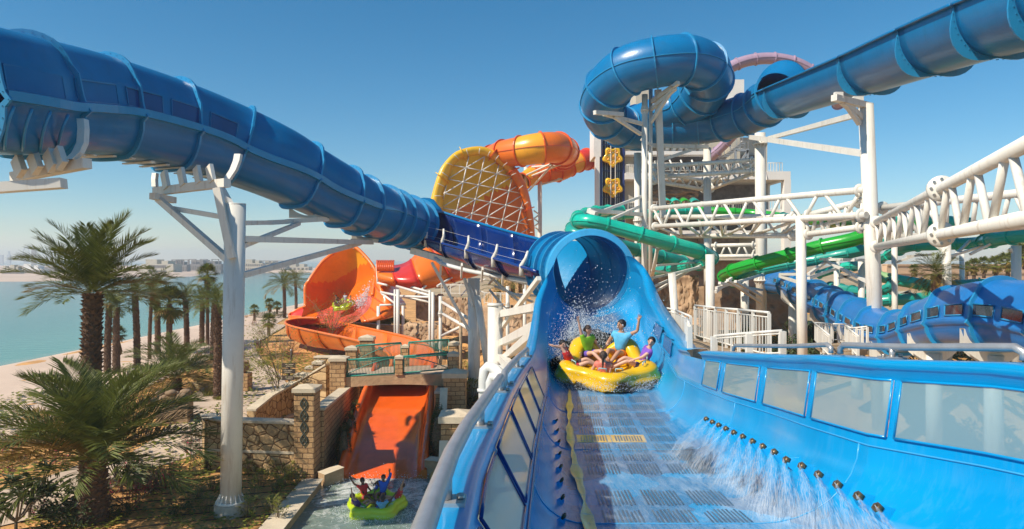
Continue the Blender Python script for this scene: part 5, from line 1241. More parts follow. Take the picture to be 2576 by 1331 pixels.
for k, (x, y) in enumerate([(654, 880), (733, 908), (670, 775), (592, 830), (668, 752)]):
    z = 1.2; p = G(x, y, z); t = thing('bollard_light', ['dark bollard light at the edge of the path curve', 'dark bollard light beside the signpost', 'dark bollard light by the beach path', 'slim dark bollard light beside the palms', 'small dark bollard near the far planting'][k], 'bollard', tuple(p))
    mb = MB(); mb.tube(p, p + Vector((0, 0, 1.0)), .11, n=10); mb.build('post', M['timber_d'], t); mb = MB(); mb.lathe(p + Vector((0, 0, 1.0)), [(.13, 0), (.13, .12), (0, .16)], 10); mb.build('lamp_head', M['bolt'], t)
# ================================================================ terrain, beach, paths, sea
def hgt(X, Y):
    b = .35 + .75 * sstep(38, 47, Y)
    b += 1.8 * sstep(-4, -1.5, X) * sstep(36, 41, Y) + 1.2 * sstep(4, 10, X) * sstep(25, 40, Y)
    b += 2.0 * sstep(72, 82, Y) * sstep(-9, -4, X) * (1 - sstep(250, 500, Y))
    b += .06 * math.sin(X * 1.3) * math.cos(Y * .9)
    if -9.7 < X < 2.5 and Y < 35.5: b = -.7
    if -9.8 < X < -4.1 and 35.5 <= Y < 49: b = lerp(-.6, 1.0, (Y - 35.5) / 13.5)
    b = lerp(b, -1.9, sstep(-46, -62, X))
    b = lerp(b, -3, sstep(900, 1400, Y))
    return b
def at(px_, py_):
    z = .4
    for _ in range(12): p = G(px_, py_, z); z = hgt(p.x, p.y)
    return G(px_, py_, z)
xs = [-6000, -2000, -600, -200, -90, -70] + list(np.arange(-62, -10, 1.0)) + [-9.75, -9.65, -9, -8, -7, -6, -5, -4.15, -4.05, -3, -2, -1, 0, 1, 2, 2.6] + list(np.arange(4, 40, 2)) + [45, 55, 70, 100, 150, 250, 500, 1200, 3000, 6000]
ys = [2, 6, 10, 14, 18, 22] + list(np.arange(24, 35, 1.0)) + [35.45, 35.55, 36.5] + list(np.arange(38, 48, 1.0)) + [48.9, 49.1] + list(np.arange(50, 76, 1.5)) + list(np.arange(78, 200, 6)) + [220, 260, 320, 400, 500, 700, 900, 1150, 1400, 6500]
mb = MB(); mb.grid([[Vector((x, y, hgt(x, y))) for x in xs] for y in ys], 0, True); mb.build('ground', M['soil'], kind='structure')
def drape(name, rows, m, off=.05, sub=4):
    """rows of (left,right) world xy pairs"""
    R_ = []
    for k in range(len(rows) - 1):
        for q in range(sub):
            (a, b), (c, d) = rows[k], rows[k + 1]; t = q / sub
            R_.append(((lerp(a[0], c[0], t), lerp(a[1], c[1], t)), (lerp(b[0], d[0], t), lerp(b[1], d[1], t))))
    R_.append(rows[-1]); mb = MB(); out = []
    for a, b in R_:
        out.append([Vector((lerp(a[0], b[0], j / 10), lerp(a[1], b[1], j / 10), hgt(lerp(a[0], b[0], j / 10), lerp(a[1], b[1], j / 10)) + off)) for j in range(11)])
    mb.grid(out); return mb.build(name, m, kind='structure')
drape('beach', [((-60, 20), (-30.5, 20)), ((-60, 40), (-29.5, 40)), ((-60, 52), (-28, 52)), ((-60, 66), (-29.5, 66)), ((-60, 90), (-33, 90)), ((-60, 130), (-40, 130)), ((-60, 200), (-47, 200)), ((-60, 300), (-48, 300)), ((-60, 600), (-48, 600))], M['beach'], .06, 6)
drape('land', [((3, 70), (300, 70)), ((3, 120), (500, 120)), ((-40, 260), (900, 260)), ((-45, 900), (2500, 900))], M['land'], .08, 4)
def pw(x, y): p = at(x, y); return (p.x, p.y)
drape('garden_path', [(pw(-200, 1275), pw(-200, 1380)), (pw(0, 1238), pw(0, 1327)), (pw(112, 1205), pw(160, 1292)), (pw(200, 1172), pw(262, 1240)), (pw(325, 1143), pw(372, 1182)), (pw(405, 1092), pw(512, 1135)), (pw(440, 1055), pw(530, 1120))], M['paving'], .06)
drape('plaza', [(pw(440, 1062), pw(560, 1130)), (pw(487, 995), pw(690, 1062)), (pw(545, 960), pw(745, 1000)), (pw(600, 915), pw(700, 940)), (pw(612, 880), pw(655, 905)), (pw(612, 850), pw(640, 870)), (pw(615, 828), pw(690, 838)), (pw(660, 810), pw(720, 820))], M['paving'], .10)
for k, r_ in enumerate((3.4, 2.6, 1.8)):
    c = at(668, 1032); mb = MB(); mb.lathe((c.x, c.y, c.z + .13 + .02 * k), [(r_, -.1), (r_, .0), (r_ - .12, .01), (0, .012)], 40); mb.build('paved_circle', M['paving'], kind='structure')
# water
def sea_mat():
    m, nt, b = nmat('sea_water'); L = nt.links.new
    g = N(nt, 'ShaderNodeNewGeometry'); s = N(nt, 'ShaderNodeSeparateXYZ'); L(g.outputs['Position'], s.inputs[0])
    nz = N(nt, 'ShaderNodeTexNoise', i_Scale=.05, i_Detail=3); L(g.outputs['Position'], nz.inputs['Vector'])
    ma = N(nt, 'ShaderNodeMath', operation='MULTIPLY_ADD'); L(nz.outputs['Fac'], ma.inputs[0]); ma.inputs[1].default_value = 14; L(s.outputs[0], ma.inputs[2])
    mr = N(nt, 'ShaderNodeMapRange'); L(ma.outputs[0], mr.inputs[0]); mr.inputs[1].default_value = -44; mr.inputs[2].default_value = -200
    r = ramp(nt, [(0, (.28, .32, .22)), (.035, (.10, .26, .18)), (.20, (.05, .175, .135)), (.5, (.06, .14, .115)), (1, (.09, .13, .115))], mr.outputs[0]); L(r.outputs[0], b.inputs['Base Color'])
    b.inputs['Roughness'].default_value = .16; b.inputs['IOR'].default_value = 1.22
    mp = N(nt, 'ShaderNodeMapping'); mp.inputs['Scale'].default_value = (.35, 1.0, 1); L(g.outputs['Position'], mp.inputs[0])
    w = N(nt, 'ShaderNodeTexNoise', i_Scale=1.1, i_Detail=4); L(mp.outputs[0], w.inputs['Vector'])
    bp = N(nt, 'ShaderNodeBump', i_Strength=.28, i_Distance=.15); L(w.outputs['Fac'], bp.inputs['Height']); L(bp.outputs[0], b.inputs['Normal'])
    return m
M['sea'] = sea_mat()
mb = MB(); mb.quad((-7000, 2, 0), (-40, 2, 0), (-40, 1000, 0), (-7000, 1000, 0)); mb.quad((-7000, 1000, 0), (7000, 1000, 0), (7000, 7500, 0), (-7000, 7500, 0)); mb.build('sea_water', M['sea'], kind='structure')
def pool_mat():
    m, nt, b = nmat('pool_water'); L = nt.links.new
    g = N(nt, 'ShaderNodeNewGeometry')
    dv = N(nt, 'ShaderNodeVectorMath', operation='DISTANCE'); L(g.outputs['Position'], dv.inputs[0]); dv.inputs[1].default_value = (-6.1, 33.6, 0)
    n1 = N(nt, 'ShaderNodeTexNoise', i_Scale=1.5, i_Detail=9, i_Roughness=.72, i_Distortion=1.2); L(g.outputs['Position'], n1.inputs['Vector'])
    mr = N(nt, 'ShaderNodeMapRange'); L(dv.outputs['Value'], mr.inputs[0]); mr.inputs[1].default_value = 0; mr.inputs[2].default_value = 5.5; mr.inputs[3].default_value = .24; mr.inputs[4].default_value = -.10
    ad = N(nt, 'ShaderNodeMath', operation='ADD'); L(n1.outputs['Fac'], ad.inputs[0]); L(mr.outputs[0], ad.inputs[1])
    fo = ramp(nt, [(.53, (0, 0, 0)), (.72, (.9, .9, .9))], ad.outputs[0])
    mx = N(nt, 'ShaderNodeMix', data_type='RGBA'); L(fo.outputs[0], mx.inputs[0]); mx.inputs[6].default_value = (.17, .23, .20, 1); mx.inputs[7].default_value = (.74, .76, .72, 1); L(mx.outputs[2], b.inputs['Base Color'])
    b.inputs['Roughness'].default_value = .12
    n2 = N(nt, 'ShaderNodeTexNoise', i_Scale=3.2, i_Detail=6, i_Distortion=.8); L(g.outputs['Position'], n2.inputs['Vector'])
    bp = N(nt, 'ShaderNodeBump', i_Strength=.5, i_Distance=.12); L(n2.outputs['Fac'], bp.inputs['Height']); L(bp.outputs[0], b.inputs['Normal']); return m
M['pool'] = pool_mat()
mb = MB(); mb.quad((-9.4, 14, .02), (2.4, 14, .02), (2.4, 36.4, .02), (-9.4, 36.4, .02)); mb.build('pool_water', M['pool'], kind='structure')
# ================================================================ far shore
mb = MB(); fr = [(-1200, 712), (-300, 711), (0, 709), (90, 709), (170, 706), (250, 701), (330, 698), (420, 697), (480, 696), (500, 693)]
rows = []
for x, y in fr:
    a = G(x, y, 0); dr = Vector((a.x, a.y, 0)).normalized(); rows.append([a + Vector((0, 0, -.3)), a + dr * 14 + Vector((0, 0, .9)), a + dr * 60 + Vector((0, 0, 1.6)), Vector((a.x / a.y * 900, 900, 1.6)), Vector((a.x / a.y * 1300, 1300, 1.6))])
mb.grid(rows); mb.build('far_beach', M['beachfar'], kind='structure')
mb = MB(); rows = []
for x in (480, 560, 640, 720, 800, 900, 1100): rows.append([W(x, 655 + 11.2 * F / 640, 640), W(x, 655 + 9.6 * F / 650, 650), W(x, 655 + 9.6 * F / 900, 900)])
mb.grid(rows); mb.build('far_shore', M['beachfar'], kind='structure')
def villa(label, x0, x1, y0, y1, D, m, win=0, frames=False, name='far_building', steps=()):
    a, b = W(x0, y0, D), W(x1, y1, D); dp = min(40, max(8, b.x - a.x)) * .6
    t = thing(name, label, 'building', ((a.x + b.x) / 2, D, b.z)); mb = MB(); mb.box(((a.x + b.x) / 2, D + dp / 2, (a.z + b.z) / 2 - 1), (b.x - a.x, dp, a.z - b.z + 2)); mb.build('wall', M[m], t)
    for (fx0, fx1, h) in steps:
        p, q = lerp(a.x, b.x, fx0), lerp(a.x, b.x, fx1); mb = MB(); mb.box(((p + q) / 2, D + dp / 2, a.z + h / 2), (q - p, dp * .8, h)); mb.build('upper_storey', M[m], t)
    if win:
        rw = 2 if a.z - b.z > 7 else 1
        for r_ in range(rw):
            for k in range(win):
                xx = lerp(a.x, b.x, (k + .5) / win); w = (b.x - a.x) / win * .55; z = lerp(b.z, a.z, (r_ + .5) / rw)
                mb = MB(); mb.box((xx, D - .05, z), (w, .3, (a.z - b.z) / rw * .5)); mb.build('window', M['shade'], t)
    if frames:
        mb = MB()
        for k in range(3):
            xx = lerp(a.x, b.x, (k + .5) / 3); mb.beam((xx - 3, D, a.z), (xx - 3, D, a.z + 4), .7); mb.beam((xx + 3, D, a.z), (xx + 3, D, a.z + 4), .7); mb.beam((xx - 3.3, D, a.z + 4), (xx + 3.3, D, a.z + 4), .7)
        mb.build('roof_frame', M['shade2'], t)
    return t
for a in [('low flat roofed villa at the far left of the far shore', 4, 22, 682, 695, 500, 'beigewall', 5), ('columned pale villa with a terrace on the far shore', 22, 50, 679, 694, 500, 'beigewall', 8, False), ('white terraced villa with long balconies across the water', 52, 104, 676, 692, 520, 'whitewall', 10, False), ('plain windowless grey hall behind the far beach', 104, 168, 672, 691, 540, 'shade2', 0), ('broad beige block standing near the water across the bay', 356, 436, 664, 690, 560, 'beigewall', 1, False), ('grey villa with roof frames right of the beige block', 436, 470, 666, 686, 600, 'shade2', 5, True), ('long dim hotel wing partly hidden by palms across the water', 470, 556, 664, 683, 640, 'shade2', 14, True), ('pale hotel wing just right of the white column on the far shore', 612, 660, 662, 682, 660, 'beigewall', 9, False), ('low hotel wing with roof frames in the middle of the far shore', 660, 716, 667, 682, 680, 'beigewall', 10, True), ('small pavilion at the end of the far shore', 716, 776, 671, 682, 690, 'beigewall', 6, False)]:
    villa(*a, steps=((.1, .45, 3.5), (.6, .8, 2.5)) if a[6] != 'shade2' or a[7] else ())
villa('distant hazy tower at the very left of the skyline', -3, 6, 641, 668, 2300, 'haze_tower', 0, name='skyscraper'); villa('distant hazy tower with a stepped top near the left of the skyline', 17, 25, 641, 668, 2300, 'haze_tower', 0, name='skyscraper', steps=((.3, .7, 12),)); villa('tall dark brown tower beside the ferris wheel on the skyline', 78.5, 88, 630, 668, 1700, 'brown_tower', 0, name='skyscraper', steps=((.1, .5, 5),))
t = thing('ferris_wheel', 'giant pale ferris wheel on the hazy skyline across the water', 'ferris wheel', tuple(W(66, 660, 2000)))
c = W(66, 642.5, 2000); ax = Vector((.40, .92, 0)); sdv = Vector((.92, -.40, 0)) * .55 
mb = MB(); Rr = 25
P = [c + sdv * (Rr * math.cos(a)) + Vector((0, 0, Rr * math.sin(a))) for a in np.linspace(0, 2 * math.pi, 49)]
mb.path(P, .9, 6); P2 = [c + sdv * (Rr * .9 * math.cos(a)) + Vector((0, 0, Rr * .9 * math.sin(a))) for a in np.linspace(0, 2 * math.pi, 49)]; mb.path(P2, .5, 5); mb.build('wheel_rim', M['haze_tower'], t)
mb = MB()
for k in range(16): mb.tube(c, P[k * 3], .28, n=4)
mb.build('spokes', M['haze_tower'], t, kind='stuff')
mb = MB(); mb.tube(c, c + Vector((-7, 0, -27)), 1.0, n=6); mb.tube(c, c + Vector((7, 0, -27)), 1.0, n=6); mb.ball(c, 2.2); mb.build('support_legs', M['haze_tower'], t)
# tan perimeter wall at the back right
t = thing('perimeter_wall', 'long tan rendered wall with string courses behind the palms', 'wall', tuple(W(2420, 700, 120)))
a, b = W(2225, 668, 118), W(2900, 662, 126); mb = MB(); mb.beam(Vector((a.x, a.y, 4.5)), Vector((b.x, b.y, 4.5)), 1.2, 11.5); mb.build('wall_body', M['tanwall'], t)
for z in (10.25, 8.9, 7.8): mb = MB(); mb.beam(Vector((a.x, a.y, z)), Vector((b.x, b.y, z)), 1.5, .25); mb.build('string_course', M['tanwall'], t)
# ================================================================ plants
def leafmat(name, c, tr=.25, var=.35, back=None):
    m, nt, b = nmat(name); L = nt.links.new
    g = N(nt, 'ShaderNodeNewGeometry'); n = N(nt, 'ShaderNodeTexNoise', i_Scale=1.7, i_Detail=5, i_Roughness=.7); L(g.outputs['Position'], n.inputs['Vector'])
    rn = N(nt, 'ShaderNodeMath', operation='MULTIPLY_ADD'); L(g.outputs['Random Per Island'], rn.inputs[0]); rn.inputs[1].default_value = .35; L(n.outputs['Fac'], rn.inputs[2])
    lo = tuple(q * (1 - var) for q in c); hi = (min(1, c[0] * (1 + var * 1.6)), min(1, c[1] * (1 + var)), c[2] * (1 + var * .2))
    r = ramp(nt, [(.35, lo), (.95, hi)], rn.outputs[0]); L(r.outputs[0], b.inputs['Base Color']); b.inputs['Roughness'].default_value = .5; b.inputs['Specular IOR Level'].default_value = .35
    tl = N(nt, 'ShaderNodeBsdfTranslucent'); L(r.outputs[0], tl.inputs['Color']); mx = N(nt, 'ShaderNodeMixShader'); mx.inputs[0].default_value = tr
    L(b.outputs[0], mx.inputs[1]); L(tl.outputs[0], mx.inputs[2]); L(mx.outputs[0], nt.nodes['Material Output'].inputs['Surface']); return m
M['frond'] = leafmat('date_palm_leaf', (.11, .145, .035)); M['frond_y'] = leafmat('dry_palm_leaf', (.21, .155, .045)); M['fan'] = leafmat('fan_palm_leaf', (.12, .15, .025))
M['leaf'] = leafmat('shrub_leaf', (.09, .12, .025)); M['leaf2'] = leafmat('light_shrub_leaf', (.19, .21, .04)); M['leaf3'] = leafmat('glossy_dark_leaf', (.05, .085, .035)); M['leaf4'] = leafmat('olive_ground_cover', (.17, .20, .03)); M['bloom'] = leafmat('magenta_bract', (.40, .015, .10), .3); M['hedge'] = leafmat('clipped_hedge_leaf', (.05, .09, .018))
M['trunk'] = mat('palm_trunk', (.13, .075, .045), .95, .4, 7, .8, 18); M['boot'] = mat('palm_boot', (.17, .095, .055), .95, .4, 5, .5, 20); M['twig'] = mat('thin_bark', (.20, .15, .10), .9, .3, 9)
def frond(mb, o, az, el, L_, nl, rg, curl=1.0, mi=0, lw=.022, ll=.30):
    n = 12; P = [Vector(o)]; e = el; az0 = az
    for k in range(n):
        d = Vector((math.cos(az) * math.cos(e), math.sin(az) * math.cos(e), math.sin(e))); P.append(P[-1] + d * (L_ / n)); e -= R(5.2) * curl * (.35 + 1.25 * k / n); az += rg.uniform(-.02, .02)
    # rachis
    rr = []
    for k, p in enumerate(P):
        t = (P[min(n, k + 1)] - P[max(0, k - 1)]).normalized(); s = t.cross(Vector((0, 0, 1))); s = s.normalized() if s.length > .01 else Vector((1, 0, 0)); w = .028 * (1 - k / n * .8) * (L_ / 3.5); rr.append([p - s * w, p + s.cross(t) * w * .7, p + s * w])
    mb.grid(rr, mi, False)
    for k in range(nl):
        f = .16 + .84 * (k / (nl - 1)); q = f * n; i = min(int(q), n - 1); p = P[i].lerp(P[i + 1], q - i); t = (P[i + 1] - P[i]).normalized(); s = t.cross(Vector((0, 0, 1)))
        s = s.normalized() if s.length > .01 else Vector((1, 0, 0)); u = s.cross(t)
        l = L_ * ll * (math.sin(min(1, (f - .1) * 1.25 + .12) * math.pi * .62) ** .7) * (1.0 if f < .8 else 1 - (f - .8) * 2.6) * rg.uniform(.82, 1.1)
        ang = lerp(R(62), R(28), f)
        for sg in (-1, 1):
            d = (t * math.cos(ang) + s * (sg * math.sin(ang)) + u * rg.uniform(.12, .5)).normalized(); d = (d + Vector((0, 0, -.10))).normalized()
            w = d.cross(u).normalized() * (lw * L_ / 3.5 * 1.2); m_ = p + d * l * .45; tip = p + d * l + Vector((0, 0, -.06 * l))
            mb.add([p - w * .5, m_ - w, tip, m_ + w], [(0, 1, 2, 3)], mi)
def date_palm(label, base, H, rt, Lf, nf, nl, seed, group=None, boots=True, spread=(-.35, 1.35), curl=1.0, lean=(0, 0), dry=.12, lw=.022, cat='palm tree', name='date_palm', taper=0.0):
    rg = random.Random(seed); t = thing(name, label, cat, tuple(base), group); b = Vector(base); top = b + Vector((lean[0], lean[1], H))
    mb = MB(); n = max(6, int(H * 5)); pts = []; rs = []
    for k in range(n + 1):
        f = k / n; pts.append(b.lerp(top, f) + Vector((lean[0] * -.3 * math.sin(f * 3.14), 0, 0)) + Vector((0, 0, -.2 if k == 0 else 0))); rs.append(rt * (1.12 - .16 * f + .10 * math.sin(f * n * 2.1)) * rg.uniform(.94, 1.06))
    mb.path(pts, rs, 12); tr = mb.build('trunk', M['trunk'], t)
    if boots:
        m2 = MB(); rows_n = int(H / .17)
        for r_ in range(rows_n):
            for k in range(9):
                a = 2 * math.pi * (k + .5 * (r_ % 2)) / 9 + rg.uniform(-.1, .1); f = (r_ + rg.uniform(0, .6)) / rows_n; c = b.lerp(top, f) + Vector((lean[0] * -.3 * math.sin(f * 3.14), 0, 0)); o = Vector((math.cos(a), math.sin(a), 0)); s = Vector((-o.y, o.x, 0)); w = rt * .30
                r0 = rt * (1.08 - .16 * f); tip = c + o * (r0 + rt * rg.uniform(.22, .42)) + Vector((0, 0, rg.uniform(.10, .22)))
                m2.add([c + o * r0 * .95 - s * w, c + o * r0 * .95 + s * w, tip + s * w * .45, tip - s * w * .45, c + o * (r0 * .9) + Vector((0, 0, .16))], [(0, 1, 2, 3), (3, 2, 4), (0, 3, 4), (1, 4, 2)])
        m2.build('leaf_bases', M['boot'], tr, kind='stuff')
    mb = MB()
    for k in range(nf):
        f = (k + .5) / nf; el = lerp(spread[1], spread[0], f ** .8) + rg.uniform(-.12, .12); az = k * 2.39996 + rg.uniform(-.25, .25)
        frond(mb, top + Vector((math.cos(az), math.sin(az), 0)) * rt * .5 * f + Vector((0, 0, .25 * (1 - f))), az, el, Lf * rg.uniform(.85, 1.08) * (1 - .12 * (1 - f)) * (1 - taper * f), nl, rg, curl * rg.uniform(.8, 1.2), 1 if (f > .6 and rg.random() < dry * 2.2) else 0, lw)
    mb.build('crown', [M['frond'], M['frond_y']], t); return t
def fan_palm(label, base, H, rt, Lf, nf, seed, group=None, skirt=True, lean=(0, 0)):
    rg = random.Random(seed); t = thing('fan_palm', label, 'palm tree', tuple(base), group); b = Vector(base); top = b + Vector((lean[0], lean[1], H))
    mb = MB(); n = max(4, int(H * 3)); mb.path([b.lerp(top, k / n) + Vector((0, 0, -.2 if k == 0 else 0)) for k in range(n + 1)], [rt * (1.15 - .3 * k / n) * rg.uniform(.93, 1.07) for k in range(n + 1)], 10); mb.build('trunk', M['trunk'], t)
    mb = MB()
    for k in range(nf):
        f = (k + .5) / nf; el = lerp(1.35, -.9, f) + rg.uniform(-.15, .15); az = k * 2.39996; d = Vector((math.cos(az) * math.cos(el), math.sin(az) * math.cos(el), math.sin(el))); s = d.cross(Vector((0, 0, 1))).normalized(); u = s.cross(d); p0 = top; p1 = top + d * Lf * .5; w = s * .02 * Lf; mb.add([p0 - w, p0 + w, p1 + w, p1 - w], [(0, 1, 2, 3)], 0)
        for q in range(15):
            a = lerp(-1.5, 1.5, q / 14); dd_ = (d * math.cos(a) + s * math.sin(a) + u * .12 * math.cos(a * 2)).normalized(); l = Lf * .62 * (.75 + .25 * math.cos(a)) * rg.uniform(.9, 1.08); w = dd_.cross(u).normalized() * .035 * Lf; mid = p1 + dd_ * l * .55; tip = p1 + dd_ * l + Vector((0, 0, -.22 * l)); mb.add([p1, mid - w, tip, mid + w], [(0, 1, 2, 3)], 1 if (f > .78 and rg.random() < .6) else 0)
    mb.build('crown', [M['fan'], M['frond_y']], t)
    if skirt:
        mb = MB()
        for k in range(40):
            az = rg.uniform(0, 6.28); h = rg.uniform(0, min(1.4, H * .4)); o = Vector((math.cos(az), math.sin(az), 0)); p = top - Vector((0, 0, h)) + o * rt * .8; q = p + o * rt * 1.1 + Vector((0, 0, -.7)); s = Vector((-o.y, o.x, 0)) * .12; mb.add([p - s * .3, p + s * .3, q + s, q - s], [(0, 1, 2, 3)])
        mb.build('dead_leaf_skirt', M['frond_y'], t, kind='stuff')
    return t
p = at(236, 1312); date_palm('short stout date palm with a huge spreading crown in the nearest garden bed', p, 2.5, .45, 5.0, 50, 56, 11, spread=(.2, 1.42), curl=.95, dry=.25, lw=.021)
p = at(228, 1226); date_palm('tall date palm with a thick rough trunk towering over the beach', p, 9.3 - .2, .40, 4.3, 50, 46, 12, spread=(.02, 1.45), taper=.3, curl=.72, lean=(.1, 0), dry=.1)
p = at(443, 985); date_palm('low trunkless looking date palm beside the white column and garden sculpture', p, 1.0, .36, 4.1, 46, 44, 13, spread=(-.1, 1.4), curl=1.0, dry=.35)
mid = [(270, 762, 938, 54, 'slender date palm directly behind the thick rough trunk'), (345, 738, 925, 62, 'date palm with a knobbly trunk alone against the turquoise water'), (376, 735, 905, 40, 'very thin trunked palm among the beach row'), (397, 722, 890, 64, 'tall pale crowned date palm in the middle of the beach row'), (470, 752, 880, 52, 'date palm just behind the large fan palm'), (508, 758, 868, 52, 'date palm second from the white column in the beach row'), (536, 752, 905, 58, 'date palm brushing the white column'), (716, 715, 800, 46, 'date palm left of the orange shell'), (745, 706, 778, 40, 'date palm half behind the orange shell'), (548, 760, 1005, 50, 'thin date palm trunk hidden behind the white column'), (292, 770, 940, 40, 'small leaning date palm in the group behind the rough trunk')]
for k, (x, yc, yb, rpx, lab) in enumerate(mid):
    p = at(x, yb); D = p.y; H = (yb - yc) * D / F; Lf = rpx * D / F * 1.15
    date_palm(lab, p, H * .97, .25 * (.6 if k == 2 else 1), Lf, 34, 22, 30 + k, group='date palms along the beach path', boots=True, spread=(-.2, 1.35), curl=.95, lean=(random.Random(k).uniform(-.3, .3), 0), lw=.034)
fans = [(426, 765, 892, 52, 'large fan palm with a shaggy skirt in the beach row', 1), (522, 690, 870, 30, 'tallest fan palm rising above the beach row', 1), (296, 840, 932, 24, 'small fan palm on the sand beside the rough trunk', 1), (640, 778, 808, 14, 'small fan palm right of the white column', 0), (678, 763, 795, 15, 'fan palm beyond the path beside its shorter twin', 1), (697, 770, 792, 14, 'shorter fan palm next to the date palm by the shell', 0), (676, 808, 846, 22, 'young yellow green fan palm in the planting bed', 0), (2280, 682, 712, 14, 'low fan palm in front of the tan wall', 0)]
for x, yc, yb, rpx, lab, sk_ in fans:
    p = at(x, yb); D = p.y; fan_palm(lab, p, (yb - yc) * D / F, .30 if rpx > 30 else .2, rpx * D / F * 1.05, 34, int(x), None, bool(sk_))
q = W(2355, 748, 42); date_palm('small shaded date palm standing beside the blue covered slide', q, 1.3, .25, 1.75, 36, 26, 77, spread=(-.5, 1.4), lw=.03)
for k, (x, y, D, r_) in enumerate([(2450, 668, 100, 22), (2475, 662, 104, 20), (2505, 665, 100, 26), (2535, 658, 96, 30), (2560, 650, 92, 34), (2578, 640, 88, 40), (2430, 672, 108, 16), (2300, 676, 112, 14)]):
    b = W(x, y + 34, D); fan_palm(['scruffy palm left in the row before the tan wall', 'thin palm second in the row before the tan wall', 'bushy palm third in the row before the tan wall', 'tall bushy palm before the tan wall near the picture edge', 'broad palm behind the edge column', 'largest palm cut by the picture edge', 'smallest palm before the tan wall', 'little palm behind the cream column'][k], b, 34 * D / F, .22, r_ * D / F, 30, 90 + k, 'palms before the tan wall')
for k, (x, y) in enumerate([(1290, 720), (1310, 708), (1255, 735)]):
    date_palm(['dim palm in the shade beyond the tunnel', 'palm beyond the grey pipes, nearer the tunnel', 'palm behind the terrace railing'][k], Vector(W(x, y + 24, 80)), 1.2, .22, 2.2, 24, 16, 120 + k, group='palms beyond the rock terrace', lw=.04)
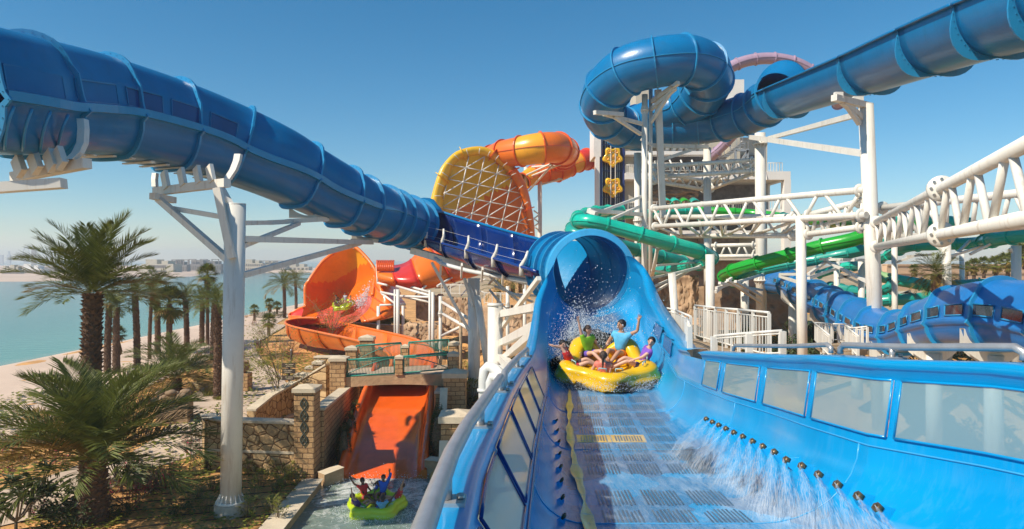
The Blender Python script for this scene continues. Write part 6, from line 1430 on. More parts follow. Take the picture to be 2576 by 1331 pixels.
# shrubs
def leaf(mb, p, d, l, w, mi=0):
    d = d.normalized(); s = d.cross(Vector((0, 0, 1))); s = s.normalized() if s.length > .05 else Vector((1, 0, 0)); u = s.cross(d); m_ = p + d * l * .5 + u * l * .06
    mb.add([p, m_ - s * w, p + d * l - u * l * .12, m_ + s * w], [(0, 1, 2, 3)], mi)
def shrub(name, label, kind, seed, group=None):
    rg = random.Random(seed); t = thing(name, label, 'shrub', (0, 0, 0), group); mb = MB(); st = MB()
    def rv(zlo=-.2): 
        a = rg.uniform(0, 6.28); return Vector((math.cos(a), math.sin(a), rg.uniform(zlo, 1.0))).normalized()
    if kind == 'fans':          # lady palm clump
        for k in range(16):
            a = rg.uniform(0, 6.28); r_ = rg.uniform(.05, .55); h = rg.uniform(.3, 1.05); p0 = Vector((math.cos(a) * r_ * .4, math.sin(a) * r_ * .4, 0)); p1 = Vector((math.cos(a) * r_, math.sin(a) * r_, h)); st.tube(p0, p1, .012, n=4)
            up = (Vector((math.cos(a) * .7, math.sin(a) * .7, .5))).normalized(); s = up.cross(Vector((0, 0, 1))).normalized(); v = s.cross(up)
            for q in range(9):
                an = lerp(-1.9, 1.9, q / 8); leaf(mb, p1, up * math.cos(an) + s * math.sin(an) + v * rg.uniform(-.1, .25), rg.uniform(.26, .38), .028)
        ms = ['leaf2']
    elif kind == 'bush':
        for k in range(9):
            d = rv(.3); st.tube(Vector((0, 0, 0)), d * .6, .014, n=4)
        for k in range(300):
            d = rv(-.1); r_ = rg.uniform(.45, 1) ** .5; p = Vector((d.x * .62, d.y * .62, .12 + abs(d.z) * .85)) * r_; leaf(mb, p, rv(-.6) + d * .6, rg.uniform(.12, .22), .03)
        ms = ['leaf3']
    elif kind == 'bloom':
        for k in range(7):
            d = rv(.6); st.tube(Vector((0, 0, 0)), d * .95, .012, n=4)
        for k in range(210):
            d = rv(.0); r_ = rg.uniform(.3, 1) ** .5; p = Vector((d.x * .36, d.y * .36, .1 + abs(d.z) * 1.0)) * r_; leaf(mb, p, rv(-.6), rg.uniform(.07, .12), .03, 1 if rg.random() < .42 else 0)
        for k in range(4):
            a = k * 1.57; st.tube(Vector((.27 * math.cos(a), .27 * math.sin(a), 0)), Vector((.27 * math.cos(a), .27 * math.sin(a), 1.0)), .01, n=4)
        for z in (.5, 1.0): st.path([Vector((.27 * math.cos(a), .27 * math.sin(a), z)) for a in np.linspace(0, 6.283, 13)], .01, 4)
        ms = ['leaf', 'bloom']
    elif kind == 'plume':        # plumeria: candelabra with leaf rosettes
        tips = []
        for k in range(9):
            a = rg.uniform(0, 6.28); m_ = Vector((math.cos(a) * .2, math.sin(a) * .2, .55)); p = Vector((math.cos(a) * rg.uniform(.3, .75), math.sin(a) * rg.uniform(.3, .75), rg.uniform(.8, 1.5))); st.path([Vector((0, 0, 0)), Vector((0, 0, .4)), m_, p], [.05, .045, .03, .02], 5); tips.append(p)
        for p in tips:
            for q in range(15): leaf(mb, p, rv(-.35), rg.uniform(.3, .45), .055)
        ms = ['leaf3']
    elif kind == 'grass':
        for k in range(150):
            a = rg.uniform(0, 6.28); r_ = rg.uniform(0, .5); p = Vector((math.cos(a) * r_, math.sin(a) * r_, 0)); leaf(mb, p, Vector((math.cos(a) * .6, math.sin(a) * .6, 1.0 + rg.uniform(0, .6))), rg.uniform(.4, .8), .018)
        ms = ['leaf2']
    elif kind == 'hedge':
        for k in range(1500):
            a = rg.uniform(0, 6.28); z = rg.uniform(0, 1); lump = .8 + .2 * abs(math.sin(z * 9.4)); r_ = .36 * lump * (1 - max(0, z - .7) * 2.2) ; p = Vector((math.cos(a) * r_, math.sin(a) * r_, z * 2.6)) * rg.uniform(.9, 1.03); leaf(mb, p, Vector((math.cos(a), math.sin(a), rg.uniform(-.2, .8))), .11, .035)
        st.path([Vector((0, 0, 0)), Vector((0, 0, 1.2)), Vector((0, 0, 2.2))], [.25, .27, .12], 8); ms = ['hedge']
    elif kind == 'sapling':
        tips = []
        for k in range(13):
            a = rg.uniform(0, 6.28); b0 = rg.uniform(.2, .45); e = Vector((math.cos(a) * rg.uniform(.2, .55), math.sin(a) * rg.uniform(.2, .55), rg.uniform(.55, 1.0))); st.path([Vector((0, 0, 0)), Vector((0, 0, b0)), Vector((e.x * .4, e.y * .4, lerp(b0, e.z, .6))), e], [.006, .005, .003, .0015], 5)
            for q in range(110):
                f = rg.uniform(.35, 1.05); c = Vector((e.x * f, e.y * f, lerp(b0, e.z, f))); leaf(mb, c + Vector((rg.gauss(0, .06), rg.gauss(0, .06), rg.gauss(0, .05))), rv(-.6), rg.uniform(.018, .032), .007)
        ms = ['leaf2']
    if st.v: st.build('stems', M['twig'], t, kind='stuff')
    mb.build('foliage', [M[q] for q in ms], t); return t
def scatter(name, kind, lab, group, spots, seed, smin=.8, smax=1.2, labs=None):
    rg = random.Random(seed); protos = []
    for k, s in enumerate(spots):
        if isinstance(s, Vector): p = s
        else: p = at(s[0], s[1])
        sc = s[2] if not isinstance(s, Vector) and len(s) > 2 else rg.uniform(smin, smax)
        if len(protos) < 3: o = shrub(name, lab, kind, seed * 10 + k, group); protos.append(o); o.location = p; o.rotation_euler[2] = rg.uniform(0, 6.28); o.scale = (sc,) * 3
        else: o = copy_tree(protos[k % 3], p, rg.uniform(0, 6.28), sc, lab, group)
        if labs and k < len(labs): o['label'] = labs[k]
rg = random.Random(21)
sp = [(x, y, rg.uniform(.6, .85)) for x, y in [(625, 1192), (655, 1225), (695, 1240), (640, 1262), (675, 1285), (715, 1225), (625, 1300), (700, 1305), (730, 1205), (690, 1190), (745, 1222), (500, 1255), (520, 1290), (535, 1232), (495, 1210), (520, 1180)]]
scatter('lady_palm', 'fans', 'knee high clump of narrow fan leaves planted around the white column', 'fan leaved clumps around the white column', sp, 4)
sp = [(x, y, rg.uniform(.9, 1.4)) for x, y in [(1150, 1010), (1165, 990), (1180, 1020), (1160, 1040), (1175, 965), (1150, 955), (1162, 930), (1185, 945), (1320, 900), (1335, 870), (1140, 1130), (1162, 1110)]]
scatter('lady_palm', 'fans', 'fan leaved clump growing between the brick pillars and the thick white column', 'fan leaved clumps by the brick pillars', sp, 5)
sp = [(x, y, rg.uniform(.8, 1.3)) for x, y in [(370, 1205), (340, 1235), (290, 1238), (485, 1150), (380, 1240), (15, 1190), (60, 1165), (130, 1135), (200, 1130), (95, 1300), (330, 1185), (470, 1115), (20, 1150), (45, 1120), (90, 1110), (150, 1180), (260, 1265), (330, 1280), (360, 1250), (420, 1215), (440, 1190), (405, 1235)]]
scatter('bougainvillea', 'bloom', 'staked bougainvillea with magenta bracts in the near garden bed', 'staked bougainvilleas in the garden', sp, 6)
sp = [(x, y, rg.uniform(.7, 1.1)) for x, y in [(655, 880), (690, 875), (710, 880), (730, 890), (645, 870), (670, 860), (700, 862), (720, 870), (640, 820), (665, 818), (690, 815), (620, 800), (735, 875), (600, 890), (610, 905), (655, 842), (500, 905), (520, 890), (480, 930), (545, 930)]]
scatter('flowering_shrub', 'bloom', 'low flowering shrub in the beds beside the curving path', 'flowering shrubs beside the curving path', sp, 7, .8, 1.3)
scatter('garden_shrub', 'bush', 'dark leafy shrub', 'dark leafy shrubs', [(165, 1290, 1.75), (525, 1100, 1.7), (180, 1325, 1.4), (500, 1170, .8), (455, 1300, .8), (300, 1300, .7), (700, 800, 1.6), (680, 800, 1.5), (655, 800, 1.5), (640, 795, 1.3), (1320, 880, 1.3), (1140, 870, 1.2), (1130, 900, 1.1), (1190, 905, 1.2)], 8, labs=['large dark shrub directly left of the stout palm trunk', 'dark drooping shrub beside the short cobbled wall end', 'dark shrub at the picture bottom left of the stout palm', 'dark shrub between path and white column', 'small dark shrub low in the bed right of the stout palm', 'tiny dark shrub right of the stout trunk', 'dark shrub at the beach edge below the shell', 'dark shrub left of that below the shell palms', 'dark shrub by the beach behind the young fan palm', 'dark shrub at the beach edge right of the white column', 'shrub in shade between grey column and tunnel', 'shrub behind the bridge railing end', 'shrub beside the right bridge pillar', 'shrub at the foot of the thick white column'])
scatter('plumeria', 'plume', 'plumeria', 'plumerias', [(75, 1305, 1.35), (40, 1345, 1.3), (305, 1235, 1.15)], 9, labs=['plumeria with long dark leaves in the bottom left bed', 'plumeria cut by the bottom edge of the picture', 'slim plumeria right behind the stout palm trunk'])
scatter('clipped_hedge', 'hedge', 'clipped hedge', 'clipped lumpy hedges beside the chute', [Vector((-8.85, 37.6, -.2)), Vector((-9.0, 39.6, 0)), Vector((-9.1, 41.6, .2)), Vector((-4.0, 38.2, .4)), Vector((-4.05, 39.6, .4))], 10, 1.0, 1.0, labs=['lumpy clipped hedge in shadow nearest the pool left of the chute', 'lumpy hedge second from the pool left of the chute', 'lumpy hedge farthest up the shaded side of the chute', 'sunlit lumpy hedge right of the chute, nearer the pool', 'sunlit lumpy hedge right of the chute, under the bridge end'])
scatter('sapling', 'sapling', 'sapling', 'slender saplings', [(700, 1055, 6.0), (836, 895, 7.0), (672, 905, 4.2)], 11, labs=['thin leafy sapling in front of the curving cobbled wall', 'thin brownish sapling in front of the orange flume', 'faint sapling beside the path bend'])
rg = random.Random(31); sp = []  # dark shrubs added to dim the bright ground, in place of deep shade
for k in range(46):
    X_, Y_ = rg.uniform(8, 34), rg.uniform(38, 66); sp.append(Vector((X_, Y_, hgt(X_, Y_))))
scatter('garden_shrub', 'bush', 'leafy shrub growing in the dim ground under the tower slides', 'shrubs under the tower slides', sp, 14, 1.2, 2.6)
sp = []  # more shrubs added here to darken the ground like shade
for k in range(30):
    X_, Y_ = rg.uniform(18, 46), rg.uniform(30, 60); sp.append(Vector((X_, Y_, hgt(X_, Y_))))
scatter('garden_shrub', 'bush', 'leafy shrub on the ground below the blue covered slide', 'shrubs below the covered slide', sp, 15, 1.2, 2.4)
sp = []
for k in range(16):
    X_, Y_ = rg.uniform(-3, 4), rg.uniform(44, 58); sp.append(Vector((X_, Y_, hgt(X_, Y_))))
scatter('garden_shrub', 'bush', 'leafy shrub between the grey pipes and the tunnel', 'shrubs behind the grey pipes', sp, 16, .9, 1.8)
gp = []
for k in range(46): gp.append(Vector((lerp(-13.5, -9.0, rg.random()), lerp(66.5, 71.5, rg.random()), 5.4)) if False else W(lerp(895, 1020, rg.random()), lerp(800, 816, rg.random()), 84) + Vector((0, 0, -.2)))
scatter('tall_grass', 'grass', 'spiky grass tuft in the cream planter under the shell', 'grass tufts in the cream planter', gp, 12, .9, 1.5)
sp = [(x, y, rg.uniform(.5, .9)) for x, y in [(rg.uniform(560, 760), rg.uniform(880, 960)) for _ in range(14)] + [(rg.uniform(480, 560), rg.uniform(960, 1010)) for _ in range(6)]]
scatter('bed_grass', 'grass', 'small grass tuft on the bare soil beside the plaza', 'grass tufts beside the plaza', sp, 13)
# leafy ground cover on the soil
mb = MB(); rg = random.Random(8)
for k in range(11500):
    x, y = (rg.uniform(-20, -9.9), rg.uniform(25, 36)) if k < 3000 else (rg.uniform(-36, -14), rg.uniform(34, 76))
    if k < 3000 and math.sin(x * 1.1 + 2) * math.cos(y * .8) > .35: continue
    z = hgt(x, y); p = Vector((x, y, z + .03)); a = rg.uniform(0, 6.28); s = rg.uniform(.06, .13)
    h = rg.uniform(.02, .22) * (1.6 if k > 3000 else 1); s *= 1.5 if k > 3000 else 1
    if k > 3000 and math.sin(x * .7 + 1) * math.cos(y * .45) > .25: continue
    leaf(mb, p + Vector((0, 0, h)), Vector((math.cos(a), math.sin(a), rg.uniform(-.1, .5))), s * 2, s * .8)
mb.build('ground_cover', M['leaf4'], None, 'sparse creeping leaves over the orange garden soil', 'ground cover', kind='stuff')
mb = MB()
for k in range(11):
    y = 25 + k * 1.05; P = [Vector((x, y + (x + 20) * .28, hgt(x, y + (x + 20) * .28) + .035)) for x in np.linspace(-20, -9.9, 12)]; mb.path(P, .022, 5)
mb.build('irrigation_hose', M['timber_d'], None, 'thin black drip irrigation lines across the garden soil', 'irrigation hose', kind='stuff')
# carved sculpture plinth beside the palm
p = at(440, 1060); t = thing('garden_sculpture', 'weathered brown carved stone sculpture on a block beside the path', 'sculpture', tuple(p))
mb = MB(); mb.box((p.x, p.y, p.z + .6), (1.9, 1.3, 1.3), .2); mb.build('plinth', M['sandstone'], t, bevel=.08)
mb = MB(); rg = random.Random(4)
for k in range(16): mb.ball((p.x + rg.uniform(-.85, .85), p.y + rg.uniform(-.5, .3), p.z + 1.3 + rg.uniform(0, .6)), (rg.uniform(.2, .4), rg.uniform(.2, .4), rg.uniform(.15, .3)), 9, 6)
mb.build('carving', M['rockdark'], t)
p = at(612, 985); t = thing('stone_urn', 'dark planted stone urn on a brick block right behind the white column', 'urn', tuple(p))
mb = MB(); mb.box((p.x, p.y, p.z + .7), (1.0, 1.0, 1.4)); mb.build('plinth', M['brick'], t); mb = MB(); mb.lathe((p.x, p.y, p.z + 1.4), [(.2, 0), (.5, .4), (.42, .8), (.5, .9)], 14); mb.build('urn_bowl', M['rockdark'], t)
# ================================================================ rafts and riders
def skin_mesh(verts, edges, radii, sub=2):
    me = bpy.data.meshes.new('skin'); me.from_pydata([tuple(v) for v in verts], edges, []); o = bpy.data.objects.new('skin', me); COL.objects.link(o)
    md = o.modifiers.new('k', 'SKIN'); md.use_smooth_shade = True
    sv = me.skin_vertices[0].data
    for i, r in enumerate(radii): sv[i].radius = (r, r) if not isinstance(r, tuple) else r
    sv[0].use_root = True
    if sub: s2 = o.modifiers.new('s', 'SUBSURF'); s2.levels = sub; s2.render_levels = sub
    dg = bpy.context.evaluated_depsgraph_get(); ev = o.evaluated_get(dg); m2 = bpy.data.meshes.new_from_object(ev)
    bpy.data.objects.remove(o); bpy.data.meshes.remove(me); return m2
class SK:
    def __init__(s): s.v = []; s.e = []; s.r = []
    def p(s, co_, r, par=None):
        s.v.append(Vector(co_)); s.r.append(r); i = len(s.v) - 1
        if par is not None: s.e.append((par, i))
        return i
    def mesh(s, sub=2): return skin_mesh(s.v, s.e, s.r, sub)
SKINS = {'fair': (.62, .36, .25), 'tan': (.48, .26, .16), 'brown': (.24, .12, .07), 'dark': (.10, .05, .032)}
for k, c in SKINS.items(): M['skin_' + k] = mat('skin_' + k, c, .45, .08, 12, spec=.4)
def cloth(c): 
    key = 'cloth%s' % (c,)
    if key not in M: M[key] = mat('wet_fabric', c, .65, .15, 9, .25, 45)
    return M[key]
M['hair_black'] = mat('black_hair', (.012, .009, .008), .45, .4, 40, .4, 80); M['hair_brown'] = mat('brown_hair', (.05, .025, .014), .5, .4, 40, .4, 80)
M['eye'] = mat('eye', (.02, .015, .012), .1); M['mouth'] = mat('open_mouth', (.16, .02, .02), .3); M['teeth'] = mat('teeth', (.8, .78, .72), .3); M['lips'] = mat('lips', (.42, .13, .11), .4)
def put(me, name, m, parent):
    me.materials.clear(); me.materials.append(m); me.name = name
    for q in me.polygons: q.use_smooth = True
    o = bpy.data.objects.new(name, me); COL.objects.link(o); o.parent = parent; return o
def person(label, xf, th, rho, hz=.30, s=1.0, lean=18, arms=('up', 'hold'), gaze=None, skin='fair', shirt=(.1, .3, .7), shorts=(.1, .1, .3), hair='hair_black', long=False, braid=False, sleeve=.55, legl=1.0, smile=True, sides=None):
    """sits on the rim of a round raft, facing its centre; xf = raft matrix, th = seat angle"""
    f = Vector((-math.cos(th), -math.sin(th), 0)); z = Vector((0, 0, 1)); sd = f.cross(z)    # sd = the person's right hand
    H = Vector((rho * math.cos(th), rho * math.sin(th), hz)); b = R(lean); up = (z * math.cos(b) - f * math.sin(b)).normalized(); fw = up.cross(sd) * -1
    if fw.dot(f) < 0: fw = -fw
    q = lambda a, r=None: a
    S_ = SK(); pel = S_.p(H, .125 * s); wst = S_.p(H + up * .2 * s, (.125 * s), pel); cst = S_.p(H + up * .38 * s, (.15 * s), wst); nk0 = S_.p(H + up * .50 * s, .075 * s, cst); nk1 = S_.p(H + up * .575 * s, .052 * s, nk0)
    g = (Vector(gaze).normalized() if gaze is not None else (f * .9 + z * .1)).normalized()
    hd0 = H + up * .64 * s + g * .01; hu = (z * .85 + up * .35 - g * .1).normalized(); gl = (g - hu * g.dot(hu)).normalized(); gs = gl.cross(hu)
    h0 = S_.p(hd0 - hu * .01 * s + gl * .012 * s, .072 * s, nk1); h1 = S_.p(hd0 + hu * .075 * s + gl * .01, .095 * s, h0); h2 = S_.p(hd0 + hu * .145 * s, .078 * s, h1)
    S_.p(hd0 + hu * .035 * s + gl * .115 * s, .016 * s, h1)
    for e in (-1, 1): S_.p(hd0 + hu * .055 * s + gs * (.10 * e * s), .018 * s, h1)
    shirt_k = SK(); a0 = shirt_k.p(H + up * .03, .142 * s); a1 = shirt_k.p(H + up * .2 * s, .142 * s, a0); a2 = shirt_k.p(H + up * .38 * s, .167 * s, a1); a3 = shirt_k.p(H + up * .50 * s, .09 * s, a2)
    shs = SK(); b0 = shs.p(H + up * .06, .150 * s); b1 = shs.p(H - up * .02, .150 * s, b0)
    for k, e in enumerate((-1, 1)):          # -1 left, +1 right
        sh = H + up * .46 * s + sd * (.17 * e * s); mode = arms[0] if e < 0 else arms[1]
        if mode == 'up': el = sh + (up * .25 + sd * (.10 * e) + f * .02) * s; hn = el + (up * .25 + sd * (.02 * e)) * s
        elif mode == 'out': el = sh + (up * .08 + sd * (.24 * e)) * s; hn = el + (up * .20 + sd * (.12 * e)) * s
        elif mode == 'bent': el = sh + (up * .06 + sd * (.25 * e) - f * .05) * s; hn = el + (up * .18 + sd * (-.06 * e) + f * .05) * s
        elif mode == 'fwd': el = sh + (f * .2 - z * .12 + sd * (.05 * e)) * s; hn = el + (f * .22 - z * .08 - sd * (.03 * e)) * s
        elif isinstance(mode, tuple): el = sh + Vector(mode[:3]) * s; hn = el + Vector(mode[3:]) * s
        else: el = sh + (sd * (.13 * e) - z * .22 + f * .02) * s; hn = el + (sd * (.06 * e) - z * .16 + f * .16) * s
        i = S_.p(sh, .066 * s, cst); j_ = S_.p(sh.lerp(el, .5), .05 * s, i); k_ = S_.p(el, .041 * s, j_); l_ = S_.p(el.lerp(hn, .4), .039 * s, k_); w_ = S_.p(hn, .026 * s, l_)
        d = (hn - el).normalized(); pm = S_.p(hn + d * .06 * s, (.034 * s), w_)
        sp = d.cross(fw); sp = sp.normalized() if sp.length > .1 else sd
        for n_ in range(4):
            o_ = hn + d * .095 * s + sp * ((n_ - 1.5) * .021 * s); m1 = S_.p(o_, .0105 * s, pm); L_ = (.055, .068, .064, .048)[n_] * s; m2 = S_.p(o_ + d * L_ * .6 + sp * ((n_ - 1.5) * .008 * s), .009 * s, m1); S_.p(o_ + d * L_ + sp * ((n_ - 1.5) * .012 * s) + fw * .012 * s, .0075 * s, m2)
        t1 = S_.p(hn + d * .035 * s - sp * (.042 * s), .012 * s, w_); S_.p(hn + d * .075 * s - sp * (.065 * s), .0095 * s, t1)
        c0 = shirt_k.p(sh, .083 * s, a2); shirt_k.p(sh.lerp(el, sleeve), .066 * s, c0)
        if sleeve > 1: shirt_k.p(el.lerp(hn, sleeve - 1), .047 * s, len(shirt_k.v) - 1)
        hp_ = H + sd * (.095 * e * s) - up * .02; kn = H + f * (.40 * s * legl) + z * (.17 * s) + sd * (.13 * e * s); an = H + f * (.76 * s * legl) - z * (.02 * s) + sd * (.07 * e * s)
        i = S_.p(hp_, .092 * s, pel); j_ = S_.p(hp_.lerp(kn, .5), .078 * s, i); k_ = S_.p(kn, .058 * s, j_); l_ = S_.p(kn.lerp(an, .35), .054 * s, k_); m_ = S_.p(an, .036 * s, l_); ft = (f * .3 + z).normalized(); S_.p(an + ft * .09 * s, .034 * s, m_); S_.p(an + ft * .17 * s, .026 * s, len(S_.v) - 1); S_.p(an - ft * .03 * s, .034 * s, m_)
        c0 = shs.p(hp_, .112 * s, b1); c1_ = shs.p(hp_.lerp(kn, .55), .098 * s, c0)
    t = thing('person', label, 'person', tuple(xf @ H))
    org = xf @ H
    def wr(me):
        me.transform(xf); me.transform(Matrix.Translation(-org)); return me
    body = put(wr(S_.mesh()), 'body', M['skin_' + skin], t)
    put(wr(shirt_k.mesh()), 'shirt', cloth(shirt), t); put(wr(shs.mesh()), 'shorts', cloth(shorts), t)
    # hair cap
    mb = MB(); rows = []; rg = random.Random(len(label))
    cc = hd0 + hu * .075 * s - gl * .006 * s; mr = 8; mc = 16
    for i in range(mr + 1):
        row = []
        for j_ in range(mc):
            ph = 2 * math.pi * j_ / mc; front = max(0, math.cos(ph)); lim = lerp(R(128 if not long else 140), R(62), front ** .8); a = lim * i / mr; rr_ = (.112 + rg.uniform(-.003, .005)) * s * (1.0 if i < mr else .93)
            row.append(cc + (hu * math.cos(a) * 1.02 + (gl * math.cos(ph) + gs * math.sin(ph) * .92) * math.sin(a)) * rr_)
        rows.append(row)
    mb.grid(rows, 0, True, True)
    if braid:
        pts = [cc - gl * .1 * s + hu * .02, cc - gl * .13 * s - hu * .1 * s, cc - gl * .15 * s - hu * .2 * s, cc - gl * .16 * s - hu * .32 * s]; pts = [Vector(p) for p in catmull(pts, 15)]
        mb.path(pts, [(.036 + .010 * abs(math.sin(k * 1.57))) * s * (1 - k / 22) for k in range(15)], 8)
    elif long: mb.ball(cc - gl * .10 * s - hu * .03 * s, .055 * s, 8, 6)
    tmp = MB(); tmp.v = [tuple(xf @ Vector(v)) for v in mb.v]; tmp.f, tmp.m, tmp.sm = mb.f, mb.m, mb.sm; tmp.build('hair', M[hair], t)
    ctr = hd0 + hu * .035 * s + gl * .092 * s
    for e in (-1, 1):
        mb = MB(); mb.ball(xf @ (hd0 + hu * .072 * s + gl * .092 * s + gs * (.033 * e * s)), .013 * s, 8, 6); mb.build('eye', M['eye'], t)
        mb = MB(); a = hd0 + hu * .096 * s + gl * .092 * s + gs * (.018 * e * s); c = hd0 + hu * .094 * s + gl * .08 * s + gs * (.055 * e * s); mb.path([xf @ a, xf @ (a.lerp(c, .5) + hu * .008 * s), xf @ c], .005 * s, 4); mb.build('eyebrow', M[hair], t)
    mm = hd0 + hu * -.003 * s + gl * .088 * s; mb = MB()
    vs = [xf @ (mm + gs * (.03 * s * math.cos(a)) + hu * ((.022 if smile else .012) * s * math.sin(a)) + gl * (.012 * s * (1 - abs(math.cos(a)) * .8))) for a in np.linspace(0, 2 * math.pi, 15)[:-1]]
    mb.add(vs, [tuple(range(14))]); o = mb.build('mouth', M['mouth'], t)
    mb = MB(); mb.path([xf @ (mm + gs * (k * .022 * s) + hu * .012 * s + gl * .014 * s) for k in (-1, 0, 1)], .006 * s, 5); mb.build('teeth', M['teeth'], o)
    return t
def raft(name, label, xf, Rr, m, seats, lift=0.0, n=90, ph=0.0, hk=.72):
    t = thing(name, label, 'raft', tuple(xf.translation)); prof = [(0, .10), (.5, .10), (.60, .16), (.62, .30), (.60, .42), (.645, .54), (.73, .615), (.82, .61), (.90, .54), (.935, .44), (.92, .36), (.985, .28), (1.0, .17), (.975, .06), (.90, -.01), (.5, -.03), (0, -.03)]
    rows = []
    for i in range(n):
        a = 2 * math.pi * i / n; rad = Rr * (1 + .11 * math.cos(5 * (a - ph))); row = []
        for r_, z in prof:
            zz = z * Rr / 1.15 * hk
            if .58 < r_ < .96 and z > .3: zz += lift * (.55 + .45 * math.cos(5 * (a - ph))) * (.12 + .88 * max(0, math.sin(a))) * Rr
            row.append(xf @ Vector((rad * r_ * math.cos(a), rad * r_ * math.sin(a), zz)))
        rows.append(row)
    rows.append(rows[0]); mb = MB(); mb.grid(rows[::-1], 0, True); mb.build('inflatable_tube', m, t)
    for k in range(5):
        a = ph + 2 * math.pi * k / 5
        mb = MB(); mb.ball((0, 0, 0), (.17, .24, .07), 12, 7); m2 = xf @ Matrix.Translation((Rr * .56 * math.cos(a), Rr * .56 * math.sin(a), .12)) @ Matrix.Rotation(a, 4, 'Z'); mb.v = [tuple(m2 @ Vector(v)) for v in mb.v]; mb.build('seat_cushion', m, t)
        for e in (-.2, .2):
            c = Vector((Rr * .80 * math.cos(a + e), Rr * .80 * math.sin(a + e), .42 * Rr / 1.15 + .05)); d = Vector((-math.sin(a + e), math.cos(a + e), 0)) * .09; u = Vector((0, 0, .07))
            mb = MB(); mb.path([xf @ (c - d), xf @ (c - d + u), xf @ (c + d + u), xf @ (c + d)], .016, 6); mb.build('grab_handle', M['handle'], t)
    return t
# main raft in the channel
X0 = Matrix.Translation((2.46, 18.65, 8.0)) @ Matrix.Rotation(R(13), 4, 'X')
raft('river_raft', 'yellow inflatable raft carrying five cheering riders down the azure channel', X0, 1.27, M['raft_y'], 5, lift=.26, ph=R(-20), hk=.66)
def px_in(xf, x, y, d): return xf.inverted() @ W(x, y, d)
person('girl in a lime shirt and violet shorts with one arm straight up', X0, R(122), .80, .36, .95, 2, ('hold', (-.08, 0, .26, -.05, 0, .25)), gaze=(.75, -.5, .05), skin='fair', shirt=(.22, .50, .02), shorts=(.14, .08, .45), hair='hair_brown', long=True)
person('bearded man in a light blue shirt and orange shorts waving at the back', X0, R(58), .84, .36, 1.12, 4, ((.22, -.02, .12, .03, 0, .25), 'hold'), gaze=(-.85, -.4, .0), skin='tan', shirt=(.10, .45, .70), shorts=(.75, .20, .02), hair='hair_black')
person('woman in a purple shirt laughing at the side of the yellow raft', X0, R(2), .90, .27, 1.0, 22, ('fwd', 'hold'), gaze=(-.5, -.85, .0), skin='fair', shirt=(.22, .08, .48), shorts=(.05, .05, .12), hair='hair_black', long=True)
person('boy in a red shirt with a bent raised arm beside the dark channel wall', X0, R(182), .90, .26, .95, 24, ('hold', (-.14, .05, .18, -.20, -.05, .06)), gaze=(.45, -.85, .05), skin='fair', shirt=(.70, .03, .03), shorts=(.5, .03, .05), hair='hair_black')
person('rider with a dark braid in a coral shirt seen from behind in the yellow raft', X0, R(256), .74, .20, .95, 10, ('hold', 'fwd'), gaze=(.2, 1, -.1), skin='fair', shirt=(.75, .20, .14), shorts=(.4, .1, .1), hair='hair_brown', braid=True)
# raft in the splash pool
X1 = Matrix.Translation((-5.95, 31.4, .06)) @ Matrix.Rotation(R(6), 4, 'X')
raft('river_raft', 'lime green inflatable raft with five riders splashing into the pool', X1, 1.26, M['raft_g'], 5, lift=.05, ph=R(18))
person('man in a red shirt raising his left hand at the back of the lime raft', X1, R(138), .84, .34, 1.05, 12, ('hold', (-.24, 0, .14, -.12, 0, .24)), gaze=(.3, -.9, .05), skin='dark', shirt=(.65, .03, .03), shorts=(.5, .08, .08))
person('man in a long sleeved royal blue top with a raised fist', X1, R(80), .84, .36, 1.05, 8, ((.10, 0, .24, .02, 0, .26), 'hold'), gaze=(0, -1, .05), skin='brown', shirt=(.01, .12, .55), shorts=(.02, .05, .2), sleeve=1.8)
person('man in a red shirt and white shorts on the far side of the lime raft', X1, R(12), .86, .34, 1.02, 26, ((.02, 0, .26, .10, 0, .26), 'hold'), gaze=(-.8, -.3, .1), skin='tan', shirt=(.62, .03, .04), shorts=(.7, .7, .75), hair='hair_brown')
person('man in a purple shirt and green shorts at the lower edge of the lime raft', X1, R(222), .80, .32, 1.05, 30, ('hold', (-.16, -.05, .2, -.04, .02, .26)), gaze=(.6, .6, .1), skin='tan', shirt=(.06, .03, .18), shorts=(.08, .42, .05), hair='hair_brown')
person('man in a sky blue shirt with head bowed and arms spread', X1, R(296), .80, .32, 1.05, 26, ((-.2, .1, .02, -.15, .12, .05), (.2, -.02, .1, .14, .02, .2)), gaze=(-.2, .8, -.4), skin='dark', shirt=(.12, .38, .62), shorts=(.04, .12, .45))
# small raft on the shell
c = W(864, 771, 79.5); X2 = Matrix.Translation(c) @ Matrix.Rotation(R(24), 4, 'X') @ Matrix.Rotation(R(-6), 4, 'Y')
raft('river_raft', 'small lime raft with four riders gliding across the orange shell wall', X2, 1.22, M['raft_g'], 5, lift=.05, ph=R(18))
for a, lb, sk, sh, so_ in ((140, 'shirtless rider in patterned shorts at the back of the small lime raft', 'brown', (.18, .09, .06), (.3, .3, .4)), (80, 'rider in a grey patterned shirt seated highest on the small lime raft', 'tan', (.45, .48, .55), (.2, .2, .3)), (10, 'rider in red shorts on the splash side of the small lime raft', 'tan', (.45, .25, .16), (.6, .05, .05)), (235, 'rider lying low at the front of the small lime raft', 'brown', (.22, .12, .08), (.1, .1, .15))):
    person(lb, X2, R(a), .80, .36, 1.05, 16, ('hold', 'hold'), gaze=(0, -1, .1), skin=sk, shirt=sh, shorts=so_)

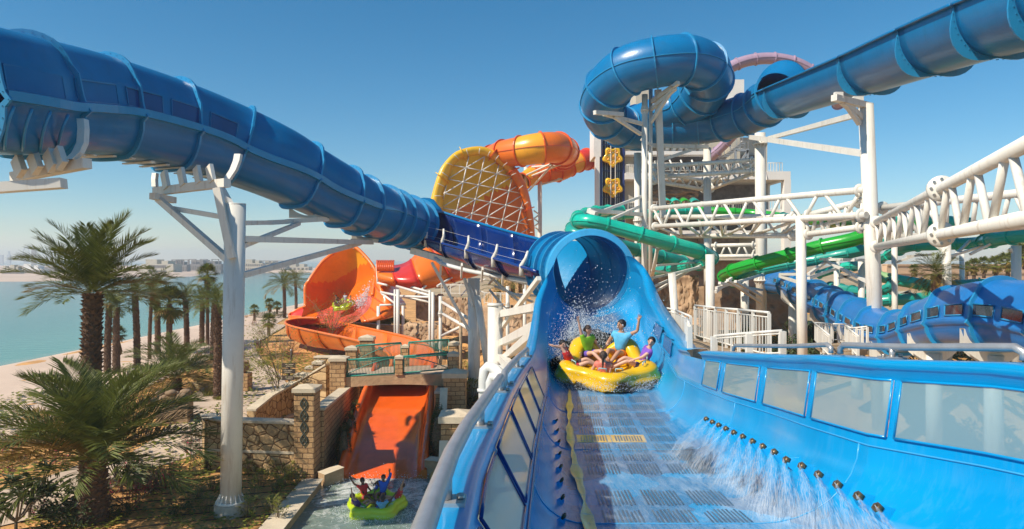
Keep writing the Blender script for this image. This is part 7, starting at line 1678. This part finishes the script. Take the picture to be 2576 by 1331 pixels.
# ================================================================ spray and splashes
def water_white(name, op, c=(.86, .90, .93)):
    m, nt, b = nmat(name); b.inputs['Base Color'].default_value = (*c, 1); b.inputs['Roughness'].default_value = .5
    tl = N(nt, 'ShaderNodeBsdfTranslucent'); tl.inputs['Color'].default_value = (*c, 1); mx = N(nt, 'ShaderNodeMixShader'); mx.inputs[0].default_value = .5
    tp = N(nt, 'ShaderNodeBsdfTransparent'); m2 = N(nt, 'ShaderNodeMixShader'); m2.inputs[0].default_value = 1 - op
    nt.links.new(b.outputs[0], mx.inputs[1]); nt.links.new(tl.outputs[0], mx.inputs[2]); nt.links.new(mx.outputs[0], m2.inputs[1]); nt.links.new(tp.outputs[0], m2.inputs[2]); nt.links.new(m2.outputs[0], nt.nodes['Material Output'].inputs['Surface']); return m
M['spray'] = water_white('water_spray', .26); M['drop'] = water_white('water_drops', .85)
def mist_mat():
    m, nt, b = nmat('spray_mist'); L = nt.links.new; at_ = N(nt, 'ShaderNodeAttribute', attribute_name='density')
    g = N(nt, 'ShaderNodeNewGeometry'); n = N(nt, 'ShaderNodeTexNoise', i_Scale=22, i_Detail=4); L(g.outputs['Position'], n.inputs['Vector']); r = ramp(nt, [(.3, (.25, .25, .25)), (.75, (1, 1, 1))], n.outputs['Fac'])
    ml = N(nt, 'ShaderNodeMath', operation='MULTIPLY'); L(at_.outputs['Fac'], ml.inputs[0]); L(r.outputs[0], ml.inputs[1])
    b.inputs['Base Color'].default_value = (.86, .90, .94, 1); tl = N(nt, 'ShaderNodeBsdfTranslucent'); tl.inputs['Color'].default_value = (.86, .90, .94, 1); mx = N(nt, 'ShaderNodeMixShader'); mx.inputs[0].default_value = .5; L(b.outputs[0], mx.inputs[1]); L(tl.outputs[0], mx.inputs[2])
    tp = N(nt, 'ShaderNodeBsdfTransparent'); m2 = N(nt, 'ShaderNodeMixShader'); L(ml.outputs[0], m2.inputs[0]); L(tp.outputs[0], m2.inputs[1]); L(mx.outputs[0], m2.inputs[2]); L(m2.outputs[0], nt.nodes['Material Output'].inputs['Surface']); return m
M['mist'] = mist_mat()
def mist_obj(name, sheets, parent=None, **kw):
    """sheets: list of (rows of points, rows of densities); the density is how much water hangs there"""
    mb = MB(); den = []
    for rows, dn in sheets: mb.grid(rows); den += [x for r in dn for x in r]
    o = mb.build(name, M['mist'], parent, **kw); at_ = o.data.attributes.new('density', 'FLOAT', 'POINT'); at_.data.foreach_set('value', den); return o
def jet(p, d, L_, spread, n, seed, label, group, wd=1.0, grav=.08, den=.42):
    rg = random.Random(seed); mb = MB(); d = d.normalized(); s = d.cross(Vector((0, 0, 1))).normalized(); u = s.cross(d)
    for k in range(n):
        a = rg.triangular(-spread, spread, 0) * 1.25; b_ = rg.gauss(0, spread * .22); dr = (d + s * a + u * b_).normalized(); t0 = L_ * rg.random() * .95; l = rg.uniform(.05, .22) * (.35 + t0)
        def at_(t): return p + dr * t + Vector((0, 0, -grav * t * t))
        q0, q1 = at_(t0), at_(min(L_ * 1.1, t0 + l)); w = rg.uniform(.0012, .0026) * (1 + t0 * .6) * wd; sv = s * w; mb.add([q0, q0.lerp(q1, .5) - sv, q1, q0.lerp(q1, .5) + sv], [(0, 1, 2, 3)])
    o = mb.build('water_jet', M['spray'], None, label, 'water jet', group, 'thing'); sh = []
    for e in (-.05, 0, .05):
        rows, dn = [], []
        for i in range(11):
            t = L_ * 1.05 * i / 10; r, q = [], []
            for j_ in range(13):
                x = j_ / 6 - 1; dr = (d + s * (x * spread * 1.25) + u * (e * 1.2)).normalized(); r.append(p + dr * t + Vector((0, 0, -grav * t * t))); q.append(den * (1 - x * x) ** 1.5 * ((1 - i / 10) ** .8) * (1.0 if i else .9))
            rows.append(r); dn.append(q)
        sh.append((rows, dn))
    mist_obj('spray_fan', sh, o); return o
for k, (p, nn) in enumerate(NOZ):
    q_ = random.Random(k); d = Vector((-.62 + .032 * k + q_.uniform(-.06, .06), -1.0, -.07 + q_.uniform(-.03, .03))); jet(p, d, lerp(2.5, 1.7, k / 14) * q_.uniform(.88, 1.1), .115, 850, 50 + k, 'white fan of water spraying from one of the bronze nozzles on the azure wall', 'water jets from the azure wall')
for k, (p, nn) in enumerate(NOZL): jet(p, Vector((1, -.15, .0)), .6, .09, 260, 80 + k, 'thin water jet shooting from the dark channel wall across the grates', 'water jets from the dark channel wall', .7, den=.3)
def puff(c, r, n, rg, den):
    """soft wisps of mist: small curved sheets with ragged density"""
    sh = []
    for k in range(n):
        p = Vector((rg.gauss(c[0], r[0]), rg.gauss(c[1], r[1]), c[2] + abs(rg.gauss(0, r[2])))); a = rg.uniform(0, 6.28); e = rg.uniform(.2, 1.3); s_ = Vector((math.cos(a), math.sin(a), 0)); t_ = Vector((-math.sin(a) * math.cos(e), math.cos(a) * math.cos(e), math.sin(e))); w = rg.uniform(.14, .42); rows, dn = [], []
        for i in range(7):
            rr_, q = [], []
            for j_ in range(7):
                x, y = i / 3 - 1, j_ / 3 - 1; rr_.append(p + s_ * (x * w) + t_ * (y * w * 1.3) + s_.cross(t_) * (.12 * w * math.sin(3 * x + 2 * y))); q.append(den * max(0, 1 - x * x - y * y) ** 1.2)
            rows.append(rr_); dn.append(q)
        sh.append((rows, dn))
    return sh
def drops(mb, rg, c, sig, n, r0=.004, r1=.03, stretch=1.0, cond=None):
    for k in range(n):
        p = Vector((rg.gauss(c[0], sig[0]), rg.gauss(c[1], sig[1]), c[2] + (abs(rg.gauss(0, sig[2])) if sig[2] > 0 else rg.gauss(0, -sig[2]))))
        if cond and not cond(p): continue
        r = r0 + (r1 - r0) * rg.random() ** 3; a, b, h = Vector((r, 0, 0)), Vector((0, r, 0)), Vector((rg.uniform(-.5, .5) * r * stretch, 0, r * rg.uniform(.8, 1.6) * stretch)); mb.add([p + a, p + b, p - a, p - b, p + h, p - h], [(0, 1, 4), (1, 2, 4), (2, 3, 4), (3, 0, 4), (1, 0, 5), (2, 1, 5), (3, 2, 5), (0, 3, 5)], 0, True)
rg = random.Random(99); mb = MB()
ins = lambda p: abs(p.x - 2.6) < 2.0 and p.z > 7.95
drops(mb, rg, (2.1, 20.3, 8.35), (.40, .4, .55), 6500, .003, .014, 1.3, ins); drops(mb, rg, (1.95, 20.5, 8.6), (.22, .3, .5), 3000, .003, .018, 1.4, ins); drops(mb, rg, (2.75, 20.3, 8.4), (.35, .35, .42), 3200, .003, .018, 1.3, ins)
drops(mb, rg, (2.9, 24.5, 8.9), (.75, 3.0, -.9), 700, .006, .019, 1, ins); drops(mb, rg, (1.25, 19.2, 8.3), (.2, .6, .3), 900, .003, .014, 1, ins)
for k in range(1400):
    a = rg.uniform(math.pi * .95, 2.1 * math.pi); r_ = 1.27 * rg.uniform(.98, 1.25); drops(mb, rg, (2.46 + r_ * math.cos(a), 18.65 + r_ * math.sin(a), 7.85), (.04, .05, .14), 3, .003, .013)
mb.build('water_splash', M['drop'], None, 'white splash and flying drops behind and around the yellow raft', 'splash', kind='stuff')
sh = puff((2.1, 20.4, 8.3), (.38, .3, .42), 120, rg, .6) + puff((2.75, 20.4, 8.3), (.3, .3, .3), 60, rg, .55) + puff((1.2, 19.3, 8.15), (.12, .5, .15), 26, rg, .35)
for k in range(70):
    a = rg.uniform(math.pi * .95, 2.1 * math.pi); r_ = 1.27 * rg.uniform(1.0, 1.2); sh += puff((2.46 + r_ * math.cos(a), 18.65 + r_ * math.sin(a), 7.86), (.05, .05, .05), 1, rg, .5)
mist_obj('splash_mist', sh, None, label='soft white mist of the splash hanging behind the yellow raft', cat='mist', kind='stuff')
mb = MB()
for k in range(900):
    a = rg.uniform(0, 2 * math.pi); r_ = 1.26 * rg.uniform(1.0, 1.5); drops(mb, rg, (-5.95 + r_ * math.cos(a), 31.4 + r_ * math.sin(a), .03), (.06, .06, .08), 3, .004, .02)
drops(mb, rg, (-6.4, 33.8, .05), (.9, .8, .25), 2200, .004, .024); drops(mb, rg, (-5.6, 34.8, .05), (1.2, .4, .2), 1300, .004, .022); drops(mb, rg, (-4.6, 29.5, .03), (1.0, 1.3, .08), 700, .004, .02)
mb.build('water_splash', M['drop'], None, 'churned white spray round the lime raft at the foot of the chute', 'splash', kind='stuff')
mist_obj('splash_mist', puff((-6.3, 33.7, .1), (.8, .6, .2), 60, rg, .45) + puff((-5.6, 34.9, .1), (1.1, .3, .15), 40, rg, .45) + puff((-4.3, 31.5, .05), (.4, .9, .08), 30, rg, .35), None, label='low white mist at the foot of the orange chute', cat='mist', kind='stuff')
mb = MB(); c = W(915, 762, 79.5); drops(mb, rg, tuple(c), (.55, .5, -.45), 800, .03, .10); drops(mb, rg, tuple(W(928, 745, 79)), (.35, .4, -.6), 600, .03, .10)
mb.build('water_splash', M['drop'], None, 'white water trail behind the small lime raft on the orange shell', 'splash', kind='stuff')

# thin sheet of running water over the bed, torn into streaks
def film_mat():
    m, nt, b = nmat('running_water_film'); L = nt.links.new; g = N(nt, 'ShaderNodeNewGeometry'); mp = N(nt, 'ShaderNodeMapping'); mp.inputs['Scale'].default_value = (8, .3, 1); L(g.outputs['Position'], mp.inputs[0])
    n = N(nt, 'ShaderNodeTexNoise', i_Scale=1.6, i_Detail=10, i_Roughness=.75, i_Distortion=.9); L(mp.outputs[0], n.inputs['Vector']); n2 = N(nt, 'ShaderNodeTexNoise', i_Scale=.55, i_Detail=2); L(g.outputs['Position'], n2.inputs['Vector'])
    ad = N(nt, 'ShaderNodeMath', operation='MULTIPLY_ADD'); L(n2.outputs['Fac'], ad.inputs[0]); ad.inputs[1].default_value = .5; L(n.outputs['Fac'], ad.inputs[2])
    r = ramp(nt, [(.70, (.03, .03, .03)), (1.0, (.42, .42, .42))], ad.outputs[0])
    b.inputs['Base Color'].default_value = (.50, .70, .86, 1); b.inputs['Roughness'].default_value = .12; n3 = N(nt, 'ShaderNodeTexNoise', i_Scale=30, i_Detail=3); L(g.outputs['Position'], n3.inputs['Vector']); bp = N(nt, 'ShaderNodeBump', i_Strength=.5, i_Distance=.02); L(n3.outputs['Fac'], bp.inputs['Height']); L(bp.outputs[0], b.inputs['Normal'])
    tp = N(nt, 'ShaderNodeBsdfTransparent'); mx = N(nt, 'ShaderNodeMixShader'); L(r.outputs[0], mx.inputs[0]); L(tp.outputs[0], mx.inputs[1]); L(b.outputs[0], mx.inputs[2]); L(mx.outputs[0], nt.nodes['Material Output'].inputs['Surface']); return m
mb = MB(); rows = []
for d in np.linspace(22, 3, 60):
    zf, xl, zl, xr, zr, fl, fr_ = chan(float(d)); rows.append([Vector((lerp(fl - .05, fr_ + .1, k / 8), float(d), zf + .016 + (.02 if k in (0, 8) else 0))) for k in range(9)])
mb.grid(rows); mb.build('water_film', film_mat(), None, 'thin streaky sheet of water running down the channel bed', 'running water', kind='stuff')
# ---------------------------------------------------------------- camera, sun, sky
cam = bpy.data.cameras.new('camera'); co = bpy.data.objects.new('camera', cam); COL.objects.link(co)
co.location = (0, 0, CZ); co.rotation_euler = (R(90), 0, 0)
cam.sensor_width = 36; cam.lens = 36 * F / 2576; cam.shift_y = (HY - 665.5) / 2576
cam.clip_start = .05; cam.clip_end = 9000
SC.camera = co
SUN_EL, SUN_AZ = R(45), R(-121)        # azimuth measured from +Y towards +X
sd = Vector((math.sin(SUN_AZ) * math.cos(SUN_EL), math.cos(SUN_AZ) * math.cos(SUN_EL), math.sin(SUN_EL)))
sl = bpy.data.lights.new('sun', 'SUN'); sl.energy = 5.0; sl.angle = R(.53); sl.color = (1, .90, .75)
so = bpy.data.objects.new('sun', sl); COL.objects.link(so); so.location = (-60, -30, 80)
so.rotation_euler = sd.to_track_quat('Z', 'Y').to_euler()
wd = bpy.data.worlds.new('World'); SC.world = wd; wd.use_nodes = True
nt = wd.node_tree; bg = nt.nodes['Background']
sk = nt.nodes.new('ShaderNodeTexSky'); sk.sky_type = 'NISHITA'; sk.sun_disc = False
sk.sun_elevation = SUN_EL; sk.sun_rotation = SUN_AZ
sk.air_density = 1.0; sk.dust_density = .1; sk.ozone_density = 5.0; sk.altitude = 0
hs = nt.nodes.new('ShaderNodeHueSaturation'); hs.inputs['Saturation'].default_value = 1.3; hs.inputs['Hue'].default_value = .488
nt.links.new(sk.outputs['Color'], hs.inputs['Color']); nt.links.new(hs.outputs['Color'], bg.inputs['Color']); bg.inputs['Strength'].default_value = .1
SC.view_settings.view_transform = 'Standard'; SC.view_settings.look = 'None'
SC.view_settings.exposure = .25; SC.view_settings.gamma = 1
SC.render.engine = 'CYCLES'
SC.cycles.max_bounces = 7; SC.cycles.diffuse_bounces = 3; SC.cycles.glossy_bounces = 3; SC.cycles.transparent_max_bounces = 12
SC.cycles.use_denoising = True
hm = bpy.data.materials.new('haze_air'); hm.use_nodes = True; hn = hm.node_tree; hn.nodes.remove(hn.nodes['Principled BSDF'])
hv = hn.nodes.new('ShaderNodeVolumePrincipled'); hv.inputs['Color'].default_value = (.86, .90, .95, 1); hv.inputs['Density'].default_value = .0004; hv.inputs['Anisotropy'].default_value = .2
hn.links.new(hv.outputs[0], hn.nodes['Material Output'].inputs['Volume'])
mb = MB(); mb.box((-1200, 1750, 26), (7200, 3700, 64)); mb.build('haze', hm, kind='stuff', label='pale heat haze hanging over the bay', cat='haze')
SC.cycles.volume_bounces = 1
for o in list(bpy.data.objects):
    if '_o' in o: del o['_o']
